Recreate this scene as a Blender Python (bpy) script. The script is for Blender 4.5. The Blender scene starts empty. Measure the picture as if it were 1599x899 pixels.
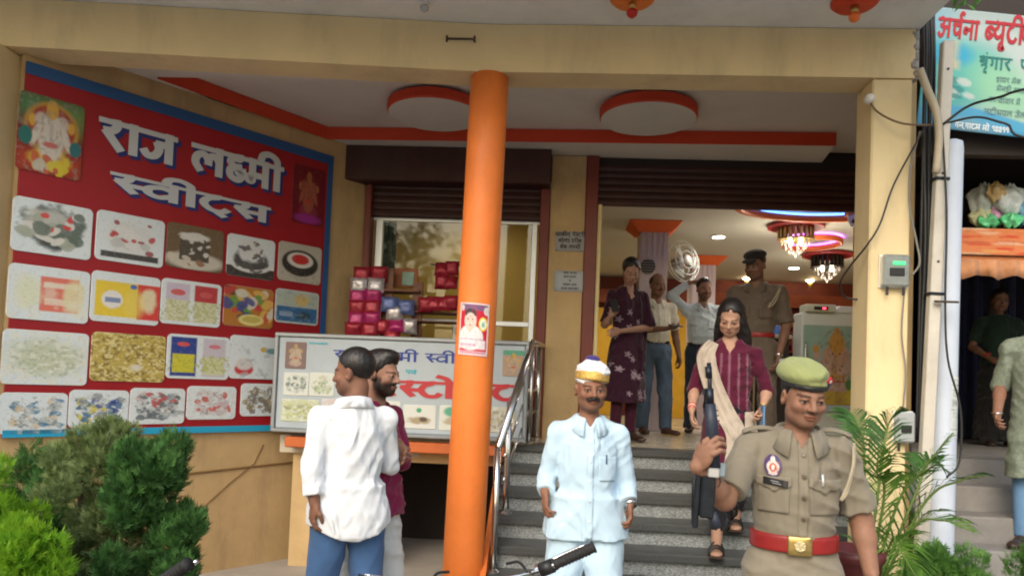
import bpy, math, random
import numpy as np
from mathutils import Vector

# ------------------------------------------------------------------ camera, sky, sun, exposure
scene = bpy.context.scene
COL = scene.collection
rad = math.radians
FPX, YAW, PIT, ROLL = 1155.0, rad(3.2), rad(2.3), rad(2.3)
CAM = np.array([0.0, 0.0, 1.52])
_F = np.array([-math.sin(YAW)*math.cos(PIT), math.cos(YAW)*math.cos(PIT), math.sin(PIT)])
_R0 = np.cross(_F, [0, 0, 1]); _R0 /= np.linalg.norm(_R0); _U0 = np.cross(_R0, _F)
_R = _R0*math.cos(ROLL)+_U0*math.sin(ROLL); _U = -_R0*math.sin(ROLL)+_U0*math.cos(ROLL)
cam = bpy.data.cameras.new('camera'); cam_ob = bpy.data.objects.new('camera', cam); COL.objects.link(cam_ob)
cam.sensor_width = 36.0; cam.lens = 36.0*FPX/1599.0; cam.shift_y = 102.0/1599.0
cam.clip_start = 0.05; cam.clip_end = 2000
from mathutils import Matrix
cam_ob.matrix_world = Matrix(((_R[0], _U[0], -_F[0], CAM[0]), (_R[1], _U[1], -_F[1], CAM[1]),
                              (_R[2], _U[2], -_F[2], CAM[2]), (0, 0, 0, 1)))
scene.camera = cam_ob

world = bpy.data.worlds.new('World'); scene.world = world; world.use_nodes = True
wn = world.node_tree; wn.nodes.clear()
sky = wn.nodes.new('ShaderNodeTexSky'); sky.sky_type = 'NISHITA'; sky.sun_disc = False
SUN_EL, SUN_AZ = rad(38), rad(200)          # azimuth clockwise from +Y: behind the camera, a little to its left
sky.sun_elevation = SUN_EL; sky.sun_rotation = SUN_AZ
sky.air_density = 1.6; sky.dust_density = 4.0; sky.ozone_density = 1.0
bg = wn.nodes.new('ShaderNodeBackground'); bg.inputs[1].default_value = 0.15
wo = wn.nodes.new('ShaderNodeOutputWorld')
wn.links.new(sky.outputs[0], bg.inputs[0]); wn.links.new(bg.outputs[0], wo.inputs[0])
sd = bpy.data.lights.new('sun', 'SUN'); sd.energy = 0.9; sd.angle = rad(40); sd.color = (1.0, 0.99, 0.97)
so = bpy.data.objects.new('sun', sd); COL.objects.link(so)
_sv = Vector((math.sin(SUN_AZ)*math.cos(SUN_EL), math.cos(SUN_AZ)*math.cos(SUN_EL), math.sin(SUN_EL)))
so.rotation_euler = _sv.to_track_quat('Z', 'Y').to_euler(); so.location = (0, -3, 9)
vs = scene.view_settings
vs.view_transform = 'Standard'; vs.look = 'None'; vs.exposure = 0.8; vs.gamma = 1.0; vs.use_curve_mapping = False
try:
    scene.cycles.max_bounces = 7; scene.cycles.diffuse_bounces = 4; scene.cycles.use_denoising = True; scene.cycles.filter_width = 2.0
except Exception: pass

# ------------------------------------------------------------------ helpers
def ray(u, v): return _F+_R*(u-799.5)/FPX-_U*(v-551.5)/FPX
def onY(u, v, Y):
    d = ray(u, v); return CAM+d*(Y-CAM[1])/d[1]
def onZ(u, v, Z):
    d = ray(u, v); return CAM+d*(Z-CAM[2])/d[2]
def onP(u, v, p, n):
    d = ray(u, v); n = np.array(n, float); return CAM+d*((np.array(p, float)-CAM) @ n)/(d @ n)

rng = np.random.default_rng(7); random.seed(7)
ROOT = {}
def _root(o):
    while o is not None and o.parent is not None: o = o.parent
    return o
def empty(name, loc, label, cat, group=None):
    o = bpy.data.objects.new(name, None); COL.objects.link(o); o.location = loc; o.empty_display_size = .1
    o['label'] = label; o['category'] = cat
    if group: o['group'] = group
    return o
def tag(o, label, cat, group=None):
    o['label'] = label; o['category'] = cat
    if group: o['group'] = group
    return o
def mesh(name, V, Fc, mat, parent=None, smooth=False, col=None, loc=None):
    """V in world coordinates; stored relative to the root thing's location."""
    V = np.asarray(V, dtype=np.float64).reshape(-1, 3)
    r = _root(parent)
    org = np.array(r.location) if r is not None else (np.array(loc) if loc is not None else V.mean(0)*[1, 1, 0]+[0, 0, V[:, 2].min()])
    me = bpy.data.meshes.new(name)
    if isinstance(Fc, np.ndarray):
        n, k = Fc.shape
        me.vertices.add(len(V)); me.vertices.foreach_set('co', (V-org).astype(np.float32).ravel())
        me.loops.add(n*k); me.loops.foreach_set('vertex_index', Fc.astype(np.int32).ravel())
        me.polygons.add(n); me.polygons.foreach_set('loop_start', (np.arange(n)*k).astype(np.int32))
        me.polygons.foreach_set('loop_total', np.full(n, k, np.int32)); me.update(calc_edges=True)
    else:
        me.from_pydata([tuple(p) for p in (V-org)], [], Fc)
    if smooth: me.polygons.foreach_set('use_smooth', np.ones(len(me.polygons), bool))
    if col is not None:
        a = me.color_attributes.new('Col', 'FLOAT_COLOR', 'POINT')
        c = np.ones((len(V), 4), np.float32); c[:, :3] = col; a.data.foreach_set('color', c.ravel())
    me.update()
    if mat is not None: me.materials.append(mat)
    o = bpy.data.objects.new(name, me); COL.objects.link(o)
    if parent is not None: o.parent = parent
    else: o.location = org
    return o

class G:
    """collects geometry for ONE mesh object"""
    def __init__(s): s.V = []; s.F = []
    def add(s, V, Fc):
        b = len(s.V); s.V += [tuple(map(float, p)) for p in V]; s.F += [tuple(i+b for i in f) for f in Fc]; return s
    def box(s, c, d, b=0.0, M=None):
        """chamfered box centre c size d"""
        h = np.array(d, float)/2; b = min(b, h.min()*.9)
        V = []; 
        if b <= 0:
            V = [(x*h[0], y*h[1], z*h[2]) for x in (-1, 1) for y in (-1, 1) for z in (-1, 1)]
            Fc = [(0, 1, 3, 2), (4, 6, 7, 5), (0, 4, 5, 1), (2, 3, 7, 6), (0, 2, 6, 4), (1, 5, 7, 3)]
        else:
            ix = {}
            for x in (-1, 1):
                for y in (-1, 1):
                    for z in (-1, 1):
                        for a in range(3):
                            p = np.array([x, y, z])*(h-b); p[a] += (x, y, z)[a]*b
                            ix[(x, y, z, a)] = len(V); V.append(p)
            Fc = []
            for a in range(3):
                o1, o2 = [(1, 2), (0, 2), (0, 1)][a]
                for sg in (-1, 1):
                    q = []
                    for (m, n) in ((-1, -1), (1, -1), (1, 1), (-1, 1)):
                        k = [0, 0, 0]; k[a] = sg; k[o1] = m; k[o2] = n; q.append(ix[(*k, a)])
                    Fc.append(tuple(q))
                    # edges along axis a between o1,o2
                for m in (-1, 1):
                    for n in (-1, 1):
                        k0 = [0, 0, 0]; k0[a] = -1; k0[o1] = m; k0[o2] = n; k1 = list(k0); k1[a] = 1
                        Fc.append((ix[(*k0, o1)], ix[(*k1, o1)], ix[(*k1, o2)], ix[(*k0, o2)]))
            for x in (-1, 1):
                for y in (-1, 1):
                    for z in (-1, 1): Fc.append(tuple(ix[(x, y, z, a)] for a in range(3)))
        V = np.array(V)
        if M is not None: V = V @ np.array(M).T
        return s.add(V+np.array(c, float), Fc)
    def bb(s, x0, x1, y0, y1, z0, z1, b=0.0):
        return s.box(((x0+x1)/2, (y0+y1)/2, (z0+z1)/2), (abs(x1-x0), abs(y1-y0), abs(z1-z0)), b)
    def tube(s, P, r, n=10, cap=True, sx=1.0):
        P = np.array(P, float); r = np.broadcast_to(np.array(r, float), (len(P),)) if np.ndim(r) < 2 else r
        T = np.gradient(P, axis=0); T /= np.linalg.norm(T, axis=1)[:, None]+1e-9
        up = np.array([0, 0, 1.0]) if abs(T[0][2]) < .9 else np.array([1.0, 0, 0])
        V = []; A = np.cross(T[0], up); A /= np.linalg.norm(A)
        for i in range(len(P)):
            A = A-T[i]*(A @ T[i]); A /= np.linalg.norm(A); Bn = np.cross(T[i], A)
            for k in range(n):
                t = 2*math.pi*k/n; V.append(P[i]+r[i]*(A*math.cos(t)*sx+Bn*math.sin(t)))
        Fc = [(i*n+k, i*n+(k+1) % n, (i+1)*n+(k+1) % n, (i+1)*n+k) for i in range(len(P)-1) for k in range(n)]
        if cap: Fc += [tuple(range(n))[::-1], tuple((len(P)-1)*n+k for k in range(n))]
        return s.add(V, Fc)
    def lathe(s, c, prof, n=24, ax=2):
        """prof: list of (r, h)"""
        V = []
        for r, h in prof:
            for k in range(n):
                t = 2*math.pi*k/n; p = [r*math.cos(t), r*math.sin(t), h]
                if ax == 1: p = [p[0], h, p[1]]
                if ax == 0: p = [h, p[0], p[1]]
                V.append(np.array(p)+c)
        m = len(prof)
        Fc = [(i*n+k, i*n+(k+1) % n, (i+1)*n+(k+1) % n, (i+1)*n+k) for i in range(m-1) for k in range(n)]
        Fc += [tuple(range(n))[::-1], tuple((m-1)*n+k for k in range(n))]
        return s.add(V, Fc)
    def prism(s, poly, z0, z1):
        n = len(poly)
        V = [(x, y, z0) for x, y in poly]+[(x, y, z1) for x, y in poly]
        return s.add(V, [tuple(range(n))[::-1], tuple(range(n, 2*n))]+[(i, (i+1) % n, n+(i+1) % n, n+i) for i in range(n)])
    def build(s, name, mat, parent=None, smooth=False, loc=None):
        return mesh(name, s.V, s.F, mat, parent, smooth, None, loc)

def smooth_curve(P, n=8):
    P = np.array(P, float); Q = np.vstack([2*P[0]-P[1], P, 2*P[-1]-P[-2]]); out = []
    for i in range(1, len(Q)-2):
        for t in np.linspace(0, 1, n, endpoint=False):
            a, b, c, d = Q[i-1], Q[i], Q[i+1], Q[i+2]
            out.append(.5*((2*b)+(-a+c)*t+(2*a-5*b+4*c-d)*t*t+(-a+3*b-3*c+d)*t**3))
    out.append(P[-1]); return np.array(out)

def rotm_(a, b):
    ca, sa, cb, sb = math.cos(a), math.sin(a), math.cos(b), math.sin(b)
    return np.array([[ca, -sa, 0], [sa, ca, 0], [0, 0, 1]]) @ np.array([[1, 0, 0], [0, cb, -sb], [0, sb, cb]])

# ------------------------------------------------------------------ materials
MATS = {}
def mat(name, col=(.5, .5, .5), rough=.6, metal=0.0, var=0.0, vscale=6.0, bump=0.0, bscale=60.0, spec=.5, emit=None, estr=0.0,
        attr=False, trans=0.0, ior=1.45, sss=0.0, sheen=0.0, var2=None, stain=0.0, alpha=1.0, coat=0.0, stretch=None, bdist=.01, roughvar=0.0):
    if name in MATS: return MATS[name]
    m = bpy.data.materials.new(name); m.use_nodes = True; nt = m.node_tree; N = nt.nodes; L = nt.links
    b = N['Principled BSDF']
    b.inputs['Roughness'].default_value = rough; b.inputs['Metallic'].default_value = metal
    b.inputs['Specular IOR Level'].default_value = spec; b.inputs['IOR'].default_value = ior
    if trans: b.inputs['Transmission Weight'].default_value = trans
    if sss:
        b.inputs['Subsurface Weight'].default_value = sss; b.inputs['Subsurface Radius'].default_value = (.012, .005, .003); b.inputs['Subsurface Scale'].default_value = 1.0
    if sheen: b.inputs['Sheen Weight'].default_value = sheen
    if coat: b.inputs['Coat Weight'].default_value = coat; b.inputs['Coat Roughness'].default_value = .15
    if emit is not None:
        b.inputs['Emission Color'].default_value = (*emit, 1); b.inputs['Emission Strength'].default_value = estr
    tc = N.new('ShaderNodeTexCoord'); vec = tc.outputs['Object']
    if stretch:
        mp = N.new('ShaderNodeMapping'); L.new(vec, mp.inputs[0]); mp.inputs['Scale'].default_value = stretch; vec = mp.outputs[0]
    if attr:
        at = N.new('ShaderNodeAttribute'); at.attribute_name = 'Col'; src = at.outputs['Color']
    else:
        rgb = N.new('ShaderNodeRGB'); rgb.outputs[0].default_value = (*col, 1); src = rgb.outputs[0]
    if var > 0 or var2 is not None:
        nz = N.new('ShaderNodeTexNoise'); nz.inputs['Scale'].default_value = vscale; nz.inputs['Detail'].default_value = 5; nz.inputs['Roughness'].default_value = .6
        L.new(vec, nz.inputs['Vector'])
        if var2 is not None:
            rp = N.new('ShaderNodeValToRGB'); rp.color_ramp.elements[0].position = .42; rp.color_ramp.elements[1].position = .58
            L.new(nz.outputs['Fac'], rp.inputs[0])
            mx = N.new('ShaderNodeMix'); mx.data_type = 'RGBA'; L.new(rp.outputs[0], mx.inputs['Factor']); L.new(src, mx.inputs['A']); mx.inputs['B'].default_value = (*var2, 1); src = mx.outputs['Result']
        if var > 0:
            mr = N.new('ShaderNodeMapRange'); mr.inputs[1].default_value = .25; mr.inputs[2].default_value = .75; mr.inputs[3].default_value = 1-var; mr.inputs[4].default_value = 1+var
            L.new(nz.outputs['Fac'], mr.inputs[0])
            mm = N.new('ShaderNodeMix'); mm.data_type = 'RGBA'; mm.blend_type = 'MULTIPLY'; mm.inputs['Factor'].default_value = 1
            L.new(src, mm.inputs['A']); L.new(mr.outputs[0], mm.inputs['B']); src = mm.outputs['Result']
    if stain > 0:
        n2 = N.new('ShaderNodeTexNoise'); n2.inputs['Scale'].default_value = 1.3; n2.inputs['Detail'].default_value = 9; n2.inputs['Roughness'].default_value = .68
        mp2 = N.new('ShaderNodeMapping'); mp2.inputs['Scale'].default_value = (2.2, 2.2, .55); L.new(tc.outputs['Object'], mp2.inputs[0]); L.new(mp2.outputs[0], n2.inputs['Vector'])
        r2 = N.new('ShaderNodeMapRange'); r2.inputs[1].default_value = .5; r2.inputs[2].default_value = .78; r2.inputs[3].default_value = 0; r2.inputs[4].default_value = stain
        L.new(n2.outputs['Fac'], r2.inputs[0])
        ms = N.new('ShaderNodeMix'); ms.data_type = 'RGBA'; L.new(r2.outputs[0], ms.inputs['Factor']); L.new(src, ms.inputs['A']); ms.inputs['B'].default_value = (.09, .075, .055, 1); src = ms.outputs['Result']
    L.new(src, b.inputs['Base Color'])
    if roughvar:
        n4 = N.new('ShaderNodeTexNoise'); n4.inputs['Scale'].default_value = 9; n4.inputs['Detail'].default_value = 5; L.new(vec, n4.inputs['Vector'])
        r4 = N.new('ShaderNodeMapRange'); r4.inputs[3].default_value = max(rough-roughvar, .02); r4.inputs[4].default_value = rough+roughvar; L.new(n4.outputs['Fac'], r4.inputs[0]); L.new(r4.outputs[0], b.inputs['Roughness'])
    if bump > 0:
        n3 = N.new('ShaderNodeTexNoise'); n3.inputs['Scale'].default_value = bscale; n3.inputs['Detail'].default_value = 4; L.new(vec, n3.inputs['Vector'])
        bp = N.new('ShaderNodeBump'); bp.inputs['Strength'].default_value = bump; bp.inputs['Distance'].default_value = bdist
        L.new(n3.outputs['Fac'], bp.inputs['Height']); L.new(bp.outputs[0], b.inputs['Normal'])
    if alpha < 1: b.inputs['Alpha'].default_value = alpha
    MATS[name] = m; return m

M_beam = mat('paint_cream_yellow', (.70, .565, .325), .75, var=.07, vscale=3, bump=.18, bscale=35, stain=.32)
M_ochre = mat('paint_ochre', (.52, .365, .18), .8, var=.12, vscale=4, bump=.3, bscale=30, stain=.5)
M_soffit = mat('soffit_grey', (.72, .74, .74), .85, var=.06, vscale=5, bump=.1, bscale=50, stain=.2)
M_ceil = mat('ceiling_white', (.68, .665, .64), .8, var=.04, vscale=3, bump=.05, stain=.12)
M_orange = mat('paint_orange', (.78, .20, .035), .5, var=.10, vscale=6, bump=.22, bscale=22, stain=.34, roughvar=.15)
M_redband = mat('paint_red_orange', (.60, .055, .018), .55, var=.06)
M_maroon = mat('shutter_maroon', (.05, .015, .012), .5, var=.2, vscale=8, stain=.3)
M_frame = mat('frame_maroon', (.17, .028, .018), .45, var=.15, vscale=6)
M_alu = mat('aluminium', (.62, .66, .70), .38, .75, var=.06, vscale=12)
M_steel = mat('stainless', (.68, .68, .68), .22, 1.0, var=.05, roughvar=.08)
M_gran_d = mat('granite_dark', (.062, .066, .066), .38, var=.35, vscale=70, bump=.03, roughvar=.12, stain=.25)
def granite_light():
    m = mat('granite_speckled', (.20, .215, .215), .45, var=.3, vscale=40, roughvar=.1, stain=.3)
    nt = m.node_tree; N = nt.nodes; L = nt.links; b = N['Principled BSDF']
    src = b.inputs['Base Color'].links[0].from_socket
    v = N.new('ShaderNodeTexVoronoi'); v.inputs['Scale'].default_value = 120; mp = N.new('ShaderNodeMapping'); mp.inputs['Rotation'].default_value = (0, rad(-35), 0); mp.inputs['Scale'].default_value = (.45, 1, 1.3)
    tc = N.new('ShaderNodeTexCoord'); L.new(tc.outputs['Object'], mp.inputs[0]); L.new(mp.outputs[0], v.inputs['Vector'])
    r = N.new('ShaderNodeMapRange'); r.inputs[1].default_value = .2; r.inputs[2].default_value = .62; r.inputs[3].default_value = .55; r.inputs[4].default_value = 1.5; L.new(v.outputs['Distance'], r.inputs[0])
    mm = N.new('ShaderNodeMix'); mm.data_type = 'RGBA'; mm.blend_type = 'MULTIPLY'; mm.inputs['Factor'].default_value = 1; L.new(src, mm.inputs['A']); L.new(r.outputs[0], mm.inputs['B']); L.new(mm.outputs['Result'], b.inputs['Base Color'])
    return m
M_gran_l = granite_light()
M_floor = mat('floor_tile', (.52, .47, .37), .25, var=.1, vscale=3, roughvar=.1, stain=.2)
M_conc = mat('concrete', (.22, .21, .20), .85, var=.2, vscale=5, bump=.3, bscale=20, stain=.4)
M_black = mat('black_plastic', (.015, .015, .016), .45)
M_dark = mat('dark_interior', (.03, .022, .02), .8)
M_white = mat('white_paint', (.72, .72, .70), .5, var=.04)
M_glass = mat('window_glass', (.9, .95, .93), .03, trans=1.0, ior=1.45, spec=.5)
M_print = mat('printed_vinyl', attr=True, rough=.38, spec=.35, bump=.05, bscale=7)
M_vcol = mat('painted_surface', attr=True, rough=.6)
# ------------------------------------------------------------------ ground
g = G(); g.add([(-300, -300, 0), (300, -300, 0), (300, 300, 0), (-300, 300, 0)], [(0, 1, 2, 3)])
o = g.build('ground', mat('ground_dust', (.33, .30, .26), .95, var=.25, vscale=1.5, bump=.3, bscale=12)); o['kind'] = 'structure'
g = G(); g.add([(-80, -9, .006), (80, -9, .006), (80, 1.4, .006), (-80, 1.4, .006)], [(0, 1, 2, 3)])
o = g.build('road', mat('asphalt', (.10, .098, .095), .9, var=.2, vscale=3, bump=.4, bscale=80)); o['kind'] = 'structure'

# ------------------------------------------------------------------ sweet shop building
ZP, ZC, YF, YE, YB = 1.04, 3.57, 6.6, 5.8, 4.55      # porch floor, porch ceiling, facade, platform edge, beam line
shop = empty('shop_building', (0, 6.6, 0), 'ochre painted shop building with deep porch, maroon shutters and lit interior', 'building')
WN = np.array([.797, -.604, 0]); WD = np.array([.604, .797, 0]); WP = np.array([-3.40, 4.40, 0])   # splayed left wall: normal, direction, a point
def wallpt(s, z, off=0.0): return WP+WD*s+WN*off+np.array([0, 0, z])
# left wall as a slab
a, b_, c_, d_ = wallpt(.0, 0), wallpt(2.9, 0), wallpt(2.9, 0, -.25), wallpt(.0, 0, -.25)
G().prism([a[:2], b_[:2], c_[:2], d_[:2]], 0, 3.66).build('side_wall', M_ochre, shop)
# grooves (plaster joint line) in lower left wall : a raised conduit-like joint
P = [wallpt(s, z, .006) for s, z in ((.9, .745), (1.4, .765), (1.9, .785), (2.35, .80))]
G().tube(P, .008, 6).build('plaster_joint', mat('joint_brown', (.22, .13, .05), .9), shop)
P = [wallpt(s, z, .004) for s, z in ((1.18, .30), (1.35, .50), (1.55, .66), (1.75, .80), (1.82, .95))]
G().tube(P, .0045, 6).build('plaster_joint', MATS['joint_brown'], shop)
# left front pillar
G().bb(-4.2, -3.44, 4.22, 4.50, 0, 3.47, .012).build('pillar', M_beam, shop)
# beam (bent at the column)
def beam_poly(): return [(2.13, 4.55), (-.50, 4.56), (-2.0, 4.43), (-4.3, 4.22), (-4.3, 4.46), (-2.0, 4.67), (-.50, 4.80), (2.13, 4.79)]
G().prism(beam_poly(), 3.468, 3.772).build('beam', M_beam, shop)
# broken plaster at the beam's right end
M_raw = mat('raw_concrete', (.33, .32, .31), .95, var=.3, vscale=25, bump=.5, bscale=40)
for k in range(30):
    z = 3.48+.5*k/30+.03*rng.random(); q = .018+.02*rng.random()
    G().box((2.125+rng.random()*.02, 4.555+rng.random()*.03, z), (q*1.3, q, q*1.2), .009, rotm_(rng.random()*2, rng.random()*2)).build('plaster_lump', M_raw, shop)
G().prism([(2.131, 4.556), (2.163, 4.57), (2.16, 4.80), (2.131, 4.79)], 3.47, 3.774).build('broken_end', M_raw, shop)
# overhanging slab
G().prism([(2.16, 3.1), (-4.5, 3.1), (-4.5, 4.9), (2.16, 4.9)], 3.775, 3.98).build('balcony_slab', M_soffit, shop)
# roof slab over the porch and inside
G().prism([(-4.3, 4.85), (2.2, 4.85), (3.05, 6.6), (6.2, 13.4), (-4.3, 13.4)], 3.985, 4.15).build('roof_slab', M_conc, shop)
# porch ceiling: inner sheet, dropped borders with red-orange faces
G().prism([(-4.1, 4.70), (2.14, 4.70), (2.9, 6.72), (-4.1, 6.72)], 3.672, 3.70).build('porch_ceiling', M_ceil, shop)
ic = np.array([-2.03, 6.22]); il = np.array([-2.86, 4.95])
G().prism([(2.16, 4.795), (-3.05, 4.69), (-2.86, 4.98), (2.25, 5.02)], ZC, 3.671).build('ceiling_border', M_ceil, shop)
G().prism([(-3.35, 4.60), (-3.05, 4.695), (-2.86, 4.985), (ic[0], ic[1]), (-2.03, 6.59), (-1.78, 6.59)], ZC+.001, 3.671).build('ceiling_border', M_ceil, shop)
G().prism([(-2.028, 6.22), (2.24, 6.10), (2.30, 6.595), (-2.028, 6.595)], ZC+.002, 3.671).build('ceiling_border', M_ceil, shop)
g = G()
def band(p, q, nx, ny, z0, z1, t=.006):
    p = np.array(p); q = np.array(q); n = np.array([nx, ny])*t
    g.prism([p, q, q+n, p+n], z0, z1)
band((-2.028, 6.22), (2.24, 6.10), 0, -1, ZC-.012, 3.667); g.build('ceiling_band', M_redband, shop)
g = G(); band((-2.86, 4.985), (-2.028, 6.217), .83, -.56, ZC-.011, 3.667); g.build('ceiling_band', M_redband, shop)
# ceiling discs
for cx, cy in ((.655, 5.62), (-.985, 5.62)):
    d = G().lathe((cx, cy, 0), [(.362, ZC), (.37, ZC+.012), (.37, ZC+.075), (.362, ZC+.08)], 48).build('ceiling_disc', M_redband, shop)
    G().lathe((cx, cy, 0), [(.345, ZC-.006), (.358, ZC-.004), (.36, ZC-.001)], 48).build('disc_face', mat('disc_white', (.62, .61, .59), .6, var=.04), d)
    G().lathe((cx, cy, 0), [(.30, ZC+.08), (.30, 3.675)], 40).build('disc_spacer', M_ceil, d)
# facade wall pieces
G().bb(-2.3, -1.74, YF, YF+.2, 0, 3.671).build('facade_wall', M_ochre, shop)
fp = G().bb(-.075, .235, YF-.06, YF+.22, 1.0, 3.568, .006).build('facade_pillar', M_ochre, shop)
G().prism([(2.20, 4.82), (2.27, 4.82), (3.06, 6.6), (6.12, 13.2), (6.0, 13.2), (2.95, 6.6)], 0, 3.984).build('party_wall', M_ochre, shop)
G().bb(-1.74, 2.94, YF+.02, YF+.2, 3.40, 3.98).build('lintel', M_dark, shop)
G().bb(-2.2, -1.745, YF-.014, YF-.002, 1.04, 2.28).build('wall_tiles', mat('tile_white', (.58, .62, .66), .3, var=.06), shop)
# rolled shutter housings and slats
def shutter(x0, x1, ztop, zbot, y, box=None):
    sh = G().bb(x0, x1, y+.03, y+.05, zbot, ztop).build('shutter', M_maroon, shop)
    n = int((ztop-zbot)/.062)
    me = None
    for i in range(n):
        z = zbot+.062*i
        g = G(); prof = [(0, .0), (-.016, .006), (-.022, .03), (-.016, .054), (0, .058)]
        V = [(x, y+.03+p[0], z+p[1]) for x in (x0, x1) for p in prof]
        g.add(V, [(k, k+1, 6+k, 5+k) for k in range(4)]+[(0, 5, 9, 4)])
        s = g.build('slat', M_maroon, sh)
    if box:
        G().bb(box[0], box[1], y-.20, y+.02, box[2], box[3], .01).build('shutter_housing', M_maroon, sh)
shutter(-1.70, -.15, 3.565, 2.985, YF-.02, (-1.96, -.08, 3.26, 3.569))
shutter(.30, 2.88, 3.565, 3.145, YF-.0, None)
# shutter guide frames
for x0, x1, nm in ((-1.745, -1.69, 'shutter_guide'), (-.165, -.078, 'shutter_guide'), (.237, .345, 'shutter_guide')):
    G().bb(x0, x1, YF-.07, YF+.1, 1.0, 3.262 if x0 < .2 else 3.567, .006).build(nm, M_frame, shop)
G().bb(.347, .385, YF-.045, YF+.05, 1.041, 3.14, .006).build('door_jamb', mat('jamb_cream', (.72, .60, .30), .5, var=.05), shop)
# window: aluminium frame, panes
win = G().bb(-1.69, -.165, YF+.05, YF+.09, 2.96, 3.0).build('window_frame', M_alu, shop)
for x0, x1, z0, z1 in ((-1.665, -1.60, 1.5, 2.965), (-.235, -.185, 1.05, 2.965), (-1.60, -.235, 2.03, 2.075), (-1.60, -.235, 1.05, 1.10), (-.92, -.885, 1.1, 2.03)):
    G().bb(x0, x1, YF+.045, YF+.095, z0, z1, .004).build('frame_bar', M_alu, win)
G().bb(-1.60, -.235, YF+.066, YF+.072, 2.075, 2.96).build('pane', M_glass, win)
G().bb(-1.60, -.92, YF+.066, YF+.072, 1.10, 2.03).build('pane', M_glass, win)
G().bb(-.885, -.235, YF+.064, YF+.070, 1.10, 2.03).build('pane', M_glass, win)
# platform (porch + inside floor slab)
G().prism([(-.345, YE+.09), (2.68, YE+.09), (5.95, 13.1), (-2.6, 13.1), (-2.6, 6.6), (-1.75, 6.6), (-2.15, YE+.02), (-1.95, YE+.02)], .90, 1.036).build('platform', M_floor, shop)
# orange edge ledge and ochre front below it, dark opening under the platform
G().bb(-2.06, -.345, YE-.13, YE+.02, .955, 1.035, .008).build('ledge', mat('ledge_orange', (.50, .12, .03), .6, var=.15, stain=.4), shop)
G().bb(-2.05, -1.28, YE+.06, YE+.2, 0, .953).build('plinth_wall', M_ochre, shop)
G().bb(-1.28, -.40, YE+.06, YE+.2, .86, .953).build('plinth_wall', M_ochre, shop)
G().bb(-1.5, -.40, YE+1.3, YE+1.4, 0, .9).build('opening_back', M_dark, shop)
# right front pillar
rp = G().bb(1.885, 2.125, 4.56, 4.80, 0, 3.467, .01).build('pillar', M_beam, shop)
# interior: walls, ceiling
IC = 3.45
M_iceil = mat('interior_ceiling', (.50, .50, .45), .7, var=.03)
M_iwall = mat('interior_wall_red', (.16, .035, .022), .7, var=.2, vscale=3)
M_iyel = mat('interior_wall_yellow', (.62, .42, .10), .7, var=.05)
G().prism([(-2.6, YF+.205), (2.98, YF+.205), (5.95, 13.0), (-2.6, 13.0)], IC, IC+.05).build('interior_ceiling', M_iceil, shop)
G().bb(-2.6, 6.0, 13.0, 13.2, 1.04, IC).build('back_wall', M_iwall, shop)
G().bb(-2.6, -2.5, YF+.2, 13.0, 1.04, IC).build('inner_side_wall', M_iyel, shop)
# partition behind the display window (yellow) with a dark curtain strip
pw = G().bb(-1.9, -.02, 8.3, 8.36, 1.04, IC).build('partition', M_iyel, shop)
G().bb(-.02, .30, 8.3, 8.36, 2.4, IC).build('partition', M_iwall, shop)
# yellow alcove on the back wall
G().bb(1.3, 2.55, 12.93, 12.99, 1.04, 2.95).build('alcove_panel', mat('alcove_yellow', (.75, .45, .04), .6, var=.1), shop)
G().bb(-.6, 1.2, 12.92, 12.99, 1.04, 2.9).build('alcove_panel', MATS['alcove_yellow'], shop)
G().bb(-2.5, 5.75, 12.70, 12.92, 2.98, 3.2).build('fascia', mat('fascia_brown', (.26, .06, .025), .6, var=.15), shop)
# interior columns with orange capitals
def icol(x, y, w, mt):
    c = G().bb(x-w/2, x+w/2, y-w/2, y+w/2, 1.04, IC-.001).build('inner_column', mt, shop)
    for k in range(5):
        xx = x-w/2+w*(k+.5)/5
        G().bb(xx-.016, xx+.016, y-w/2-.008, y-w/2-.001, 1.04, IC-.11).build('flute', mt, c)
    h0, h1 = w/2+.03, w/2+.14
    V = [(x-h0, y-h0, IC-.12), (x+h0, y-h0, IC-.12), (x+h0, y+h0, IC-.12), (x-h0, y+h0, IC-.12),
         (x-h1, y-h1, IC-.004), (x+h1, y-h1, IC-.004), (x+h1, y+h1, IC-.004), (x-h1, y+h1, IC-.004)]
    G().add(V, [(3, 2, 1, 0), (0, 1, 5, 4), (1, 2, 6, 5), (2, 3, 7, 6), (3, 0, 4, 7)]).build('capital', mat('capital_orange', (.72, .13, .03), .6), c)
M_icol = mat('panel_lilac', (.58, .50, .56), .35, var=.12, vscale=5, stretch=(6, 6, .3))
icol(1.12, 8.75, .32, M_icol); icol(2.12, 10.9, .34, M_icol)
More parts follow.
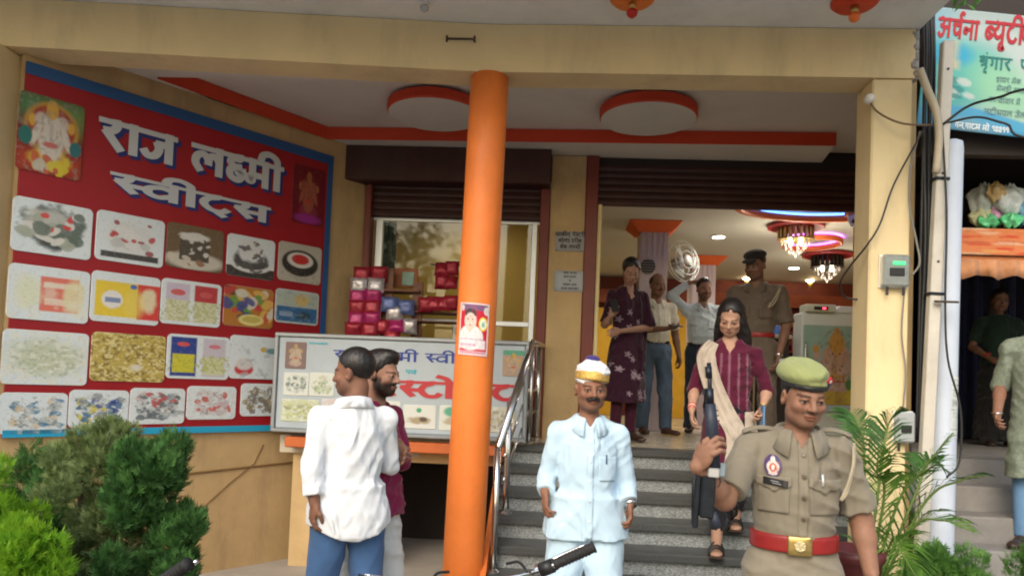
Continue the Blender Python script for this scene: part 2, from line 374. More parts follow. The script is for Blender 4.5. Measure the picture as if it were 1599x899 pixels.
# oval LED coves in the interior ceiling
def cove(cx, cy, rx, ry, rot, led, a0=0, a1=360):
    t = np.radians(np.linspace(a0, a1, 61)); c, s = math.cos(rot), math.sin(rot)
    P = np.stack([cx+rx*np.cos(t)*c-ry*np.sin(t)*s, cy+rx*np.cos(t)*s+ry*np.sin(t)*c], 1)
    Q = np.stack([cx+(rx*.9)*np.cos(t)*c-(ry*.9)*np.sin(t)*s, cy+(rx*.9)*np.cos(t)*s+(ry*.9)*np.sin(t)*c], 1)
    n = len(t)
    V = [(*p, IC-.085) for p in P]+[(*p, IC-.02) for p in P]+[(*p, IC-.085) for p in Q]+[(*p, IC-.02) for p in Q]
    Fc = []
    for i in range(n-1): Fc += [(i, i+1, n+i+1, n+i), (2*n+i, 3*n+i, 3*n+i+1, 2*n+i+1), (i, 2*n+i, 2*n+i+1, i+1), (n+i, n+i+1, 3*n+i+1, 3*n+i)]
    o = G().add(V, Fc).build('ceiling_cove', mat('cove_orange', (.75, .16, .04), .5), shop, True)
    V = [(*p, IC-.018) for p in P]+[(*p, IC-.018) for p in Q]
    G().add(V, [(i, n+i, n+i+1, i+1) for i in range(n-1)]).build('led_strip', led, o)
M_ledb = mat('led_blue', (.1, .2, .9), .5, emit=(.05, .22, 1.0), estr=9)
M_ledp = mat('led_violet', (.6, .2, .9), .5, emit=(.62, .16, 1.0), estr=8)
c0 = onZ(1268, 316, IC); cove(c0[0], c0[1], .80, .50, rad(12), M_ledb)
c0 = onZ(1268, 373, IC); cove(c0[0], c0[1], .34, .40, rad(10), M_ledp)

# ------------------------------------------------------------------ staircase
st = empty('staircase', (1.0, 5.0, 0), 'dark granite stairs with speckled risers leading up to the shop', 'stairs')
RISE, TREAD = .1429, .25
for k in range(7):
    z = ZP-RISE*k+.002; y = YE-TREAD*k; x0 = -.36; x1 = 2.20
    tr = G().bb(x0, x1, y, y+TREAD+.05, z-.05, z, .006).build('tread', M_gran_d, st)
    G().bb(x0, x1, y-.004, y, z-.046, z-.032).build('nosing_groove', M_gran_d, tr)
    G().bb(x0+.005, x1-.005, y+.03, y+.06, max(z-RISE, .0)+.0005, z-.0505).build('riser', M_gran_l, st)
V = [(-.40, YE+.02, 0), (-.40, 4.3, 0), (-.40, 4.3, .18), (-.40, YE+.02, 1.03)]
V += [(-.365, y, z) for _, y, z in V]
G().add(V, [(0, 1, 2, 3), (7, 6, 5, 4), (0, 4, 5, 1), (1, 5, 6, 2), (2, 6, 7, 3), (3, 7, 4, 0)]).build('side_cheek', M_orange, st)

# ------------------------------------------------------------------ orange column (leans a little)
colm = empty('column', (-.515, 4.62, 0), 'tall round orange painted column under the bend of the beam', 'column')
n = 40; P = [np.array([-.519+.045*t, 4.66, 3.47*t]) for t in np.linspace(0, 1, 9)]
G().tube(P, [.128, .127, .126, .1255, .125, .124, .1235, .123, .122], n).build('shaft', M_orange, colm, True)

# railing
rl = empty('stair_railing', (-.3, 5.6, ZP), 'stainless steel stair railing with sloping handrail beside the orange column', 'railing')
top = np.array([-.17, 5.78, 1.845]); low = np.array([-.33, 4.75, 1.10])
sl = (low-top)/(5.78-4.75)
G().tube([top+(0, .05, 0), top, low], .027, 12).build('handrail', M_steel, rl, True)
G().tube([top, (-.10, 6.5, 1.86)], .025, 12).build('handrail', M_steel, rl, True)
for px, py, z0, z1, r in ((-.29, 5.18, ZP-RISE*3, 1.39, .022), (-.245, 5.86, ZP, 1.80, .026), (-.17, 5.95, ZP, 1.82, .02), (-.12, 6.45, ZP, 1.845, .024), (-.33, 4.72, ZP-RISE*5, 1.10, .022)):
    p = G().tube([(px, py, z0), (px, py, z1)], r, 12).build('post', M_steel, rl, True)
    G().lathe((px, py, z0), [(.045, 0), (.045, .006), (r+.002, .02)], 16).build('base_flange', M_steel, p)
for dz in (.18, .36, .54):
    A = np.array([-.20, 5.83, 1.80-dz]); Bq = np.array([-.31, 5.15, 1.345-dz*.93])
    G().tube([A, Bq], .009, 8).build('cross_bar', M_steel, rl, True)
    G().tube([A, (-.12, 6.45, 1.84-dz)], .009, 8).build('cross_bar', M_steel, rl, True)
    G().tube([A+(-.01, -.05, -.02), A+(.015, .0, .05)], .016, 10).build('bar_clamp', M_steel, rl, True)
# ------------------------------------------------------------------ printed pictures: colour attribute grids
def vnoise(u, v, n, seed, m=None):
    m = m or n; r = np.random.default_rng(seed).random((m+2, n+2))
    x = np.clip(u, 0, .9999)*n; y = np.clip(v, 0, .9999)*m; i = x.astype(int); j = y.astype(int); fx = x-i; fy = y-j
    fx = fx*fx*(3-2*fx); fy = fy*fy*(3-2*fy)
    return (r[j, i]*(1-fx)+r[j, i+1]*fx)*(1-fy)+(r[j+1, i]*(1-fx)+r[j+1, i+1]*fx)*fy
def fbm(u, v, n, seed): return .55*vnoise(u, v, n, seed)+.3*vnoise(u, v, n*2, seed+1)+.15*vnoise(u, v, n*4, seed+2)
class Pic:
    def __init__(s, nx, ny, bg):
        s.u, s.v = np.meshgrid(np.linspace(0, 1, nx), np.linspace(1, 0, ny)); s.c = np.zeros((ny, nx, 3)); s.c[:] = bg; s.nx, s.ny = nx, ny
    def put(s, m, col):
        m = np.clip(m, 0, 1)[..., None]; s.c = s.c*(1-m)+np.array(col)*m; return s
    def ell(s, x, y, rx, ry, col, soft=.15, a=1.0, rot=0.0, n=0.0, seed=1):
        dx, dy = s.u-x, s.v-y; c, q = math.cos(rot), math.sin(rot)
        d = np.sqrt(((dx*c+dy*q)/rx)**2+((-dx*q+dy*c)/ry)**2)
        if n: d = d+n*(fbm(s.u, s.v, 9, seed)-.5)
        return s.put(a*np.clip((1-d)/soft+.5, 0, 1), col)
    def rect(s, x0, x1, y0, y1, col, a=1.0, soft=.015):
        m = np.minimum(np.minimum(s.u-x0, x1-s.u), np.minimum(s.v-y0, y1-s.v)); return s.put(a*np.clip(m/soft+.5, 0, 1), col)
    def noise(s, n, seed, col, lo=.5, hi=.6, a=1.0, mask=None):
        m = np.clip((fbm(s.u, s.v, n, seed)-lo)/(hi-lo), 0, 1)*a
        if mask is not None: m = m*mask
        return s.put(m, col)
    def inside(s, x, y, rx, ry): return ((s.u-x)/rx)**2+((s.v-y)/ry)**2 < 1
    def blobs(s, n, seed, cols, x0, x1, y0, y1, r, a=.9, n_=.5):
        q = np.random.default_rng(seed)
        for k in range(n): s.ell(x0+(x1-x0)*q.random(), y0+(y1-y0)*q.random(), r*(.5+q.random()), r*(.5+q.random()), cols[q.integers(len(cols))], .22, a, q.random()*3, n_, seed+k)
        return s
def panel(name, pic, frame, w, h, parent, rnd=0.0, m=None, off=0.0, thick=.004):
    """pic on a plate: frame=(centre, ex, ey, en) unit vectors"""
    C, ex, ey, en = [np.array(q, float) for q in frame]
    X = (pic.u-.5)*w; Y = (pic.v-.5)*h
    if rnd > 0:
        ax, ay = np.abs(X)-(w/2-rnd), np.abs(Y)-(h/2-rnd); k = (ax > 0) & (ay > 0); L = np.sqrt(ax**2+ay**2); k &= L > rnd
        sc = np.where(k, rnd/np.maximum(L, 1e-9), 1)
        X = np.where(k, np.sign(X)*((w/2-rnd)+ax*sc), X); Y = np.where(k, np.sign(Y)*((h/2-rnd)+ay*sc), Y)
    P = C+off*en+X[..., None]*ex+Y[..., None]*ey
    nx, ny = pic.nx, pic.ny; idx = np.arange(nx*ny).reshape(ny, nx)
    Fq = np.stack([idx[:-1, :-1], idx[1:, :-1], idx[1:, 1:], idx[:-1, 1:]], -1).reshape(-1, 4)
    V = P.reshape(-1, 3); c = pic.c.reshape(-1, 3)
    # rim so the plate has thickness
    ring = np.concatenate([idx[0, :], idx[1:, -1], idx[-1, -2::-1], idx[-2:0:-1, 0]]); nb = len(ring)
    Vb = V[ring]-en*thick; base = len(V)
    j = np.arange(nb); Fr = np.stack([ring, ring[(j+1) % nb], base+(j+1) % nb, base+j], -1)
    return mesh(name, np.vstack([V, Vb]), np.vstack([Fq, Fr]), m or M_print, parent, False, np.vstack([c, c[ring]]))

W_ = (.66, .735, .77)
def god(p, x=.5, y=.5, s=1.0, body=(.62, .55, .45), robe=(.7, .5, .08), gold=(.62, .36, .06), halo=None):
    if halo: p.ell(x, y+.12*s, .34*s, .34*s, halo, .2, .9)
    p.ell(x, y-.32*s, .34*s, .14*s, robe, .3, 1, 0, .3, 3); p.ell(x, y-.1*s, .2*s, .25*s, body, .3, 1, 0, .2, 5)
    for q in (-1, 1):
        p.ell(x+q*.24*s, y+.0*s, .06*s, .18*s, body, .4, 1, q*.4); p.ell(x+q*.31*s, y+.17*s, .06*s, .08*s, gold, .4, 1, 0, .4, 7)
        p.ell(x+q*.17*s, y+.2*s, .1*s, .1*s, body, .4, .8)
    p.ell(x, y+.16*s, .14*s, .16*s, body, .3); p.ell(x, y+.06*s, .035*s, .14*s, tuple(.8*k for k in body), .4)
    p.ell(x, y+.36*s, .1*s, .13*s, gold, .3, 1, 0, .3, 9); p.ell(x, y-.12*s, .13*s, .04*s, (.5, .05, .04), .5, .8); p.noise(22, 11, tuple(.45*k for k in body), .55, .7, .5)
    return p
# ------------------------------------------------------------------ Devanagari stroke lettering
ST = dict  # readability only
GL = {
 'ra': (.62, [[(.38, 1), (.40, .80), (.30, .64), (.10, .60)], [(.13, .60), (.52, .03)]]),
 'aa': (.34, [[(.17, 1), (.17, 0)]]),
 'ja': (.92, [[(.74, 1), (.74, 0)], [(.74, .60), (.40, .60)], [(.42, .62), (.47, .40), (.36, .17), (.17, .14), (.06, .30)]]),
 'la': (.98, [[(.80, 1), (.80, 0)], [(.80, .50), (.66, .68), (.50, .60), (.47, .34)], [(.47, .50), (.34, .68), (.15, .60), (.09, .34), (.24, .06)]]),
 'ksh': (.62, [[(.42, 1), (.42, .84), (.22, .82), (.12, .68), (.26, .54), (.48, .56)], [(.28, .54), (.12, .38), (.16, .14), (.38, .06), (.50, .22), (.36, .36), (.62, .42)]]),
 'ma': (.80, [[(.18, 1), (.18, .24)], [(.18, .40), (.62, .40)], [(.19, .30), (.06, .32), (.05, .18), (.17, .15), (.20, .30)], [(.62, 1), (.62, 0)]]),
 'ii': (.36, [[(.18, 1), (.18, 0)], [(.18, 1.0), (.14, 1.20), (-.08, 1.34), (-.32, 1.26), (-.40, 1.02)]]),
 'sa_': (.60, [[(.34, 1), (.36, .82), (.27, .64), (.08, .60)], [(.12, .60), (.46, .05)], [(.27, .44), (.62, .44)]]),
 'sa': (.98, [[(.34, 1), (.36, .82), (.27, .64), (.08, .60)], [(.12, .60), (.46, .05)], [(.27, .44), (.80, .44)], [(.80, 1), (.80, 0)]]),
 'va': (.86, [[(.68, 1), (.68, 0)], [(.68, .58), (.42, .70), (.14, .56), (.12, .28), (.36, .14), (.68, .34)]]),
 'ta': (.78, [[(.42, 1), (.42, .86), (.18, .70), (.10, .40), (.28, .10), (.56, .08), (.70, .26)]]),
 'ta_': (.78, [[(.42, 1), (.42, .86), (.18, .70), (.10, .40), (.28, .10), (.56, .08), (.70, .26)], [(.40, .04), (.62, -.20)]]),
 'na': (.80, [[(.64, 1), (.64, 0)], [(.64, .50), (.28, .50)], [(.30, .52), (.12, .55), (.08, .36), (.24, .32), (.32, .48)]]),
 'na_': (.46, [[(.50, .50), (.28, .50)], [(.30, .52), (.12, .55), (.08, .36), (.24, .32), (.32, .48)]]),
 'a': (1.05, [[(.10, .88), (.30, .98), (.44, .82), (.34, .62), (.18, .58)], [(.24, .58), (.48, .46), (.44, .16), (.24, .04), (.06, .22)], [(.44, .52), (.86, .52)], [(.86, 1), (.86, 0)]]),
 'cha': (.84, [[(.66, 1), (.66, 0)], [(.08, .70), (.66, .70)], [(.26, .70), (.20, .42), (.36, .20), (.66, .36)]]),
 'reph': (0, [[(-.20, 1.02), (-.28, 1.20), (-.14, 1.34), (.02, 1.24)]]),
 'ba_': (.56, [[(.60, .58), (.38, .70), (.14, .56), (.12, .28), (.34, .14), (.60, .34)], [(.20, .58), (.50, .26)]]),
 'ya': (.86, [[(.68, 1), (.68, 0)], [(.16, 1), (.32, .86), (.28, .68), (.12, .58), (.14, .34), (.36, .20), (.68, .40)]]),
 'uu': (0, [[(-.16, .0), (-.36, -.08), (-.40, -.30), (-.22, -.34), (-.16, -.22), (-.06, -.38)]]),
 'shri': (.80, [[(.14, .92), (.30, .98), (.36, .80), (.16, .74), (.10, .58), (.34, .56), (.52, .72)], [(.58, 1), (.58, .0)], [(.58, .42), (.20, .22)], [(.58, .02), (.46, -.12), (.52, -.30), (.68, -.32)]]),
 'dot': (0, [[(-.32, 1.25), (-.26, 1.25)]]),
 'ga': (.74, [[(.18, 1), (.20, .40), (.08, .30)], [(.54, 1), (.54, 0)]]),
 'e': (.76, [[(.12, 1), (.12, .56), (.30, .34), (.56, .48), (.56, 1)], [(.34, .38), (.58, .02)]]),
 'pa': (.76, [[(.14, 1), (.14, .56), (.28, .36), (.58, .44)], [(.58, 1), (.58, 0)]]),
 'ee': (0, [[(-.18, 1.0), (-.30, 1.18), (-.56, 1.32)]]),
 'o': (.34, [[(.17, 1), (.17, 0)], [(.17, 1.0), (.06, 1.20), (-.22, 1.34)]]),
 'ka': (.86, [[(.42, 1), (.42, 0)], [(.42, .56), (.22, .70), (.06, .50), (.18, .26), (.42, .42)], [(.42, .58), (.66, .66), (.78, .44), (.66, .16)]]),
 'da': (.66, [[(.40, 1), (.40, .86), (.16, .82), (.10, .62), (.38, .56), (.56, .34), (.36, .06), (.10, .22)]]),
 'comma': (.22, [[(.10, .02), (.04, -.16)]]), 'dash': (.4, [[(.08, .5), (.32, .5)]]),
 '9': (.6, [[(.5, .7), (.3, .5), (.1, .72), (.3, .95), (.5, .7), (.44, .05)]]), '8': (.6, [[(.3, .5), (.1, .75), (.3, .95), (.5, .75), (.3, .5), (.08, .25), (.3, .04), (.52, .25), (.3, .5)]]),
}
NOHEAD = {'comma', 'dash', '9', '8'}
def ribbon(P, w, n):
    """flat ribbon round polyline P (2D) -> list of quads"""
    P = np.array(P, float); T = np.gradient(P, axis=0); T /= np.linalg.norm(T, axis=1)[:, None]+1e-9
    Nn = np.stack([-T[:, 1], T[:, 0]], 1); e0, e1 = P[0]-T[0]*w*.12, P[-1]+T[-1]*w*.12
    Q = P.copy(); Q[0] = e0; Q[-1] = e1
    return Q+Nn*w/2, Q-Nn*w/2
def letters(word, frame, size, weight, m, parent, xs=1.0, off=0.0, spacing=.0, name='letter', single=False, dz=(0, 0), head=True, grow=0.0):
    """draw a word of glyph keys with its headline; frame origin = left end of the baseline; size = baseline-to-headline height"""
    C, ex, ey, en = [np.array(q, float) for q in frame]
    x = 0.0; k = 0; Gs = []
    runs = []
    allV, allF = [], []
    def put(L, R, V, Fc, lift):
        b = len(V)
        for l, r in zip(L, R):
            for q in (l, r): V.append(C+ex*((q[0])*xs*size+dz[0])+ey*(q[1]*size+dz[1])+en*(off+lift))
        for i in range(len(L)-1): Fc.append((b+2*i, b+2*i+1, b+2*i+3, b+2*i+2))
    for gi, key in enumerate(word):
        if key == ' ': x += .45; continue
        adv, strokes = GL[key]; V, Fc = [], []
        for si, s in enumerate(strokes):
            P = np.array(s, float)+[x, 0]
            if len(P) > 2: P = smooth_curve(P, 5)
            L, R = ribbon(P, weight+grow, en); put(L, R, V, Fc, .00012*((k % 7)+1)); k += 1
        if head and key not in NOHEAD and adv > 0:
            P = np.array([(x-.03-grow/2, 1-weight*.38), (x+adv+.03+grow/2, 1-weight*.38)]); L, R = ribbon(P, weight*.76+grow, en); put(L, R, V, Fc, .00012*((gi % 2)+8))
        x += adv+spacing
        if single: 
            b = len(allV); allV += V; allF += [tuple(i+b for i in f) for f in Fc]
        else: mesh(name, V, Fc, m, parent)
    if single: return mesh(name, allV, allF, m, parent)
def wlen(word, spacing=0.0): return sum(.45 if k == ' ' else GL[k][0]+spacing for k in word)

RAJ = ['ra', 'aa', 'ja']; LAK = ['la', 'ksh', 'ma', 'ii']; SWE = ['sa_', 'va', 'ii', 'ta_', 'sa']
REST = ['ra', 'ee', 'sa_', 'ta', 'o', 'ra', 'ee', 'na_', 'ta']
def flat(name, col, **k): return mat(name, col, k.pop('rough', .4), **k)
M_letw = flat('ink_silver', (.52, .55, .58)); M_letb = flat('ink_navy', (.02, .03, .17)); M_red = flat('vinyl_red', (.31, .010, .016), var=.08, bump=.05, bscale=5)
M_blue = flat('vinyl_blue', (.02, .09, .26)); M_cyan = flat('vinyl_cyan', (.02, .36, .60))

# ------------------------------------------------------------------ big banner on the left wall
SB = empty('sign_board', tuple(wallpt(1.16, 1.03)), 'large red sign board with silver lettering and rows of food pictures', 'sign')
def ws(u, v):
    p = onP(u, v, WP+WN*.03, WN); return float((p-WP) @ WD), float(p[2])
def wframe(s, z, off=.03): return (wallpt(s, z, off), WD, (0, 0, 1), WN)
S0, S1, Z0, Z1 = .015, 2.335, 1.06, 3.415
def wbox(s0, s1, z0, z1, o0, o1, name, m):
    a, b = wallpt(s0, 0, o0)[:2], wallpt(s1, 0, o0)[:2]; c, d = wallpt(s1, 0, o1)[:2], wallpt(s0, 0, o1)[:2]
    return G().prism([a, b, c, d], z0, z1).build(name, m, SB)
wbox(S0, S1, Z0, Z1, .002, .026, 'backing_panel', M_red)
wbox(S0-.004, S1+.004, Z1-.075, Z1+.003, .027, .031, 'border_strip', M_blue); wbox(S1-.05, S1+.003, Z0, Z1-.076, .027, .031, 'border_strip', M_blue)
wbox(S0, S1-.051, Z0-.002, Z0+.045, .027, .031, 'border_strip', M_cyan)
# title
def title(word, TL, BR, weight, xs_to, off):
    s0, zt = ws(*TL); s1, zb = ws(*BR); size = (zt-zb); L = wlen(word, .04); xs = (s1-s0)/(L*size)
    letters(word, wframe(s0, zb, .027), size, weight, M_letb, SB, xs, .0012, .04, 'letter_shadow', False, (.022, -.022), grow=.04)
    letters(word, wframe(s0, zb, .027), size, weight, M_letw, SB, xs, .0045, .04, 'letter')
title(RAJ+[' ']+LAK, (158, 182), (441, 301), .235, 0, 0)
title(SWE, (176, 268), (421, 349), .225, 0, 0)
# pictures
def heart(p):
    p.ell(.5, .52, .40, .40, (.10, .13, .12), .25, .9, 0, .7, 3); p.ell(.42, .66, .26, .2, (.55, .56, .52), .5, .8, 0, .9, 5); p.ell(.5, .3, .16, .2, (.05, .06, .06), .4, .9, 0, .5, 8)
    return p.blobs(22, 4, [(.66, .66, .62), (.12, .16, .13), (.36, .4, .33)], .15, .85, .2, .85, .09).blobs(6, 9, [(.6, .05, .05)], .25, .75, .45, .8, .035)
def wcake(p): return p.ell(.5, .5, .36, .34, (.66, .68, .68), .3, .9, 0, .4, 2).rect(.08, .92, .08, .2, (.07, .07, .07)).blobs(10, 3, [(.52, .54, .54), (.7, .71, .7)], .25, .75, .3, .7, .08).blobs(9, 6, [(.5, .05, .05), (.3, .06, .06)], .12, .9, .25, .9, .045)
def bcake(p): return p.ell(.5, .2, .5, .2, (.55, .53, .46), .3).rect(.22, .74, .2, .75, (.09, .08, .06)).ell(.48, .75, .26, .1, (.64, .64, .6), .3, 1, 0, .5, 5).blobs(16, 5, [(.62, .62, .58), (.1, .08, .06)], .22, .75, .35, .75, .04).blobs(8, 8, [(.3, .16, .1), (.6, .55, .45)], .05, .95, .05, .25, .06)
def dcake(p): return p.rect(0, 1, 0, .25, (.05, .045, .04)).ell(.5, .42, .36, .3, (.06, .06, .06), .2).ell(.5, .32, .42, .2, (.68, .7, .7), .1).ell(.5, .38, .36, .18, (.08, .08, .08), .15).ell(.5, .65, .3, .28, (.66, .68, .69), .3, 1, 0, .4, 3).noise(7, 4, (.1, .1, .1), .6, .66, .9, p.inside(.5, .5, .4, .4))
def rcake(p): return p.ell(.5, .5, .42, .34, (.035, .03, .025), .12).ell(.5, .58, .3, .2, (.65, .63, .58), .15).ell(.5, .6, .2, .13, (.5, .03, .03), .25).noise(20, 2, (.3, .27, .2), .55, .65, .5, p.v < .25)
def pink(p): return p.rect(.38, .86, .18, .82, (.68, .18, .13)).rect(.42, .84, .62, .72, (.74, .6, .5)).rect(.44, .84, .3, .42, (.74, .55, .45)).ell(.8, .5, .14, .34, (.7, .66, .42), .4, .9, 0, .5, 3).ell(.24, .5, .16, .28, (.68, .7, .45), .6, .7, 0, .5, 7).noise(6, 4, (.72, .72, .6), .55, .75, .5)
def yell(p): return p.rect(.06, .98, .12, .82, (.74, .56, .05)).rect(.66, 1, .1, .82, (.62, .06, .05)).ell(.3, .46, .15, .18, (.74, .74, .72), .2).rect(.2, .42, .4, .5, (.08, .16, .4), .8).ell(.82, .5, .13, .26, (.7, .62, .42), .4, 1, 0, .5, 3).ell(.6, .75, .05, .05, (.05, .15, .5)).ell(.62, .4, .16, .28, (.75, .62, .15), .6, .6)
def pou(a, b):
    def f(p): return p.rect(.08, .46, .08, .92, (.62, .63, .45)).rect(.08, .46, .55, .92, a).rect(.54, .93, .08, .92, (.6, .62, .42)).rect(.54, .93, .55, .92, b).ell(.27, .72, .12, .07, (.6, .12, .12)).ell(.73, .72, .11, .07, (.55, .1, .1)).noise(26, 3, (.42, .45, .2), .5, .6, .8, (p.v < .55) & (p.v > .08))
    return f
def snack(p): return p.rect(0, 1, 0, 1, (.42, .17, .03)).blobs(26, 5, [(.1, .06, .04), (.5, .06, .05), (.65, .42, .1), (.06, .07, .25), (.12, .3, .06), (.6, .6, .5)], .02, .98, .25, .98, .12).ell(.55, .18, .25, .14, (.7, .62, .25), .2).ell(.55, .19, .18, .09, (.5, .42, .1), .3, 1, 0, .5, 2)
def bpouch(p): return p.rect(.04, .96, .06, .5, (.03, .13, .30)).rect(.04, .96, .52, .94, (.42, .48, .40)).ell(.6, .72, .16, .16, (.6, .45, .15), .4, 1, 0, .5, 2).ell(.65, .26, .16, .12, (.03, .07, .1), .4).rect(.1, .4, .2, .34, (.25, .35, .5)).noise(14, 3, (.2, .3, .4), .55, .7, .5)
def rice(p): return p.ell(.5, .5, .44, .34, (.52, .57, .42), .7, .95, 0, .4, 3).noise(16, 5, (.70, .72, .64), .5, .62, .85).noise(24, 8, (.34, .40, .26), .56, .68, .6, p.inside(.5, .5, .45, .38))
def nood(p): return p.rect(0, 1, 0, 1, (.47, .37, .09)).noise(18, 3, (.20, .14, .03), .5, .62, .8).noise(26, 9, (.70, .62, .30), .52, .64, .9).ell(.6, .3, .08, .07, (.68, .64, .5), .6)
def pou2(p): return p.rect(.06, .46, .06, .94, (.03, .06, .28)).rect(.09, .43, .14, .56, (.60, .56, .05)).ell(.25, .78, .1, .05, (.6, .1, .1)).rect(.56, .93, .06, .94, (.55, .52, .6)).rect(.58, .91, .1, .5, (.58, .62, .40)).ell(.75, .76, .1, .05, (.6, .2, .25)).noise(26, 3, (.4, .42, .06), .5, .62, .7, (p.v < .55) & (p.v > .14))
def orna(p): return p.ell(.27, .22, .17, .14, (.55, .04, .05), .2).ell(.27, .34, .15, .14, (.62, .6, .6), .3).ell(.78, .68, .15, .08, (.08, .25, .28), .4, .9, 0, .8, 3).ell(.62, .7, .06, .06, (.6, .4, .1)).noise(9, 4, (.42, .46, .48), .62, .74, .7)
def misc(cols, seed, k=14):
    def f(p): return p.blobs(k*3, seed, cols, .15, .88, .16, .82, .075, .9, 1.1).noise(14, seed, (.6, .65, .66), .55, .68, .75).noise(22, seed+3, (.12, .14, .14), .62, .72, .6, p.inside(.5, .5, .42, .4))
    return f
GR = [(.40, .46, .46), (.55, .58, .56), (.25, .3, .3), (.6, .5, .35)]
rows = [
 [((21, 304), (141, 407), heart, W_), ((152, 326), (254, 419), wcake, W_), ((262, 345), (347, 428), bcake, (.16, .11, .06)), ((356, 363), (427, 439), dcake, W_), ((436, 375), (500, 446), rcake, (.46, .44, .38))],
 [((14, 409), (137, 506), pink, W_), ((144, 421), (247, 509), yell, W_), ((253, 433), (343, 512), pou((.55, .5, .62), (.45, .05, .06)), W_), ((351, 443), (425, 514), snack, W_), ((431, 449), (496, 509), bpouch, (.5, .55, .52))],
 [((5, 512), (135, 602), rice, W_), ((144, 517), (256, 597), nood, W_), ((262, 520), (356, 593), pou2, W_), ((360, 522), (440, 593), orna, W_), ((446, 525), (500, 590), misc(GR, 31), W_)],
 [((0, 612), (103, 676), misc(GR+[(.08, .22, .36)], 41), W_), ((109, 608), (199, 666), misc([(.03, .07, .26), (.05, .16, .3), (.6, .55, .1), (.3, .34, .36)], 42), W_), ((204, 605), (287, 661), misc([(.12, .16, .18), (.3, .36, .4), (.45, .08, .08), (.5, .54, .55)], 43, 20), W_),
  ((293, 602), (367, 654), misc([(.55, .5, .54), (.6, .58, .58), (.55, .1, .08)], 44), W_), ((377, 598), (432, 649), misc([(.26, .2, .1), (.4, .36, .24), (.2, .18, .16)], 45), W_), ((440, 596), (496, 645), misc(GR, 46), W_)],
]
for row in rows:
    for TL, BR, fn, bgc in row:
        s0, zt = ws(*TL); s1, zb = ws(*BR); w, h = s1-s0, zt-zb
        p = Pic(108, 84, bgc); p = fn(p); p.noise(40, 77, (.3, .3, .3), .58, .75, .22)
        panel('picture_panel', p, wframe((s0+s1)/2, (zt+zb)/2, .027), w, h, SB, .035, None, .004)
def godtile(TL, BR, p):
    s0, zt = ws(*TL); s1, zb = ws(*BR); panel('picture_panel', p, wframe((s0+s1)/2, (zt+zb)/2, .027), s1-s0, zt-zb, SB, .03, None, .004)
p = Pic(80, 100, (.16, .02, .02)); p.rect(0, 1, .72, 1, (.05, .28, .10), .9, .3).rect(.55, 1, .55, .9, (.22, .26, .06), .6, .2).rect(0, 1, 0, .3, (.45, .06, .02), .8, .2)
p.ell(.5, .6, .42, .34, (.45, .26, .05), .12).ell(.5, .6, .36, .29, (.35, .05, .03), .12); god(p, .5, .5, .95, (.60, .56, .50), (.62, .42, .05)); p.ell(.12, .45, .1, .12, (.03, .16, .14)).ell(.88, .4, .09, .1, (.04, .16, .18)).blobs(16, 8, [(.55, .45, .3), (.6, .5, .05), (.5, .1, .05), (.5, .48, .42)], .25, .9, .03, .2, .06)
godtile((31, 139), (126, 284), p)
p = Pic(60, 80, (.16, .008, .02)); god(p, .5, .5, .85, (.34, .10, .06), (.26, .03, .06), (.36, .13, .05)); p.ell(.5, .1, .4, .08, (.30, .03, .24), .5)
godtile((459, 254), (504, 356), p)

# ------------------------------------------------------------------ store sign board in front of the porch
M_gframe = mat('sign_frame_grey', (.30, .33, .36), .4, .5, var=.08)
M_signw = mat('sign_white', (.40, .465, .515), .35, var=.05, stain=.18)
RS = empty('sign_board', (-1.16, 5.68, 1.06), 'long white framed sign with blue and red lettering standing on the orange ledge', 'sign')
X0, X1, A0, A1, YS = -2.15, -.215, 1.10, 1.815, 5.69
G().bb(X0, X1, YS, YS+.07, A0, A1, .006).build('backing_panel', M_signw, RS)
for x0, x1, z0, z1 in ((X0-.03, X1+.03, A1, A1+.03), (X0-.03, X1+.03, A0-.03, A0), (X0-.03, X0, A0, A1), (X1, X1+.03, A0, A1)):
    G().bb(x0, x1, YS-.02, YS+.08, z0, z1, .005).build('frame_bar', M_gframe, RS)
def rsf(u, v):
    p = onY(u, v, YS); return float(p[0]), float(p[2])
def rframe(x, z): return ((x, YS, z), (1, 0, 0), (0, 0, 1), (0, -1, 0))
def rtile(TL, BR, fn, bgc, rnd=.012):
    x0, zt = rsf(*TL); x1, zb = rsf(*BR); panel('picture_panel', fn(Pic(56, 44, bgc)), rframe((x0+x1)/2, (zt+zb)/2), x1-x0, zt-zb, RS, rnd, None, .004)
rtile((447, 533), (477, 576), lambda p: god(p, .5, .5, .9, (.42, .34, .26), (.4, .3, .25), (.4, .28, .12)), (.20, .13, .13))
PALE = (.60, .63, .58)
rtile((444, 581), (481, 618), misc([(.3, .36, .33), (.5, .55, .5), (.16, .2, .18)], 51), PALE); rtile((484, 581), (521, 619), misc([(.42, .5, .3), (.3, .38, .26), (.5, .52, .42)], 52), PALE)
rtile((440, 622), (497, 659), misc([(.42, .46, .22), (.5, .52, .34), (.3, .33, .2)], 53), (.50, .54, .36)); rtile((502, 622), (560, 662), misc([(.42, .36, .34), (.5, .46, .4)], 54), (.55, .5, .5))
rtile((566, 624), (624, 666), misc(GR, 55), PALE)
rtile((630, 631), (680, 670), lambda p: p.ell(.5, .35, .34, .16, (.36, .30, .2), .4, 1, 0, .7, 4).ell(.62, .4, .12, .1, (.1, .08, .06), .4).ell(.48, .78, .08, .1, (.06, .34, .18)), (.62, .64, .61))
rtile((687, 632), (752, 674), lambda p: p.ell(.3, .75, .2, .2, (.1, .35, .24), .4).ell(.5, .35, .4, .2, (.40, .36, .26), .4, 1, 0, .7, 9), PALE)
rtile((757, 634), (803, 676), misc([(.42, .44, .26), (.5, .47, .36), (.34, .3, .22)], 57), (.52, .52, .42))
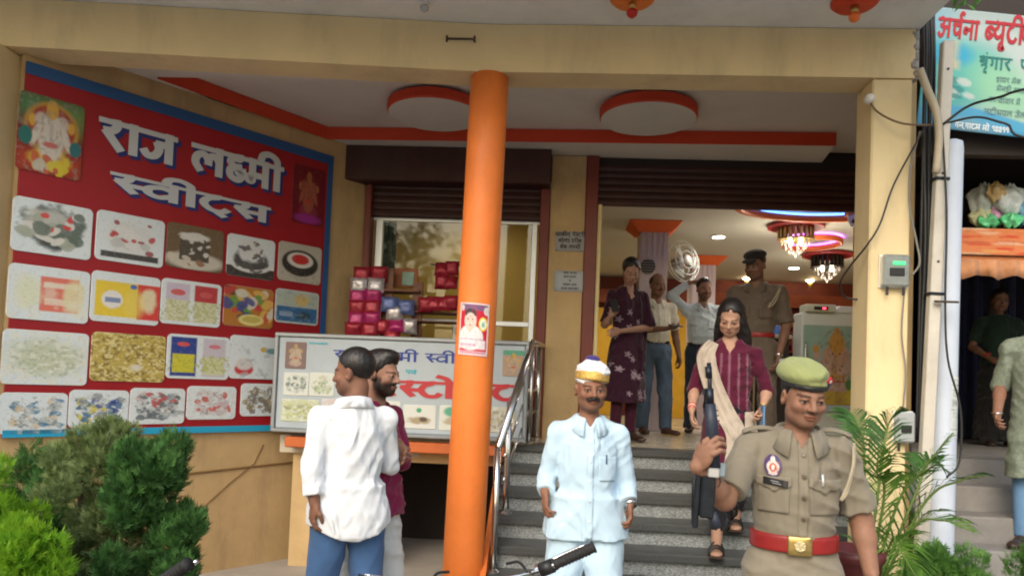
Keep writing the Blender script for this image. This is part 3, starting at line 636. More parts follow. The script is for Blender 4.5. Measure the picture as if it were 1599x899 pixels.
rtile((786, 546), (818, 588), lambda p: god(p.rect(0, 1, .8, 1, (.08, .36, .24)), .5, .45, .9, (.44, .34, .24), (.4, .3, .24)), (.42, .30, .22))
bl = flat('ink_blue', (.02, .045, .27)); rdk = flat('ink_red', (.45, .035, .045)); cy = flat('ink_cyan', (.03, .40, .50))
def rline(word, TL, BR, wgt, m, sh=None, name='letter'):
    x0, zt = rsf(*TL); x1, zb = rsf(*BR); size = zt-zb; xs = (x1-x0)/(wlen(word, .03)*size)
    if sh is not None: letters(word, rframe(x0, zb), size, wgt, sh, RS, xs, .0015, .03, 'letter_shadow', False, (.004, -.004), grow=.05)
    letters(word, rframe(x0, zb), size, wgt, m, RS, xs, .004, .03, name)
rline(RAJ+[' ']+LAK+[' ']+SWE, (522, 546), (758, 569), .16, bl)
rline(['e', 'va', 'dot'], (634, 577), (651, 584), .2, cy)
rline(REST, (590, 592), (808, 626), .23, rdk, flat('ink_grey', (.35, .38, .42)))
rline(['sa', 'na', 'ka', 'aa'], (482, 534), (512, 538), .2, cy, None, 'letter')

# ------------------------------------------------------------------ neighbour's beauty parlour banner
NB = empty('sign_board', (3.0, 4.95, 3.2), 'faded teal and green cloth banner with dark red lettering above the neighbouring stall', 'sign')
exn = np.array([math.cos(rad(-5.5)), 0, math.sin(rad(-5.5))]); eyn = np.array([-exn[2], 0, exn[0]])
nw, nh = 1.60, .80; NC = np.array([2.385, 4.9, 4.10])+exn*nw/2-eyn*nh/2
p = Pic(150, 76, (.46, .55, .55))
p.put(np.clip(1-p.u*6, 0, 1), (.10, .42, .62)).put(np.clip((p.v-.8)/.2, 0, 1)*.6, (.26, .34, .36)).ell(.12, .42, .16, .34, (.05, .40, .40), .8, .9).ell(.2, .5, .14, .22, (.10, .45, .40), .7, .8).ell(.34, .35, .12, .25, (.28, .58, .38), .8, .9, .3)
p.ell(.10, .62, .09, .10, (.03, .35, .55), .6).rect(.105, .13, .52, .74, (.46, .46, .28), .9, .03).rect(.075, .14, .5, .57, (.5, .48, .3), .8, .03).blobs(12, 3, [(.5, .6, .58), (.03, .25, .25)], .08, .2, .25, .45, .025)
p.put(np.clip((.16+.05*np.sin(p.u*9)-p.v)/.02, 0, 1), (.07, .36, .60)).put(np.clip((.05-p.v)/.03, 0, 1), (.04, .28, .52)).noise(5, 8, (.30, .40, .40), .5, .8, .5)
p.c *= .74
panel('printed_cloth', p, (NC, exn, eyn, (0, -1, 0)), nw, nh, NB, 0, mat('faded_flex', attr=True, rough=.55, bump=.25, bscale=3, bdist=.03), 0, .006)
def nline(word, u, v, h, wgt, m, xs=1.0, name='letter'):
    q = onY(u, v, 4.9); letters(word, (q, exn, eyn, (0, -1, 0)), h, wgt, m, NB, xs, .004, .04, name, name != 'letter')
dr = flat('ink_dark_red', (.32, .012, .02)); dg = flat('ink_dark_green', (.015, .15, .13)); dk = flat('ink_faded_green', (.10, .20, .20)); wt = flat('ink_white', (.6, .68, .72))
nline(['a', 'cha', 'reph', 'na', 'aa'], 1463, 57, .128, .2, dr, .63); nline(['ba_', 'ya', 'uu', 'ta', 'ii'], 1536, 64, .135, .2, dr, .66); nline(['pa', 'aa', 'la', 'reph', 'ra'], 1592, 72, .128, .2, dr, .63)
nline(['shri', 'dot', 'ga', 'aa', 'ra'], 1528, 106, .08, .17, dg, .95); nline(['e', 'va'], 1592, 112, .08, .17, dg, .9)
nline(['ha' if 'ha' in GL else 'da', 'aa', 'ya', 'ra', ' ', 'ma', 'ee', 'ka'], 1555, 128, .032, .16, dk, 1.0, 'text_line')
nline(['ma', 'ee', 'na', 'da', 'ii', ' ', 'sa', 'aa', 'ja'], 1556, 142, .032, .16, dk, 1.0, 'text_line')
nline(['ka', 'ra', 'dash', 'va', 'ii', 'va', 'aa', 'ra', ' ', 'ma', 'ee'], 1543, 159, .034, .16, dk, .9, 'text_line')
nline(['aa', 'ra', 'ta', 'ii', 'sa', 'ya', 'la', ' ', 'ja', 'ee', 'la'], 1536, 178, .036, .16, dk, .95, 'text_line')
nline(['ga', 'na', 'comma', 'ga', 'aa', 'ta', 'ma', ' ', 'ma', 'o', ' ', '9', '8', '8', '9', '9'], 1490, 199, .036, .2, wt, .95, 'text_line')
for x in (.02, 1.55):
    q = NC-exn*nw/2+exn*x+eyn*nh/2; G().tube([q+(0, .06, .1), q+(0, .0, -.01)], .006, 6).build('tie_cord', M_black, NB)
G().tube([NC-exn*.8+eyn*.39+(0, .02, 0), NC+exn*.8+eyn*.39+(0, .02, 0)], .014, 8).build('hanging_rod', mat('rust', (.09, .06, .045), .8), NB)

# ------------------------------------------------------------------ papers: poster on the column, notices, sticker on the pole
po = Pic(60, 84, (.50, .02, .03)); po.rect(0, 1, 0, 1, (.72, .62, .62)).rect(.06, .94, .03, .97, (.50, .015, .04)).rect(.06, .94, .86, .97, (.16, .09, .2)).ell(.9, .86, .1, .08, (.6, .55, .55)).ell(.12, .9, .07, .06, (.55, .5, .52))
po.ell(.42, .34, .40, .24, (.70, .69, .70), .1).ell(.40, .66, .19, .19, (.66, .52, .46), .12).ell(.40, .80, .19, .09, (.05, .04, .05), .2).ell(.40, .68, .155, .13, (.68, .55, .49), .2).rect(.36, .44, .44, .55, (.64, .5, .44))
for q in (-1, 1): po.ell(.40+q*.07, .69, .03, .012, (.12, .08, .08), .4)
po.ell(.40, .64, .02, .05, (.58, .44, .38), .5, .6).ell(.40, .575, .05, .012, (.4, .15, .13), .4)
po.ell(.80, .61, .14, .13, (.78, .64, .03), .08).ell(.80, .61, .105, .1, (.72, .74, .70), .1).ell(.8, .6, .05, .05, (.2, .45, .3), .5).rect(.02, .9, .13, .3, (.68, .68, .72), .9, .03).rect(.08, .86, .30, .32, (.2, .1, .3), .6).rect(.1, .6, .18, .23, (.5, .25, .4), .7).rect(.06, .94, .03, .09, (.62, .42, .5)).rect(.1, .9, .05, .07, (.4, .05, .1), .6).noise(26, 3, (.55, .02, .05), .58, .7, .3)
n, m_ = po.nx, po.ny; cz = 1.52
q0 = onY(712, 472, 4.545); q1 = onY(763, 556, 4.545); zt, zb = float(q0[2]), float(q1[2]); wdt = .205
V = np.zeros((m_, n, 3))
for j in range(m_):
    z = zt+(zb-zt)*j/(m_-1); cx = -.519+.045*z/3.47; r = .1285
    th = (np.linspace(0, 1, n)-.5)*wdt/r+rad(-2)
    V[j, :, 0] = cx+r*np.sin(th); V[j, :, 1] = 4.66-r*np.cos(th); V[j, :, 2] = z-.012*(np.linspace(0, 1, n)-.5)
idx = np.arange(n*m_).reshape(m_, n); Fq = np.stack([idx[:-1, :-1], idx[1:, :-1], idx[1:, 1:], idx[:-1, 1:]], -1).reshape(-1, 4)
ob = mesh('poster', V.reshape(-1, 3), Fq, M_print, None, True, po.c.reshape(-1, 3)); tag(ob, 'small red paper poster with a portrait pasted on the orange column', 'poster')
sm = ob.modifiers.new('thickness', 'SOLIDIFY'); sm.thickness = .0015; sm.offset = -1
def notice(u0, v0, u1, v1, lines, label, h, grey):
    a, b = onY(u0, v0, YF-.064), onY(u1, v1, YF-.064); C = (a+b)/2; w, hh = b[0]-a[0], a[2]-b[2]
    e = empty('paper_notice', (C[0], C[1], b[2]), label, 'notice')
    panel('paper', Pic(6, 6, grey), (C, (1, 0, 0), (0, 0, 1), (0, -1, 0)), w, hh, e, 0, mat('paper', attr=True, rough=.8), 0, .003)
    for i, wd in enumerate(lines):
        z = a[2]-hh*(i+.78)/len(lines)*.94; L = wlen(wd, .03)*h
        letters(wd, ((C[0]-L/2, C[1], z), (1, 0, 0), (0, 0, 1), (0, -1, 0)), h, .2, M_black, e, 1, .002, .03, 'text_line', True)
notice(868, 361, 914, 393, [['na', 'ma', 'ka', 'ii', 'na', 'comma', ' ', 'pa', 'ee', 'sa_', 'ta', 'ra', 'ii', 'comma'], ['ka', 'o', 'la', 'da', ' ', 'da', 'ra', 'ii', 'ka', 'comma'], ['ka', 'ee', 'ka', ' ', 'la', 'sa_', 'sa', 'ii']], 'grey paper notice in large bold print pasted on the ochre pillar', .034, (.36, .36, .36))
notice(866, 422, 914, 456, [['na', 'va', 'aa', 'ra', ' ', 'sa', 'ra', 'va', 'ya'], ['ka', 'ra', 'ta', 'aa', ' ', 'ma', 'ra', 'pa', 'ra'], ['va'], ['sa', 'la', 'ka', 'ra', ' ', 'ja', 'na', 'ya'], ['ma', 'ra', 'na', 'ga', ' ', 'va', 'la', 'ra', 'na', 'ka', 'ra']], 'pale paper notice in fine print pasted below the bold one on the pillar', .018, (.44, .47, .50))
# ------------------------------------------------------------------ people: signed distance figures polygonised into continuous meshes
f32 = np.float32
def rotm(yaw=0, pitch=0, roll=0):
    """yaw about z (ccw), pitch about x (positive = nod down when facing -y), roll about y"""
    cy, sy, cp, sp, cr, sr = math.cos(yaw), math.sin(yaw), math.cos(pitch), math.sin(pitch), math.cos(roll), math.sin(roll)
    Rz = np.array([[cy, -sy, 0], [sy, cy, 0], [0, 0, 1]]); Rx = np.array([[1, 0, 0], [0, cp, -sp], [0, sp, cp]]); Ry = np.array([[cr, 0, sr], [0, 1, 0], [-sr, 0, cr]])
    return Rz @ Rx @ Ry
class S:
    """ordered list of primitives blended by smooth min"""
    def __init__(s): s.p = []
    def cap(s, a, b, ra, rb, k=.02, flat=False, op='u', sq=None):
        s.p.append(('cap', np.array(a, f32), np.array(b, f32), ra, rb, k, flat, op, sq)); return s
    def ell(s, c, r, k=.02, R=None, op='u'):
        s.p.append(('ell', np.array(c, f32), np.array(r, f32), R, None, k, None, op, None)); return s
    def stack(s, L, k=.02, op='u', R=None, c=None):
        """L rows: (z, cx, cy, rx, ry)"""
        s.p.append(('stack', np.array(L, f32), R, c, None, k, None, op, None)); return s
    def chain(s, P, r, k=.012, flat=False):
        for i in range(len(P)-1): s.cap(P[i], P[i+1], r[i], r[i+1], k, flat and i == len(P)-2)
        return s
    def frame(s, prims, R, t):
        s.p.append(('grp', prims, np.array(R, f32), np.array(t, f32), None, prims.k if hasattr(prims, 'k') else .03, None, 'u', None)); return s
    def __call__(s, P):
        D = None
        for t, a, b, c, d, k, fl, op, sq in s.p:
            if t == 'cap':
                ba = b-a; L2 = float(ba @ ba)+1e-12; pa = P-a; tt = (pa @ ba)/L2; tc = np.clip(tt, 0, 1)
                v = pa-tc[:, None]*ba
                if sq is not None: v = v*np.array(sq, f32)
                e = np.sqrt((v*v).sum(1))-(c+(d-c)*tc)
                if fl: e = np.maximum(e, (tt-1)*math.sqrt(L2))
            elif t == 'ell':
                q = P-a
                if c is not None: q = q @ np.array(c, f32)
                k0 = np.sqrt(((q/b)**2).sum(1)); k1 = np.sqrt(((q/(b*b))**2).sum(1))+1e-9; e = k0*(k0-1)/k1
            elif t == 'stack':
                q = P if c is None else (P-np.array(c, f32)) @ np.array(b, f32)
                z = q[:, 2]; zz = np.clip(z, a[0, 0], a[-1, 0]); I = [np.interp(zz, a[:, 0], a[:, i]) for i in range(1, 5)]
                rr = np.sqrt(((q[:, 0]-I[0])/I[2])**2+((q[:, 1]-I[1])/I[3])**2)
                e = (rr-1)*np.minimum(I[2], I[3]); e = np.maximum(e, np.maximum(z-a[-1, 0], a[0, 0]-z))
            else:
                e = a((P-c) @ b)
            e = e.astype(f32)
            if D is None: D = e
            elif op == 'u':
                h = np.maximum(k-np.abs(D-e), 0)/k; D = np.minimum(D, e)-h*h*k*.25
            elif op == 's':
                h = np.maximum(k-np.abs(D+e), 0)/k; D = np.maximum(D, -e)+h*h*k*.25
            elif op == 'i':
                h = np.maximum(k-np.abs(D-e), 0)/k; D = np.maximum(D, e)+h*h*k*.25
        return D
def polygonise(fn, lo, hi, h):
    lo = np.array(lo, f32); n = np.ceil((np.array(hi)-lo)/h).astype(int)+1; B = 6; nb = -(-n//B); n = nb*B
    g = [lo[i]+h*(np.arange(nb[i])*B+(B-1)/2) for i in range(3)]
    X = np.stack(np.meshgrid(*g, indexing='ij'), -1).reshape(-1, 3).astype(f32)
    d = fn(X); act = np.abs(d) < h*B*.95+.012
    D = np.repeat(np.repeat(np.repeat(d.reshape(nb), B, 0), B, 1), B, 2)
    ids = np.argwhere(act.reshape(nb)); off = np.stack(np.meshgrid(*[np.arange(B)]*3, indexing='ij'), -1).reshape(-1, 3)
    for q in range(0, len(ids), 1500):
        I = (ids[q:q+1500, None, :]*B+off[None]).reshape(-1, 3); D[I[:, 0], I[:, 1], I[:, 2]] = fn((lo+h*I).astype(f32))
    D[0], D[-1], D[:, 0], D[:, -1], D[:, :, 0], D[:, :, -1] = [1.0]*6
    ins = D < 0
    c = np.zeros(np.array(D.shape)-1, np.int8)
    cs = [(i, j, k) for i in (0, 1) for j in (0, 1) for k in (0, 1)]
    sl = lambda o, s: slice(o, s-1+o)
    for o in cs: c += ins[sl(o[0], D.shape[0]), sl(o[1], D.shape[1]), sl(o[2], D.shape[2])]
    A = np.argwhere((c > 0) & (c < 8)); vid = np.full(c.shape, -1, np.int32); vid[A[:, 0], A[:, 1], A[:, 2]] = np.arange(len(A))
    acc = np.zeros((len(A), 3)); cnt = np.zeros(len(A)); val = {o: D[A[:, 0]+o[0], A[:, 1]+o[1], A[:, 2]+o[2]] for o in cs}
    for o in cs:
        for ax in range(3):
            if o[ax]: continue
            o2 = list(o); o2[ax] = 1; a, b = val[o], val[tuple(o2)]; m = (a < 0) != (b < 0)
            t = np.where(m, a/np.where(m, a-b, 1), 0); p = np.zeros((len(A), 3)); p[:] = o; p[:, ax] += t
            acc += p*m[:, None]; cnt += m
    V = lo+h*(A+acc/cnt[:, None]); Fq = []
    for ax in range(3):
        s1, s2 = [(1, 2), (2, 0), (0, 1)][ax]
        a = [slice(None)]*3; b = [slice(None)]*3; a[ax] = slice(0, -1); b[ax] = slice(1, None)
        e = ins[tuple(a)] != ins[tuple(b)]; E = np.argwhere(e); E = E[(E[:, s1] > 0) & (E[:, s2] > 0)]
        E = E[(E[:, s1] < c.shape[s1]) & (E[:, s2] < c.shape[s2])]
        q = []
        for d1, d2 in ((-1, -1), (0, -1), (0, 0), (-1, 0)):
            I = E.copy(); I[:, s1] += d1; I[:, s2] += d2; q.append(vid[I[:, 0], I[:, 1], I[:, 2]])
        q = np.stack(q, -1); fl = ins[E[:, 0], E[:, 1], E[:, 2]]; q[~fl] = q[~fl][:, ::-1]; Fq.append(q)
    Fq = np.vstack(Fq); Fq = Fq[(Fq >= 0).all(1)]
    return V, Fq
def wrinkle(seed, amp=.004, wl=.075, dirn=(1, .6, .25)):
    """cloth folds: warped ridges of two sizes that fade in and out"""
    q = np.random.default_rng(seed); dirn = np.array(dirn, float); T = []
    for i in range(7):
        fine = i >= 4; k = q.normal(size=3)*(.8 if fine else .55)+dirn*(1 if i % 2 else -.8)*[1, 1, q.choice([-1, 1])]; k *= 2*math.pi/(wl*(.75+.8*q.random())*(.5 if fine else 1))/np.linalg.norm(k)
        T.append((k.astype(f32), (q.normal(size=3)*(14 if fine else 8)).astype(f32), q.random()*6, (q.normal(size=3)*(8 if fine else 5)).astype(f32), q.random()*6, .42 if fine else 1.0))
    def w(P):
        s = 0
        for k, k2, ph, k3, ph3, g in T:
            a = np.sqrt(np.sin(.5*(P @ k)+1.2*np.sin(P @ k2*.8)+ph)**2+.012); s = s+g*(np.maximum(1-a, 0)**1.5*1.7-.45)*np.maximum(.06, np.sin(P @ k3+ph3))
        return (-amp*s*1.25).astype(f32)
    return w
def fabric(name, col, rough=.85, var=.05, attr=False, sheen=.15, fold=.8):
    if name in MATS: return MATS[name]
    m = mat(name, col, rough, var=var, vscale=9, bump=.25, bscale=420, bdist=.002, sheen=sheen, spec=.25, attr=attr); nt = m.node_tree; N = nt.nodes; L = nt.links; b = N['Principled BSDF']
    old = b.inputs['Normal'].links[0].from_node; tc = N.new('ShaderNodeTexCoord')
    mp = N.new('ShaderNodeMapping'); mp.inputs['Scale'].default_value = (1, 1, .55); mp.inputs['Rotation'].default_value = (.3, .5, .2); L.new(tc.outputs['Object'], mp.inputs[0])
    nz = N.new('ShaderNodeTexNoise'); nz.noise_type = 'RIDGED_MULTIFRACTAL'; nz.inputs['Scale'].default_value = 11.0; nz.inputs['Detail'].default_value = 2.5; nz.inputs['Distortion'].default_value = 1.2; L.new(mp.outputs[0], nz.inputs['Vector'])
    bp = N.new('ShaderNodeBump'); bp.inputs['Strength'].default_value = fold; bp.inputs['Distance'].default_value = .022; L.new(nz.outputs['Fac'], bp.inputs['Height']); L.new(old.outputs[0], bp.inputs['Normal']); L.new(bp.outputs[0], b.inputs['Normal'])
    return m
def over(sdf, under, hem, d=.012, top=1.1):
    """a loose garment that always clears the one below it, cut straight at the hem"""
    def fn(P):
        a, b = sdf(P), np.maximum(under(P)-d, hem-P[:, 2]); h = np.maximum(.06-np.abs(a-b), 0)/.06; return np.maximum(np.minimum(a, b)-h*h*.015, hem-P[:, 2]-.001)
    return fn
M_skin = mat('skin', attr=True, rough=.58, sss=.10, spec=.32, var=.10, vscale=45, bump=.25, bscale=300, bdist=.002, roughvar=.1)
M_hair = mat('hair_black', (.010, .008, .008), .42, var=.5, vscale=60, bump=.6, bscale=140, stretch=(1, 1, .25), bdist=.004)
M_leather = mat('leather_dark', (.035, .02, .015), .35, var=.3, vscale=20)
M_brass = mat('brass', (.52, .38, .14), .35, .9, var=.2, vscale=40)

def head_sdf(nose=1.0, wide=1.0, fem=False):
    h = S(); w = wide; h.k = .03
    h.ell((0, .012, .035), (.075*w, .094, .088)); h.ell((0, -.025, -.040), (.060*w, .066, .080), .035); h.ell((0, -.056, -.093), ((.028 if fem else .034), .032, .024), .03)
    h.ell((.045*w, -.02, -.068), (.022, .035, .03), .03); h.ell((-.045*w, -.02, -.068), (.022, .035, .03), .03)
    h.ell((0, -.080, .012), (.045, .015, .011), .018)
    for q in (-1, 1):
        h.ell((q*.047*w, -.062, -.032), (.019, .021, .019), .02); h.ell((q*.032, -.096, -.008), (.021, .016, .0125), .012, op='s'); h.ell((q*.032, -.0775, -.009), (.0145, .0125, .0125), .004)
        h.ell((q*.032, -.0865, .0005), (.018, .006, .0035), .004)
        h.ell((q*.0775*w, .006, -.014), (.011, .020, .032), .008, rotm(q*.45)); h.ell((q*.084*w, .000, -.012), (.004, .010, .017), .006, rotm(q*.45), 's')
    h.cap((0, -.088, .004), (0, -.108, -.034), .0085, .0125*nose, .012); h.ell((.012*nose, -.097, -.037), (.0095, .010, .0085), .006); h.ell((-.012*nose, -.097, -.037), (.0095, .010, .0085), .006)
    h.ell((0, -.0925, -.0625), (.024, .0105, .0058), .007); h.ell((0, -.0905, -.0735), (.020, .0100, .0070), .006); h.ell((0, -.1015, -.0675), (.024, .006, .0016), .004, op='s')
    return h
def sm(a, b, x): t = np.clip((x-a)/(b-a), 0, 1); return t*t*(3-2*t)
def face_colour(q, skin, stubble=.0, mous=0.0, beard=0.0, lip=None, brow=1.0, wide=1.0):
    """q: head-local points"""
    x, y, z = q[:, 0], q[:, 1], q[:, 2]; c = np.tile(np.array(skin), (len(q), 1)); ax = np.abs(x); front = y < -.035
    def mix(m, col): nonlocal c; m = np.clip(m, 0, 1)[:, None]; c = c*(1-m)+np.array(col)*m
    inhead = (np.abs(x) < .1) & (np.abs(z+.01) < .15)
    c *= (1+.10*np.sin(q @ np.array([60, 43, 51]))[:, None]*inhead[:, None]*.3)
    mix(.35*np.exp(-((z+.03)/.03)**2-((ax-.045)/.025)**2)*front, np.array(skin)*[1.15, .92, .9])
    jaw = sm(-.030, -.062, z)*sm(.03, -.03, y)*sm(-.16, -.12, z)*inhead*np.where(ax < .026, sm(.004, .012, np.abs(z+.068)), 1)
    mix(stubble*jaw, (.05, .035, .03)); mix(beard*jaw, (.012, .009, .008))
    if beard: mix(beard*sm(.055, .068, ax)*sm(.03, .0, y)*sm(-.005, -.03, z)*inhead*(y > -.04), (.012, .009, .008))
    mm = np.exp(-((z+.052-.15*ax*0+.10*np.maximum(ax-.015, 0))/.0075)**2)*(ax < .036)*front
    if mous: mix(mous*mm*1.5, (.012, .01, .01))
    lc = np.array(lip) if lip else np.array(skin)*[.86, .58, .55]
    mix((((x/.026)**2+((z+.0675+5*ax*ax)/.0115)**2) < 1)*(y < -.07)*.8, lc); mix(np.exp(-((z+.0675+7*ax*ax)/.0022)**2)*(ax < .025)*(y < -.07)*.75, (.04, .015, .015))
    eb = np.exp(-((z-(.0115+.0035*np.sin((ax-.012)/.045*3.1)))/.0042)**2)*(ax > .012)*(ax < .054)*front; mix(eb*brow*.95, (.015, .011, .01))
    ex = ax-.032; e = ((ex/.0150)**2+((z+.009)/.0062)**2)
    mix((e < 1.7)*front*.5, np.array(skin)*.45); mix((e < .8)*front, (.30, .26, .24)); mix(((ex**2+(z+.008)**2) < .0068**2)*(e < 1.1)*front, (.012, .008, .006)); mix(np.exp(-((z+.0035+3.5*ex*ex*6)/.0022)**2)*(np.abs(ex) < .017)*front*.8, (.02, .013, .012))
    mix(np.exp(-((ax-.0065)/.0035)**2-((z+.044)/.003)**2)*(y < -.085)*.7, (.05, .02, .015))
    return c
def hair_sdf(kind):
    h = S()
    if kind == 'short': h.ell((0, .017, .040), (.0805, .0995, .0915))
    elif kind == 'full': h.ell((0, .017, .044), (.084, .104, .096)); h.ell((0, -.05, .105), (.05, .045, .028), .04)
    elif kind == 'bald': h.ell((0, .020, .030), (.0795, .0965, .082))
    elif kind == 'long': h.ell((0, .020, .040), (.086, .105, .095))
    return h
def hair_fn(kind, w):
    h = hair_sdf(kind)
    def fn(q):
        d = h(q); y, z, ax = q[:, 1], q[:, 2], np.abs(q[:, 0])
        if kind == 'short': line = np.interp(y, [-.10, -.075, -.045, -.02, .0, .02, .06], [.078, .072, .050, .020, -.012, -.052, -.066])
        elif kind == 'full': line = np.interp(y, [-.10, -.075, -.045, -.02, .0, .02, .06], [.070, .064, .045, .015, -.018, -.055, -.07])
        elif kind == 'bald': line = np.interp(y, [-.08, -.04, -.01, .01, .03, .07], [.15, .11, .05, -.02, -.055, -.07]); 
        else: line = np.interp(y, [-.10, -.075, -.045, -.02, .0, .02, .06], [.082, .070, .048, .0, -.06, -.11, -.12])+np.maximum(0, .012-ax)*2
        d = np.maximum(d, line-z+.004*np.sin(q[:, 0]*210)+.003*np.sin(q[:, 0]*130+q[:, 1]*90))
        if kind == 'bald': d = np.maximum(d, -(ax-.035-.5*np.maximum(.05-z, 0)))
        return (d+w(q)*.5).astype(f32)
    return fn
def hand(s, W, D, N, side, curl=(.5, .7), thumb=.5, sc=1.0, spread=1.0):
    """five-fingered hand appended to s; W wrist, D hand axis, N palm normal, side=+1/-1 thumb direction along x'"""
    D = np.array(D, float); D /= np.linalg.norm(D); N = np.array(N, float); N -= D*(N @ D); N /= np.linalg.norm(N); X = np.cross(N, D)*side; W = np.array(W, float)
    p = lambda x, y, z: W+sc*(X*x+N*y+D*z)
    R = np.stack([X, N, D], 1)
    s.ell(p(0, .0, .045), np.array((.040, .0155, .052))*sc, .012, R); s.ell(p(.022, .008, .028), np.array((.02, .014, .03))*sc, .012, R)
    for i, (bx, bz, L) in enumerate(((.029, .084, .070), (.0095, .090, .078), (-.0105, .087, .072), (-.029, .078, .057))):
        a1 = curl[0]*(1+.06*i); a2 = a1+curl[1]; a3 = a2+curl[1]*.7; b = np.array([bx, 0, bz]); q0 = b; dx = bx*.12*spread
        q1 = q0+np.array([dx, math.sin(a1)*L*.45, math.cos(a1)*L*.45]); q2 = q1+np.array([0, math.sin(a2)*L*.32, math.cos(a2)*L*.32]); q3 = q2+np.array([0, math.sin(a3)*L*.24, math.cos(a3)*L*.24])
        Q = [p(*q) for q in (q0, q1, q2, q3)]; s.chain(Q, [.0098*sc, .0090*sc, .0082*sc, .0068*sc], .003)
    t0, t1, t2, t3 = (.026, .004, .022), (.046, .012+.012*thumb, .046), (.050-.012*thumb, .018+.024*thumb, .070), (.046-.022*thumb, .022+.036*thumb, .090)
    s.chain([p(*q) for q in (t0, t1, t2, t3)], [.0125*sc, .0110*sc, .0098*sc, .0078*sc], .004)

class Person:
    def __init__(s, label, loc, heading, H, group=None, name='person', skin=(.20, .095, .055), res=.007):
        s.e = empty(name, loc, label, 'person', group); s.loc = np.array(loc, float); s.R = rotm(rad(heading)); s.sc = H/1.70; s.skin = skin; s.res = res; s.body = None; s.bodyS = S(); s.hl = None; s.layers = []
    def world(s, P): return s.loc+(np.asarray(P)*s.sc) @ s.R.T
    def local(s, Pw): return ((np.asarray(Pw, float)-s.loc) @ s.R)/s.sc
    def make(s, name, fn, lo, hi, m, parent=None, col=None, res=None):
        V, Fq = polygonise(fn, lo, hi, res or s.res)
        return mesh(name, s.world(V), Fq, m, parent or s.e, True, None if col is None else col(V))
    def head(s, c=(0, -.015, 1.585), yaw=0, pitch=0, roll=0, kind='short', fem=False, wide=1.0, hs=1.0, nose=1.0, neck=(0, .0, 1.40), nr=.056, **fc):
        s.hR = rotm(rad(yaw), rad(pitch), rad(roll)); s.hc = np.array(c, float); s.hs = hs; s.kind = kind; s.fc = fc; s.fc['wide'] = wide
        h = head_sdf(nose, wide, fem); hsf = lambda q, h=h: h((q/hs).astype(f32))*hs
        class K: pass
        k = K(); k.k = .03; k.__class__.__call__ = lambda self, q: hsf(q)
        s.bodyS.p.append(('grp', hsf, s.hR.astype(f32), s.hc.astype(f32), None, .02, None, 'u', None))
        hb = s.hc+s.hR @ np.array([0, .022, -.075])
        s.bodyS.cap(np.array(neck)+(0, .004, -.05), hb, nr*1.02, nr*.92, .02)
    def headpt(s, P): return s.hc+(np.asarray(P)*s.hs) @ s.hR.T
    def headloc(s, P): return ((np.asarray(P)-s.hc) @ s.hR)/s.hs
    def torso_skin(s, L=None, arms=True):
        L = L or [(.95, 0, 0, .13, .085), (1.05, 0, 0, .125, .085), (1.2, 0, 0, .14, .095), (1.33, 0, -.004, .12, .080), (1.38, 0, .0, .075, .060), (1.42, 0, .005, .045, .045)]
        s.bodyS.stack(L, .03)
    def arm(s, Sh, E, W, D=None, N=(0, -1, 0), side=1, curl=(.5, .7), thumb=.5, hsc=1.0, r=(.044, .038, .026), hand_on=True, spread=1.0):
        Sh, E, W = [np.array(q, float) for q in (Sh, E, W)]
        s.bodyS.cap(Sh, E, r[0], r[1], .02).cap(E, E+(W-E)*.35, r[1], r[1]*1.02, .02).cap(E+(W-E)*.3, W, r[1]*1.0, r[2], .015)
        if hand_on: hand(s.bodyS, W, W-E if D is None else D, N, side, curl, thumb, hsc, spread)
    def finish_body(s, lo=(-.5, -.5, .55), hi=(.5, .5, 1.9), res=None):
        cf = lambda V: face_colour(s.headloc(V), s.skin, **s.fc)
        s.body = s.make('body', s.bodyS, lo, hi, M_skin, None, cf, res)
        if s.kind and s.kind != 'none':
            hf = hair_fn(s.kind, wrinkle(5, .0025, .02, (1, .2, .1)))
            fn = lambda P: hf(((P-s.hc.astype(f32)) @ s.hR.astype(f32)/s.hs).astype(f32))*s.hs
            s.hair = s.make('hair', fn, s.hc-.16, s.hc+.16, M_hair, None, None, (res or s.res))
    def garment(s, name, sdf, lo, hi, m, wr=None, col=None, res=None, layer=True):
        fn = (lambda P: sdf(P)+wr(P)) if wr is not None else sdf
        o = s.make(name, fn, lo, hi, m, None, col, res or s.res*1.3)
        if layer: s.layers.append(fn)
        return o
    def surf(s, X, Z, y0=-.6, sgn=1, off=.003):
        """march along y onto the outermost garment; X, Z arrays -> points"""
        P = np.stack([X.ravel(), np.full(X.size, y0*sgn), Z.ravel()], 1).astype(f32); y = P[:, 1].copy(); 
        for _ in range(60):
            P[:, 1] = y; d = np.min([f(P) for f in s.layers], 0)-off; y = y+sgn*np.clip(d*.7, -.02, .05)
            if np.abs(d).max() < .0008: break
        P[:, 1] = y; return P.reshape(*X.shape, 3)
    def patch(s, name, corners, m, pic=None, n=(10, 10), off=.004, sgn=1, parent=None, thick=.005, ell=False, rip=None):
        """bilinear quad in front-view (x,z): TL,TR,BR,BL, draped on the garments"""
        nx, ny = (pic.nx, pic.ny) if pic is not None else n
        u, v = np.meshgrid(np.linspace(0, 1, nx), np.linspace(0, 1, ny))
        if ell:
            a, b = 2*u-1, 2*v-1; uu = a*np.sqrt(1-b*b/2); vv = b*np.sqrt(1-a*a/2); u, v = (uu+1)/2, (vv+1)/2
        c = np.array(corners, float); Q = (c[0]*((1-u)*(1-v))[..., None]+c[1]*(u*(1-v))[..., None]+c[2]*(u*v)[..., None]+c[3]*((1-u)*v)[..., None])
        return s.drape(name, Q, m, None if pic is None else pic.c, off, sgn, parent, thick, rip)
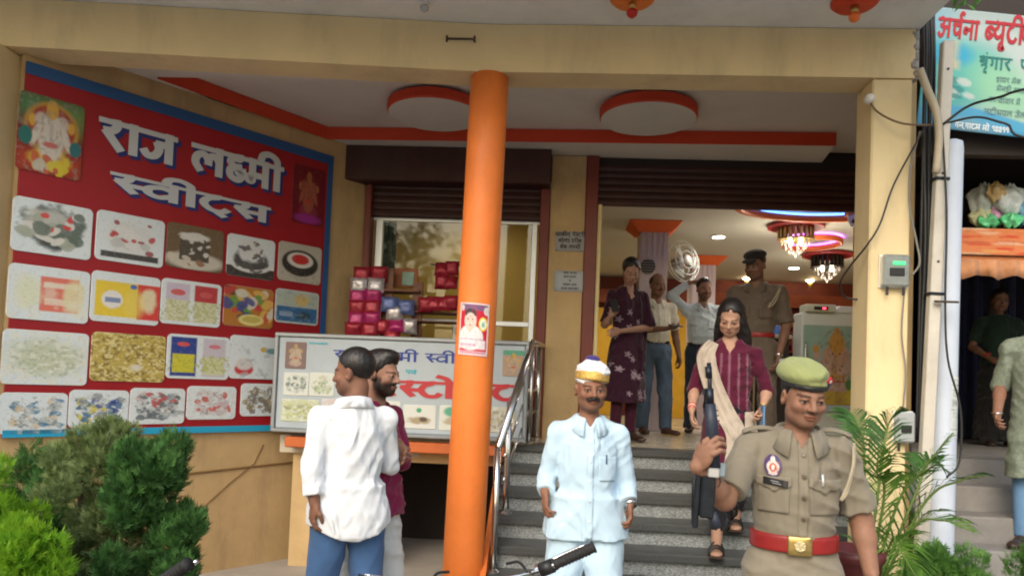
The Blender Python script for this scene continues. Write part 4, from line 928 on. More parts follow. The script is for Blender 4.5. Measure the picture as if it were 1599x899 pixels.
    def drape(s, name, Q, m, colr=None, off=.004, sgn=1, parent=None, thick=.005, rip=None, ymax=None):
        P = s.surf(Q[..., 0], Q[..., 1], sgn=sgn, off=off)
        if ymax is not None: P[..., 1] = np.minimum(P[..., 1], ymax)
        if rip is not None: P[..., 1] -= rip*sgn
        ny, nx = P.shape[:2]; idx = np.arange(nx*ny).reshape(ny, nx)
        F1 = np.stack([idx[:-1, :-1], idx[1:, :-1], idx[1:, 1:], idx[:-1, 1:]], -1).reshape(-1, 4)
        V = P.reshape(-1, 3); ring = np.concatenate([idx[0, :], idx[1:, -1], idx[-1, -2::-1], idx[-2:0:-1, 0]]); nb = len(ring); Vb = V[ring]+[0, thick*sgn, 0]; j = np.arange(nb)
        F2 = np.stack([ring, ring[(j+1) % nb], len(V)+(j+1) % nb, len(V)+j], -1)
        c = None if colr is None else np.vstack([colr.reshape(-1, 3), colr.reshape(-1, 3)[ring]])
        return mesh(name, s.world(np.vstack([V, Vb])), np.vstack([F1, F2]), m, parent or s.e, True, c)
    def strip(s, name, pts, width, m, off=.012, n=60, k=11, rip=.006, sgn=1, seed=3, colr=None, ymax=None):
        """scarf-like strip: centre line in (x,z), width list"""
        C = smooth_curve(np.array(pts, float), max(4, n//len(pts))); T = np.gradient(C, axis=0); T /= np.linalg.norm(T, axis=1)[:, None]; Nn = np.stack([-T[:, 1], T[:, 0]], 1)
        w = np.interp(np.linspace(0, 1, len(C)), np.linspace(0, 1, len(width)), width); t = np.linspace(-.5, .5, k)
        Q = C[:, None, :]+Nn[:, None, :]*(w[:, None]*t[None, :])[..., None]
        ph = np.linspace(0, 5, len(C))[:, None]; r = rip*(np.sin(t[None, :]*19+ph+seed)+.6*np.sin(t[None, :]*34-ph*1.7+seed*2))
        return s.drape(name, Q, m, colr, off, sgn, None, .006, r, ymax)
    def collar(s, m, c=(0, .008, 1.425), r=(.066, .064), open_=.5, h=.034, wing=.07, tilt=.35, out=.010):
        """folded shirt collar round the neck, open at the front"""
        th = np.linspace(-math.pi+open_, math.pi-open_, 41); V = []; c = np.array(c)
        for t in th:                       # t=0 is the back
            d = np.array([math.sin(t), math.cos(t), 0.0]); fr = (1-math.cos(t))/2
            z = -tilt*.11*fr; e = c+d*[r[0], r[1], 0]; V.append(e+(0, 0, z-.022)); V.append(e*[1, 1, 1]+d*.002+(0, 0, z+h*.55)); V.append(e+d*.010+(0, 0, z+h*.5))
            drop = .052+wing*fr**3; V.append(e+d*(.030+out*fr)+(0, 0, z-drop+.02)+np.array([0, -out*fr**2, 0]))
        n = len(th); Fc = [(4*i+k, 4*i+k+1, 4*i+5+k, 4*i+4+k) for i in range(n-1) for k in range(3)]
        o = mesh('collar', s.world(V), Fc, m, s.e, True); q = o.modifiers.new('thickness', 'SOLIDIFY'); q.thickness = .004; q.offset = 0; return o
    def shoe(s, A, yaw, m, L=.27, name='shoe'):
        A = np.array(A, float); R = rotm(rad(yaw)); q = S()
        f = lambda x, y, z: A+R @ np.array([x, y, z])
        q.ell(f(0, -.02, .035), (.042, .060, .045), .02, R).ell(f(0, -.12, .025), (.046, .085, .032), .03, R).ell(f(0, .03, .03), (.036, .04, .04), .02, R)
        q2 = lambda P: np.maximum(q(P), .004-(P[:, 2]-A[2]))
        return s.make(name, q2, A-.24, A+.24, m, None, None, s.res*1.2)

def shirt(arms, sleeve=1.0, hem=.86, fit=1.0, belly=0.0, tuck=False, neckz=1.415, sl=(.062, .056, .044), flare=0.0, k=.035, shw=.175, long_=None):
    q = S(); w = fit
    L = [(hem, 0, -.004, .170*w+flare, .118*w+flare), (.95, 0, -.004, .168*w, .118*w+belly*.5), (1.05, 0, -.006-belly*.5, .158*w, .114*w+belly), (1.18, 0, -.006-belly*.3, .168*w, .122*w+belly*.5), (1.28, 0, 0, .172*w, .118*w), (1.35, 0, .006, .142*w, .096*w), (1.40, 0, .008, .094, .080), (neckz+.008, 0, .006, .076, .074)]
    if tuck: L = [(hem, 0, -.004, .148*w, .104*w+belly)]+L[2:]
    if long_: L = long_+L[1:]
    q.stack(L, k)
    for Sh, E, W in arms:
        Sh, E, W = [np.array(p, float) for p in (Sh, E, W)]
        q.cap((Sh[0]*.35, .01, 1.375), Sh+(0, 0, -.004), .046, sl[0]*.98, k)
        if sleeve <= 0: continue
        if sleeve <= 1:
            q.cap(Sh, Sh+(E-Sh)*sleeve, sl[0], sl[0]+(sl[1]-sl[0])*sleeve+(.006 if sleeve < 1 else 0), k*.8, sleeve < 1)
        else:
            q.cap(Sh, E, sl[0], sl[1], k*.8); q.cap(E, E+(W-E)*(sleeve-1), sl[1], sl[1]+(sl[2]-sl[1])*(sleeve-1), .012, True)
    return q
def vneck(fn, zv, slope=.52, dx=0.0):
    """open the front of a garment in a V above zv"""
    return lambda P: np.maximum(fn(P), -np.maximum(np.abs(P[:, 0]-dx)-(P[:, 2]-zv)*slope, P[:, 1]-.0)*.8).astype(f32)
def trousers(hipz=.90, legs=None, waist=1.0, r=(.098, .074, .066), top=None, hipr=(.165, .118)):
    """legs: list of (hip, knee, ankle)"""
    q = S(); top = top or 1.0
    q.stack([(.80, 0, 0, hipr[0]*.95, hipr[1]), (.88, 0, 0, hipr[0], hipr[1]*1.02), (.95, 0, -.002, hipr[0]*.96, hipr[1]*.96), (top, 0, -.004, hipr[0]*.9*waist, hipr[1]*.9*waist)], .03)
    for h, kn, an in legs: q.cap(h, kn, r[0], r[1], .03).cap(kn, an, r[1], r[2], .02, True)
    return q
BROWN, DARK, FAIR = (.17, .078, .045), (.12, .052, .030), (.30, .165, .105)
def px(p, u, v, Y): return p.local(onY(u, v, Y))
# ---------------- police officer with rifle
p = Person('police officer in khaki with green beret and red belt, holding a rifle upright', (.955, 2.95, 0), -11, 1.655, skin=(.25, .130, .085), res=.0045)
p.head((.020, -.040, 1.560), 17, 12, 2, 'short', wide=.98, neck=(.015, .0, 1.41), stubble=.18, mous=.35, nr=.054)
p.torso_skin()
shL, shR = (-.172, .01, 1.342), (.172, .01, 1.342)
eL = px(p, 1131, 779, 2.86); wL = px(p, 1089, 728, 2.745); eR = (.255, .03, 1.075); wR = px(p, 1360, 893, 2.86)
p.arm(shL, eL, wL, (.42, -.34, .80), (.72, .66, .0), -1, (.65, .95), .6, 1.10, spread=.6, r=(.046, .042, .030))
p.arm(shR, eR, wR, None, (-.9, -.2, 0), -1, (.3, .4), .4, 1.0, r=(.046, .042, .029))
p.finish_body((-.5, -.42, .55), (.5, .3, 1.80))
khaki = fabric('khaki_cloth', (.195, .172, .130), var=.05); khaki2 = fabric('khaki_trouser', (.215, .190, .145), var=.05)
wr = wrinkle(11, .0050, .085, (.7, .5, .9))
tr = p.garment('trousers', trousers(legs=[((-.095, 0, .86), (-.11, -.02, .48), (-.11, .02, .06)), ((.095, 0, .86), (.11, -.06, .48), (.12, 0, .06))], top=1.0, waist=1.06), (-.35, -.3, .04), (.35, .3, 1.02), khaki2, wr, res=.009)
ss = shirt([(shL, eL, wL), (shR, eR, wR)], .80, .945, .98, .008, True, sl=(.057, .062, .05))
for Sh, E in ((shL, eL), (shR, eR)):
    Sh, E = np.array(Sh), np.array(E); ss.cap(Sh+(E-Sh)*.66, Sh+(E-Sh)*.84, .066, .068, .006, True)
so_ = p.garment('shirt', vneck(ss, 1.345, .5, .015), (-.42, -.35, .93), (.42, .3, 1.45), khaki, wr, res=.0055)
p.collar(khaki, (.012, .004, 1.432), (.076, .074), .42, .036, .050, out=.018)
bs = S().stack([(.955, 0, -.004, .166, .128), (.963, 0, -.004, .168, .130), (1.010, 0, -.004, .168, .130), (1.020, 0, -.004, .165, .127)]); 
p.garment('belt', bs, (-.25, -.25, .94), (.25, .25, 1.03), mat('belt_red', (.235, .014, .014), .42, var=.15, vscale=25, bump=.1), None, res=.006)
p.patch('belt_buckle', [(-.036, 1.022), (.052, 1.022), (.052, .950), (-.036, .950)], M_brass, None, (14, 10), .007, thick=.006)
p.patch('buckle_emblem', [(-.014, 1.008), (.030, 1.008), (.030, .966), (-.014, .966)], mat('brass_bright', (.62, .52, .30), .3, .9, var=.4, vscale=90, bump=.6, bscale=200), None, (10, 10), .014, thick=.005, ell=True)
p.patch('button_placket', [(-.002, 1.385), (.032, 1.385), (.034, 1.02), (0, 1.02)], khaki, None, (5, 40), .005)
for z in (1.33, 1.25, 1.17, 1.09): p.patch('button', [(.010, z+.008), (.026, z+.008), (.026, z-.008), (.010, z-.008)], mat('button_khaki', (.12, .10, .07), .4), None, (6, 6), .010, ell=True, thick=.004)
for cx in (-.088, .098):
    pk = p.patch('chest_pocket', [(cx-.058, 1.225), (cx+.058, 1.225), (cx+.054, 1.105), (cx-.054, 1.105)], khaki, None, (14, 14), .006)
    q = np.linspace(0, 1, 17); top = np.stack([cx-.062+.124*q, np.full(17, 1.242)], 1); bot = np.stack([cx-.062+.124*q, 1.205-.028*np.exp(-((q-.5)/.12)**2)+.006*np.cos(q*12)], 1)
    p.drape('pocket_flap', np.stack([top*(1-t)+bot*t for t in np.linspace(0, 1, 6)]), khaki, None, .011, parent=pk)
em = Pic(34, 44, (.03, .035, .12)); em.ell(.5, .42, .36, .34, (.60, .52, .45)).ell(.5, .42, .22, .2, (.42, .10, .08)).ell(.5, .8, .15, .14, (.60, .60, .58)).ell(.5, .42, .1, .12, (.6, .58, .5)).rect(.2, .8, .08, .16, (.6, .58, .55)).noise(16, 3, (.3, .05, .06), .55, .66, .6)
p.patch('emblem_patch', [(-.125, 1.325), (-.062, 1.325), (-.062, 1.240), (-.125, 1.240)], M_print, em, off=.008, ell=True)
nt_ = Pic(40, 14, (.012, .012, .014)); nt_.rect(.3, .62, .55, .68, (.45, .45, .45), .8).rect(.36, .72, .26, .38, (.4, .4, .4), .7)
p.patch('name_tag', [(-.128, 1.240), (-.040, 1.229), (-.041, 1.203), (-.129, 1.214)], M_print, nt_, off=.017)
p.patch('pen', [(.083, 1.262), (.091, 1.262), (.091, 1.215), (.083, 1.215)], mat('pen_silver', (.6, .6, .6), .3, .5), None, (4, 8), .016)
for sg in (-1, 1):
    A = np.array((sg*.085, .012, 1.425)); B_ = np.array((sg*.205, .012, 1.408)); V = []
    for t in np.linspace(0, 1, 8):
        c = A*(1-t)+B_*t+np.array([0, 0, .012*math.sin(t*3.1)]); wd = .026+.008*t
        V += [c+(0, -wd, -.010), c+(0, -wd*.4, .002), c+(0, wd*.4, .002), c+(0, wd, -.010)]
    ep = mesh('epaulette', p.world(V), [(4*i+k, 4*i+k+1, 4*i+5+k, 4*i+4+k) for i in range(7) for k in range(3)], khaki, p.e, True); ep.modifiers.new('thickness', 'SOLIDIFY').thickness = .005
lan = smooth_curve([(.205, -.045, 1.372), (.195, -.098, 1.30), (.172, -.118, 1.22), (.150, -.124, 1.17), (.172, -.117, 1.20), (.203, -.075, 1.30), (.212, -.02, 1.38)], 6)
mesh('lanyard', p.world(G().tube(lan, .0055, 8).V), G().tube(lan, .0055, 8).F, fabric('lanyard_khaki', (.34, .29, .20)), p.e, True)
hf = lambda fn: (lambda P: fn(p.headloc(P).astype(f32)))
br = S().ell((-.010, .010, .088), (.090, .106, .044), .02, rotm(0, .06, -.10)).ell((-.030, .02, .094), (.072, .09, .044), .03, rotm(0, 0, -.12)).ell((0, .006, .058), (.082, .099, .024), .015)
wb = wrinkle(4, .003, .09)
fnb = lambda P: np.maximum(br(P), -(P[:, 2]-.046))+wb(P)
bo = p.make('beret', hf(fnb), p.hc-.2, p.hc+.22, fabric('beret_felt', (.25, .28, .115), .95, .06), None, None, .005)
bd = S().stack([(.034, 0, .004, .0835, .1005), (.052, 0, .004, .0855, .1025)]); p.make('beret_band', hf(bd), p.hc-.2, p.hc+.2, M_black, bo, None, .005)
bp = Pic(24, 28, (.5, .02, .03)); bp.put((bp.u+(1-bp.v) < .55)*1.0, (.36, .02, .03)).put((bp.v < .45-.5*(bp.u-.2))*1.0, (.015, .02, .07)).ell(.6, .5, .2, .26, (.6, .58, .5), .4)
C_ = p.world(p.headpt(np.array([(.048, -.102, .078)])))[0]; hx, hz, hn = [p.R @ p.hR @ np.array(v) for v in ((.86, .50, 0), (-.1, -.25, .96), (.45, -.86, -.18))]
panel('beret_badge', bp, (C_, hx*.8+hz*.6, hz*.8-hx*.6, hn), .030, .030, bo, 0, M_print, .0, .004)
for sg in (-1, 1): p.shoe((sg*.115, -.02, .0), sg*8, M_leather)
POL = p
# rifle
GX = p.world(np.array([wL]))[0]
rf = empty('rifle', tuple(onY(1090, 830, 2.80)), 'dark assault rifle held muzzle up in the fist of the police officer', 'rifle')
a0 = onY(1106, 566, 2.80); a1 = onY(1106, 830, 2.80); ax_ = (a1-a0)/np.linalg.norm(a1-a0)
M_gun = mat('gunmetal', (.022, .026, .034), .38, .6, var=.3, vscale=30); M_gunb = mat('gun_polymer', (.020, .026, .045), .5, var=.2); M_wear = mat('worn_steel', (.62, .62, .62), .35, .7)
at_ = lambda u, v, Y=2.735: onY(u, v, Y)
G().tube([at_(1107, 566), at_(1110, 640)], .008, 12).build('barrel', M_gun, rf, True)
G().tube([at_(1106, 572), at_(1107, 590)], .0125, 12).build('muzzle_device', M_gun, rf, True)
G().tube([at_(1108, 606), at_(1109, 632)], .0145, 10).build('gas_block', M_gun, rf, True)
fs = G().tube([at_(1100, 606), at_(1099, 616)], .007, 8).build('front_sight', M_gun, rf)
hg = G().tube([at_(1109, 630), at_(1111, 660), at_(1115, 730)], [.019, .023, .024], 12, sx=.85).build('handguard', M_gunb, rf, True)
for k in range(4):
    q = at_(1110+k*1.2, 640+k*8); G().tube([q+(-.025, -.003, 0), q+(.025, -.003, 0)], .0028, 6).build('vent_rib', M_gun, hg)
Mr = np.array([[1, 0, .04], [0, 1, 0], [-.04, 0, 1]])
G().box(at_(1113, 737, 2.725), (.040, .046, .034), .004, Mr).build('trunnion', M_wear, rf)
G().box(at_(1104, 775, 2.735), (.050, .042, .150), .006, Mr).build('receiver', M_gun, rf)
G().box(at_(1087, 782, 2.735), (.022, .030, .190), .005, Mr).build('folded_stock', M_gun, rf)
G().tube([at_(1092, 745), at_(1084, 749), at_(1083, 818)], .009, 8).build('stock_strut', M_gun, rf, True)
G().tube(smooth_curve([at_(1119, 752, 2.78), at_(1130, 776, 2.90), at_(1142, 806, 2.96)], 5), [.024]*11, 10, sx=.6).build('magazine', M_gun, rf, True)
G().tube([at_(1112, 800), at_(1121, 824)], [.017, .015], 10, sx=.7).build('pistol_grip', M_gunb, rf, True)
G().box(at_(1127, 733, 2.76), (.026, .012, .05), .004, Mr).build('sling_plate', mat('blue_grey_plate', (.30, .36, .42), .4, .3), rf)
G().tube(smooth_curve([at_(1116, 742, 2.86), at_(1128, 790, 2.95), at_(1150, 800, 3.02), at_(1140, 740, 3.05)], 6), .010, 8, sx=.4).build('sling', M_black, rf, True)

# ---------------- man with turban
p = Person('man in pale blue shirt and trousers wearing a white and gold turban', (.195, 3.80, 0), 4, 1.63, skin=(.235, .112, .070), res=.0055)
p.head((0, -.02, 1.575), 4, 2, 0, 'none', mous=1.0, stubble=.2, nr=.054)
p.torso_skin(); shL, shR = (-.160, .01, 1.335), (.160, .01, 1.335)
eL = (-.215, .03, 1.09); wL = px(p, 851, 768, 3.74); eR = (.215, .03, 1.07); wR = px(p, 984, 784, 3.76)
p.arm(shL, eL, wL, (.05, -.25, -1), (.85, .2, 0), 1, (.45, .7), .5); p.arm(shR, eR, wR, (.05, -.2, -1), (-.85, .2, 0), -1, (.45, .7), .5)
p.finish_body((-.45, -.35, .55), (.45, .3, 1.75))
sky_ = fabric('pale_blue_cloth', (.45, .60, .72), var=.03)
wr = wrinkle(21, .0034, .13, (.9, .6, .5))
TR = trousers(legs=[((-.09, 0, .84), (-.125, -.06, .48), (-.13, .04, .05)), ((.09, 0, .84), (.10, -.12, .50), (.11, -.02, .05))], r=(.110, .090, .088), top=.98)
p.garment('trousers', TR, (-.36, -.35, .03), (.36, .32, 1.0), sky_, wr, res=.009)
p.garment('shirt', vneck(over(shirt([(shL, eL, wL), (shR, eR, wR)], 1.92, .80, .94, .006, sl=(.052, .050, .042), flare=.012), TR, .80, .020), 1.37), (-.42, -.32, .76), (.42, .3, 1.44), sky_, wr, res=.0065)
p.collar(sky_, (0, .002, 1.425), (.070, .068), .34, .034, .034, out=.013)
p.patch('button_placket', [(-.018, 1.37), (.018, 1.37), (.018, .81), (-.018, .81)], sky_, None, (5, 50), .005)
pk = p.patch('chest_pocket', [(.045, 1.225), (.14, 1.225), (.135, 1.10), (.05, 1.10)], sky_, None, (14, 14), .006)
p.patch('pen', [(.080, 1.235), (.087, 1.237), (.087, 1.19), (.080, 1.19)], mat('pen_blue', (.05, .09, .16), .3), None, (4, 8), .012)
for z in (1.30, 1.20, 1.10, 1.0, .90): p.patch('button', [(-.006, z+.006), (.006, z+.006), (.006, z-.006), (-.006, z-.006)], mat('button_white', (.6, .65, .68), .3), None, (6, 6), .009, ell=True)
wv = np.array(wR); ev = np.array(eR); dv = (wv-ev)/np.linalg.norm(wv-ev)
mesh('wrist_watch', p.world(G().tube([wv+dv*.002, wv+dv*.020], .033, 16).V), G().tube([wv+dv*.002, wv+dv*.020], .033, 16).F, M_steel, p.e, True)
tb = S().ell((0, .008, .072), (.084, .100, .082)).ell((.040, -.01, .080), (.048, .080, .050), .03, rotm(0, 0, .2)); wt_ = wrinkle(9, .006, .05, (.3, .2, 1))
tbo = p.make('turban', hf(lambda P: np.maximum(tb(P), .028-P[:, 2]-.05*np.maximum(P[:, 1], 0))+wt_(P)), p.hc-.2, p.hc+.24, fabric('turban_white', (.66, .67, .70)), None, None, .005)
gb = S().stack([(.036, 0, .004, .082, .100), (.042, 0, .004, .091, .110), (.080, .0, .004, .091, .110), (.086, 0, .004, .084, .102)])
p.make('turban_band', hf(lambda P: gb((P @ rotm(0, -.06, .10)).astype(f32))), p.hc-.2, p.hc+.2, mat('gold_brocade', (.60, .38, .10), .4, .4, var=.35, vscale=60, bump=.5, bscale=150), tbo, None, .005)
pt_ = S().ell((.006, .01, .150), (.040, .042, .026)); p.make('turban_top', hf(pt_), p.hc-.1, p.hc+.24, fabric('turban_purple', (.045, .03, .16)), tbo, None, .005)
ms = S().cap((-.003, -.106, -.050), (-.034, -.092, -.063), .008, .005, .006).cap((.003, -.106, -.050), (.034, -.092, -.063), .008, .005, .006)
p.make('moustache', hf(ms), p.hc-.15, p.hc+.1, M_hair, None, None, .0035)
for sg in (-1, 1): p.shoe((sg*.12, -.02+.04*sg, .0), sg*10, M_leather)

# ---------------- man in white shirt and jeans, seen from behind
p = Person('man in white shirt and blue jeans seen from behind, head turned in profile', (-.975, 3.62, 0), -150, 1.665, skin=(.20, .095, .060), res=.0055)
p.head((0, -.03, 1.575), 50, 4, 0, 'short', stubble=.4, mous=.4, nr=.060, wide=1.02)
p.torso_skin(); shL, shR = (-.165, .0, 1.345), (.165, .0, 1.345)
eR = (.205, .05, 1.09); wR = px(p, 491, 785, 3.46); eL = (-.225, -.08, 1.10); wL = (-.11, -.26, 1.12)
p.arm(shL, eL, wL, None, (0, 0, -1), 1, (.4, .5), .5); p.arm(shR, eR, wR, (.05, -.10, -1), (-.8, -.1, 0), -1, (.45, .6), .5)
p.finish_body((-.45, -.45, .55), (.5, .35, 1.8))
wsh = fabric('white_cotton', (.70, .725, .76), var=.02); den = mat('denim_blue', (.045, .105, .235), .9, var=.35, vscale=5, bump=.35, bscale=300, bdist=.003, sheen=.1)
wr = wrinkle(31, .0042, .13, (1, .8, .35))
TR = trousers(legs=[((-.09, 0, .86), (-.11, 0, .48), (-.12, .03, .06)), ((.09, 0, .86), (.11, -.04, .48), (.12, .02, .06))], r=(.098, .080, .072), top=.98, hipr=(.155, .112))
p.garment('trousers', TR, (-.34, -.3, .04), (.34, .3, 1.0), den, wr, res=.009)
ss = shirt([(shL, eL, wL), (shR, eR, wR)], 1.72, .745, .96, .012, sl=(.054, .052, .050), flare=.016)
ev, wv = np.array(eR), np.array(wR); ss.cap(ev+(wv-ev)*.55, ev+(wv-ev)*.76, .054, .053, .006, True)
so0 = over(ss, TR, .70, .018)
hemf = lambda P: np.maximum(so0(P), np.where((np.hypot(P[:, 0], P[:, 1]) < .235) & (P[:, 2] < .95), .752+.055*np.clip(np.abs(P[:, 0])/.17, 0, 1.1)**2-P[:, 2], -9).astype(f32))
p.garment('shirt', hemf, (-.45, -.45, .72), (.46, .32, 1.46), wsh, wr, res=.0065)
p.collar(wsh, (0, -.004, 1.435), (.076, .074), .40, .040, .05)
for sg in (-1, 1): p.shoe((sg*.12, .0, .0), sg*6, M_leather)

# ---------------- bearded man in magenta kurta
p = Person('bearded man in magenta kurta and white trousers with hands clasped', (-.955, 3.98, 0), 62, 1.665, skin=(.32, .170, .115), res=.0055)
p.head((.0, -.035, 1.575), 12, 4, 0, 'full', beard=.9, mous=.9, nr=.058)
p.torso_skin(); shL, shR = (-.16, .0, 1.345), (.16, .0, 1.345)
hd = px(p, 622, 700, 3.86); eL = (-.225, -.01, 1.10); eR = (.225, -.02, 1.08); wL = np.array(hd)+(-.035, .05, .035); wR = np.array(hd)+(.045, .05, .03)
p.arm(shL, eL, wL, (.5, -.65, -.55), (.9, .1, -.2), 1, (.3, .35), .5, 1.0); p.arm(shR, eR, wR, (-.25, -.75, -.60), (-.9, -.1, -.2), -1, (.25, .3), .5, 1.0)
p.finish_body((-.45, -.55, .55), (.45, .32, 1.8))
mag = fabric('magenta_cloth', (.215, .012, .062), var=.08)
wr = wrinkle(41, .0055, .085, (.7, .6, .4))
TR = trousers(legs=[((-.09, 0, .86), (-.11, -.02, .48), (-.12, .03, .05)), ((.09, 0, .86), (.11, -.05, .48), (.12, .0, .05))], r=(.100, .092, .085), top=.98)
p.garment('trousers', TR, (-.34, -.3, .03), (.34, .3, 1.0), fabric('offwhite_trouser', (.62, .62, .60)), wrinkle(42, .008, .09, (.6, .5, .9)), res=.009)
p.garment('kurta', vneck(over(shirt([(shL, eL, wL), (shR, eR, wR)], 1.35, .80, .94, .01, sl=(.052, .052, .052), flare=.01), TR, .80, .02), 1.33), (-.42, -.5, .76), (.42, .32, 1.45), mag, wr, res=.0065)
for sg in (-1, 1): p.shoe((sg*.12, -.02, .0), sg*6, M_leather)

# ---------------- woman coming down the stairs
p = Person('woman in dark magenta kurta with beige scarf coming down the granite stairs', (1.155, 4.92, .470), -13, 1.66, skin=(.40, .235, .165), res=.006)
p.head((.0, -.050, 1.570), -6, 27, 4, 'long', fem=True, wide=.95, nr=.046, brow=.8, hs=.97)
p.torso_skin([(.95, 0, 0, .12, .085), (1.05, 0, 0, .105, .08), (1.2, 0, 0, .125, .09), (1.33, 0, 0, .12, .08), (1.39, 0, .005, .085, .06), (1.43, 0, .005, .048, .048)])
shL, shR = (-.160, .005, 1.335), (.160, .005, 1.335)
eL = (-.225, .03, 1.08); wL = px(p, 1080, 640, 4.82); eR = (.245, .03, 1.09); wR = px(p, 1192, 632, 4.80)
p.arm(shL, eL, wL, (.05, -.2, -1), (.8, .1, 0), 1, (.4, .6), .5, .88, r=(.038, .034, .022)); p.arm(shR, eR, wR, (-.15, -.35, -1), (-.75, -.2, .1), -1, (.5, .7), .6, .88, r=(.038, .034, .022))
an = np.array([-.035, -.02, .075])
for A in ((-.05, -.03, .06), (.07, .20, .20)): p.bodyS.cap(np.array(A)+(0, .01, .25), np.array(A)+(0, .0, .02), .045, .034, .02).ell(np.array(A)+(0, -.02, -.03), (.034, .05, .028), .02).ell(np.array(A)+(0, -.09, -.04), (.042, .06, .018), .02)
p.finish_body((-.42, -.4, .0), (.42, .35, 1.75))
kcol = np.array((.075, .006, .024))
def kurta_col(V):
    c = np.tile(kcol, (len(V), 1)); x, z = V[:, 0], V[:, 2]; fr = V[:, 1] < .02
    for x0 in (-.055, .0, .06, .115): c[(np.abs(x-x0-.02*(1.2-z)*np.sign(x0)) < .006) & fr & (z < 1.33)] = (.17, .07, .10)
    n = .5+.5*np.sin(V @ np.array([230, 90, 310])); return c*(.8+.4*n[:, None]*(1+.5*(np.abs(x) < .12)[:, None]))
p.garment('trousers', trousers(legs=[((-.07, 0, .84), (-.055, -.08, .48), (-.05, .0, .17)), ((.075, 0, .86), (.08, .02, .55), (.075, .20, .30))], r=(.092, .075, .062), top=.98, hipr=(.15, .11)), (-.3, -.32, .1), (.3, .36, 1.0), fabric('black_print_cloth', (.012, .012, .018), var=.6), wrinkle(52, .006, .06), res=.0095)
lg = [(.52, -.01, -.03, .185, .15), (.70, 0, -.02, .175, .14), (.86, 0, -.004, .168, .125)]
p.garment('kurta', vneck(shirt([(shL, eL, wL), (shR, eR, wR)], 1.12, .86, .88, .0, sl=(.046, .047, .052), long_=lg), 1.335, .6), (-.42, -.32, .50), (.42, .32, 1.44), fabric('kurta_magenta', (.1, .01, .03), attr=True), wrinkle(51, .0055, .09, (.9, .5, .15)), kurta_col, .0075)
p.strip('scarf', [(-.105, 1.405), (-.150, 1.30), (-.105, 1.12), (-.02, .94), (.055, .80), (.06, .62), (.03, .52)], [.07, .125, .125, .125, .13, .15, .16], fabric('scarf_beige', (.42, .36, .30)), .012, 70, 15, .005, ymax=-.05)
p.strip('scarf_end', [(.135, .95), (.15, .80), (.14, .66)], [.06, .09, .10], MATS['scarf_beige'], .010, 30, 9, .005, ymax=-.02)
lh = S().stack([(-.20, .004, .055, .115, .055), (-.10, 0, .06, .112, .06), (.0, 0, .055, .098, .065), (.07, 0, .04, .086, .075)]).ell((.098, .0, -.20), (.052, .045, .16), .03).ell((.070, .0, -.05), (.034, .042, .11), .03).ell((-.082, .0, -.14), (.028, .035, .11), .03).ell((-.070, .005, -.04), (.022, .04, .08), .03)
wl_ = wrinkle(6, .0016, .03, (1, .2, .05)); p.make('long_hair', hf(lambda P: lh(P)+wl_(P)), p.hc-.32, p.hc+.28, M_hair, p.hair, None, .0065)
for k, cc in ((0, (.55, .03, .03)), (.018, (.6, .5, .4)), (.03, (.5, .03, .03))):
    ev, wv = np.array(eL), np.array(wL); dv = (wv-ev)/np.linalg.norm(wv-ev); q = G().tube([wv-dv*(.015+k), wv-dv*(.022+k)], .028, 16); mesh('bangle', p.world(q.V), q.F, mat('bangle_%d' % int(k*1000), cc, .3), p.e, True)
q = G().tube([np.array(wR)+(0, 0, -.0), np.array(wR)+(0, 0, .008)], .028, 14); mesh('bracelet', p.world(q.V), q.F, M_brass, p.e, True)
for A, yw in (((-.05, -.03, .0), 0), ((.07, .20, .14), 4)):
    A = np.array(A); g = G().bb(A[0]-.045, A[0]+.045, A[1]-.17, A[1]+.07, A[2]-.002, A[2]+.016, .006)
    so2 = mesh('sandal', p.world(g.V), g.F, M_leather, p.e)
    for yy, zz in ((-.10, .052), (-.06, .064), (-.02, .085)):
        t = np.linspace(0, math.pi, 9); c = [A+np.array([.047*math.cos(a), yy+.02*math.cos(a), .012+zz*math.sin(a)*.9]) for a in t]; g = G().tube(c, .0065, 6); mesh('strap', p.world(g.V), g.F, M_black, so2, True)
wm = p.world(np.array([wR]))[0]
ph_ = tag(G().box(wm+(-.015, -.045, -.07), (.012, .075, .14), .004).build('mobile_phone', mat('phone_blue', (.12, .24, .42), .25)), 'pale blue phone in the hand of the woman with the beige scarf', 'phone')

# ---------------- woman with phone in the doorway
p = Person('woman in dark purple flowered dress looking down at her phone in the doorway', (.66, 6.80, ZP), 22, 1.67, skin=(.33, .19, .14), res=.0085)
p.head((.0, -.050, 1.570), -14, 27, 0, 'long', fem=True, wide=.94, nr=.045, hs=.97, brow=.8)
p.torso_skin(); shL, shR = (-.155, .005, 1.335), (.155, .005, 1.335)
eL = (-.235, -.02, 1.06); wL = px(p, 955, 492, 6.58); eR = (.22, -.03, 1.06); wR = px(p, 968, 517, 6.58)
p.arm(shL, eL, wL, (.15, -.35, .75), (.35, .5, .3), 1, (.8, .9), .6, .88, r=(.037, .033, .022)); p.arm(shR, eR, wR, (-.9, -.2, -.25), (0, .9, .1), 1, (.4, .5), .5, .88, r=(.037, .033, .022))
p.finish_body((-.45, -.45, .6), (.45, .32, 1.75))
pc = np.array((.034, .008, .022)); fl = np.random.default_rng(5).random((26, 2))*[.42, .8]+[-.21, .40]
def flower(V):
    c = np.tile(pc, (len(V), 1)); 
    for x0, z0 in fl:
        dx, dz = V[:, 0]-x0, V[:, 2]-z0; r = np.hypot(dx, dz); a = np.arctan2(dz, dx); m = (r < .032*(.55+.45*np.cos(a*5))) & (V[:, 1] < .05); c[m] = (.34, .26, .33)
    return c
fp_ = fabric('flower_purple', (.05, .01, .03), attr=True)
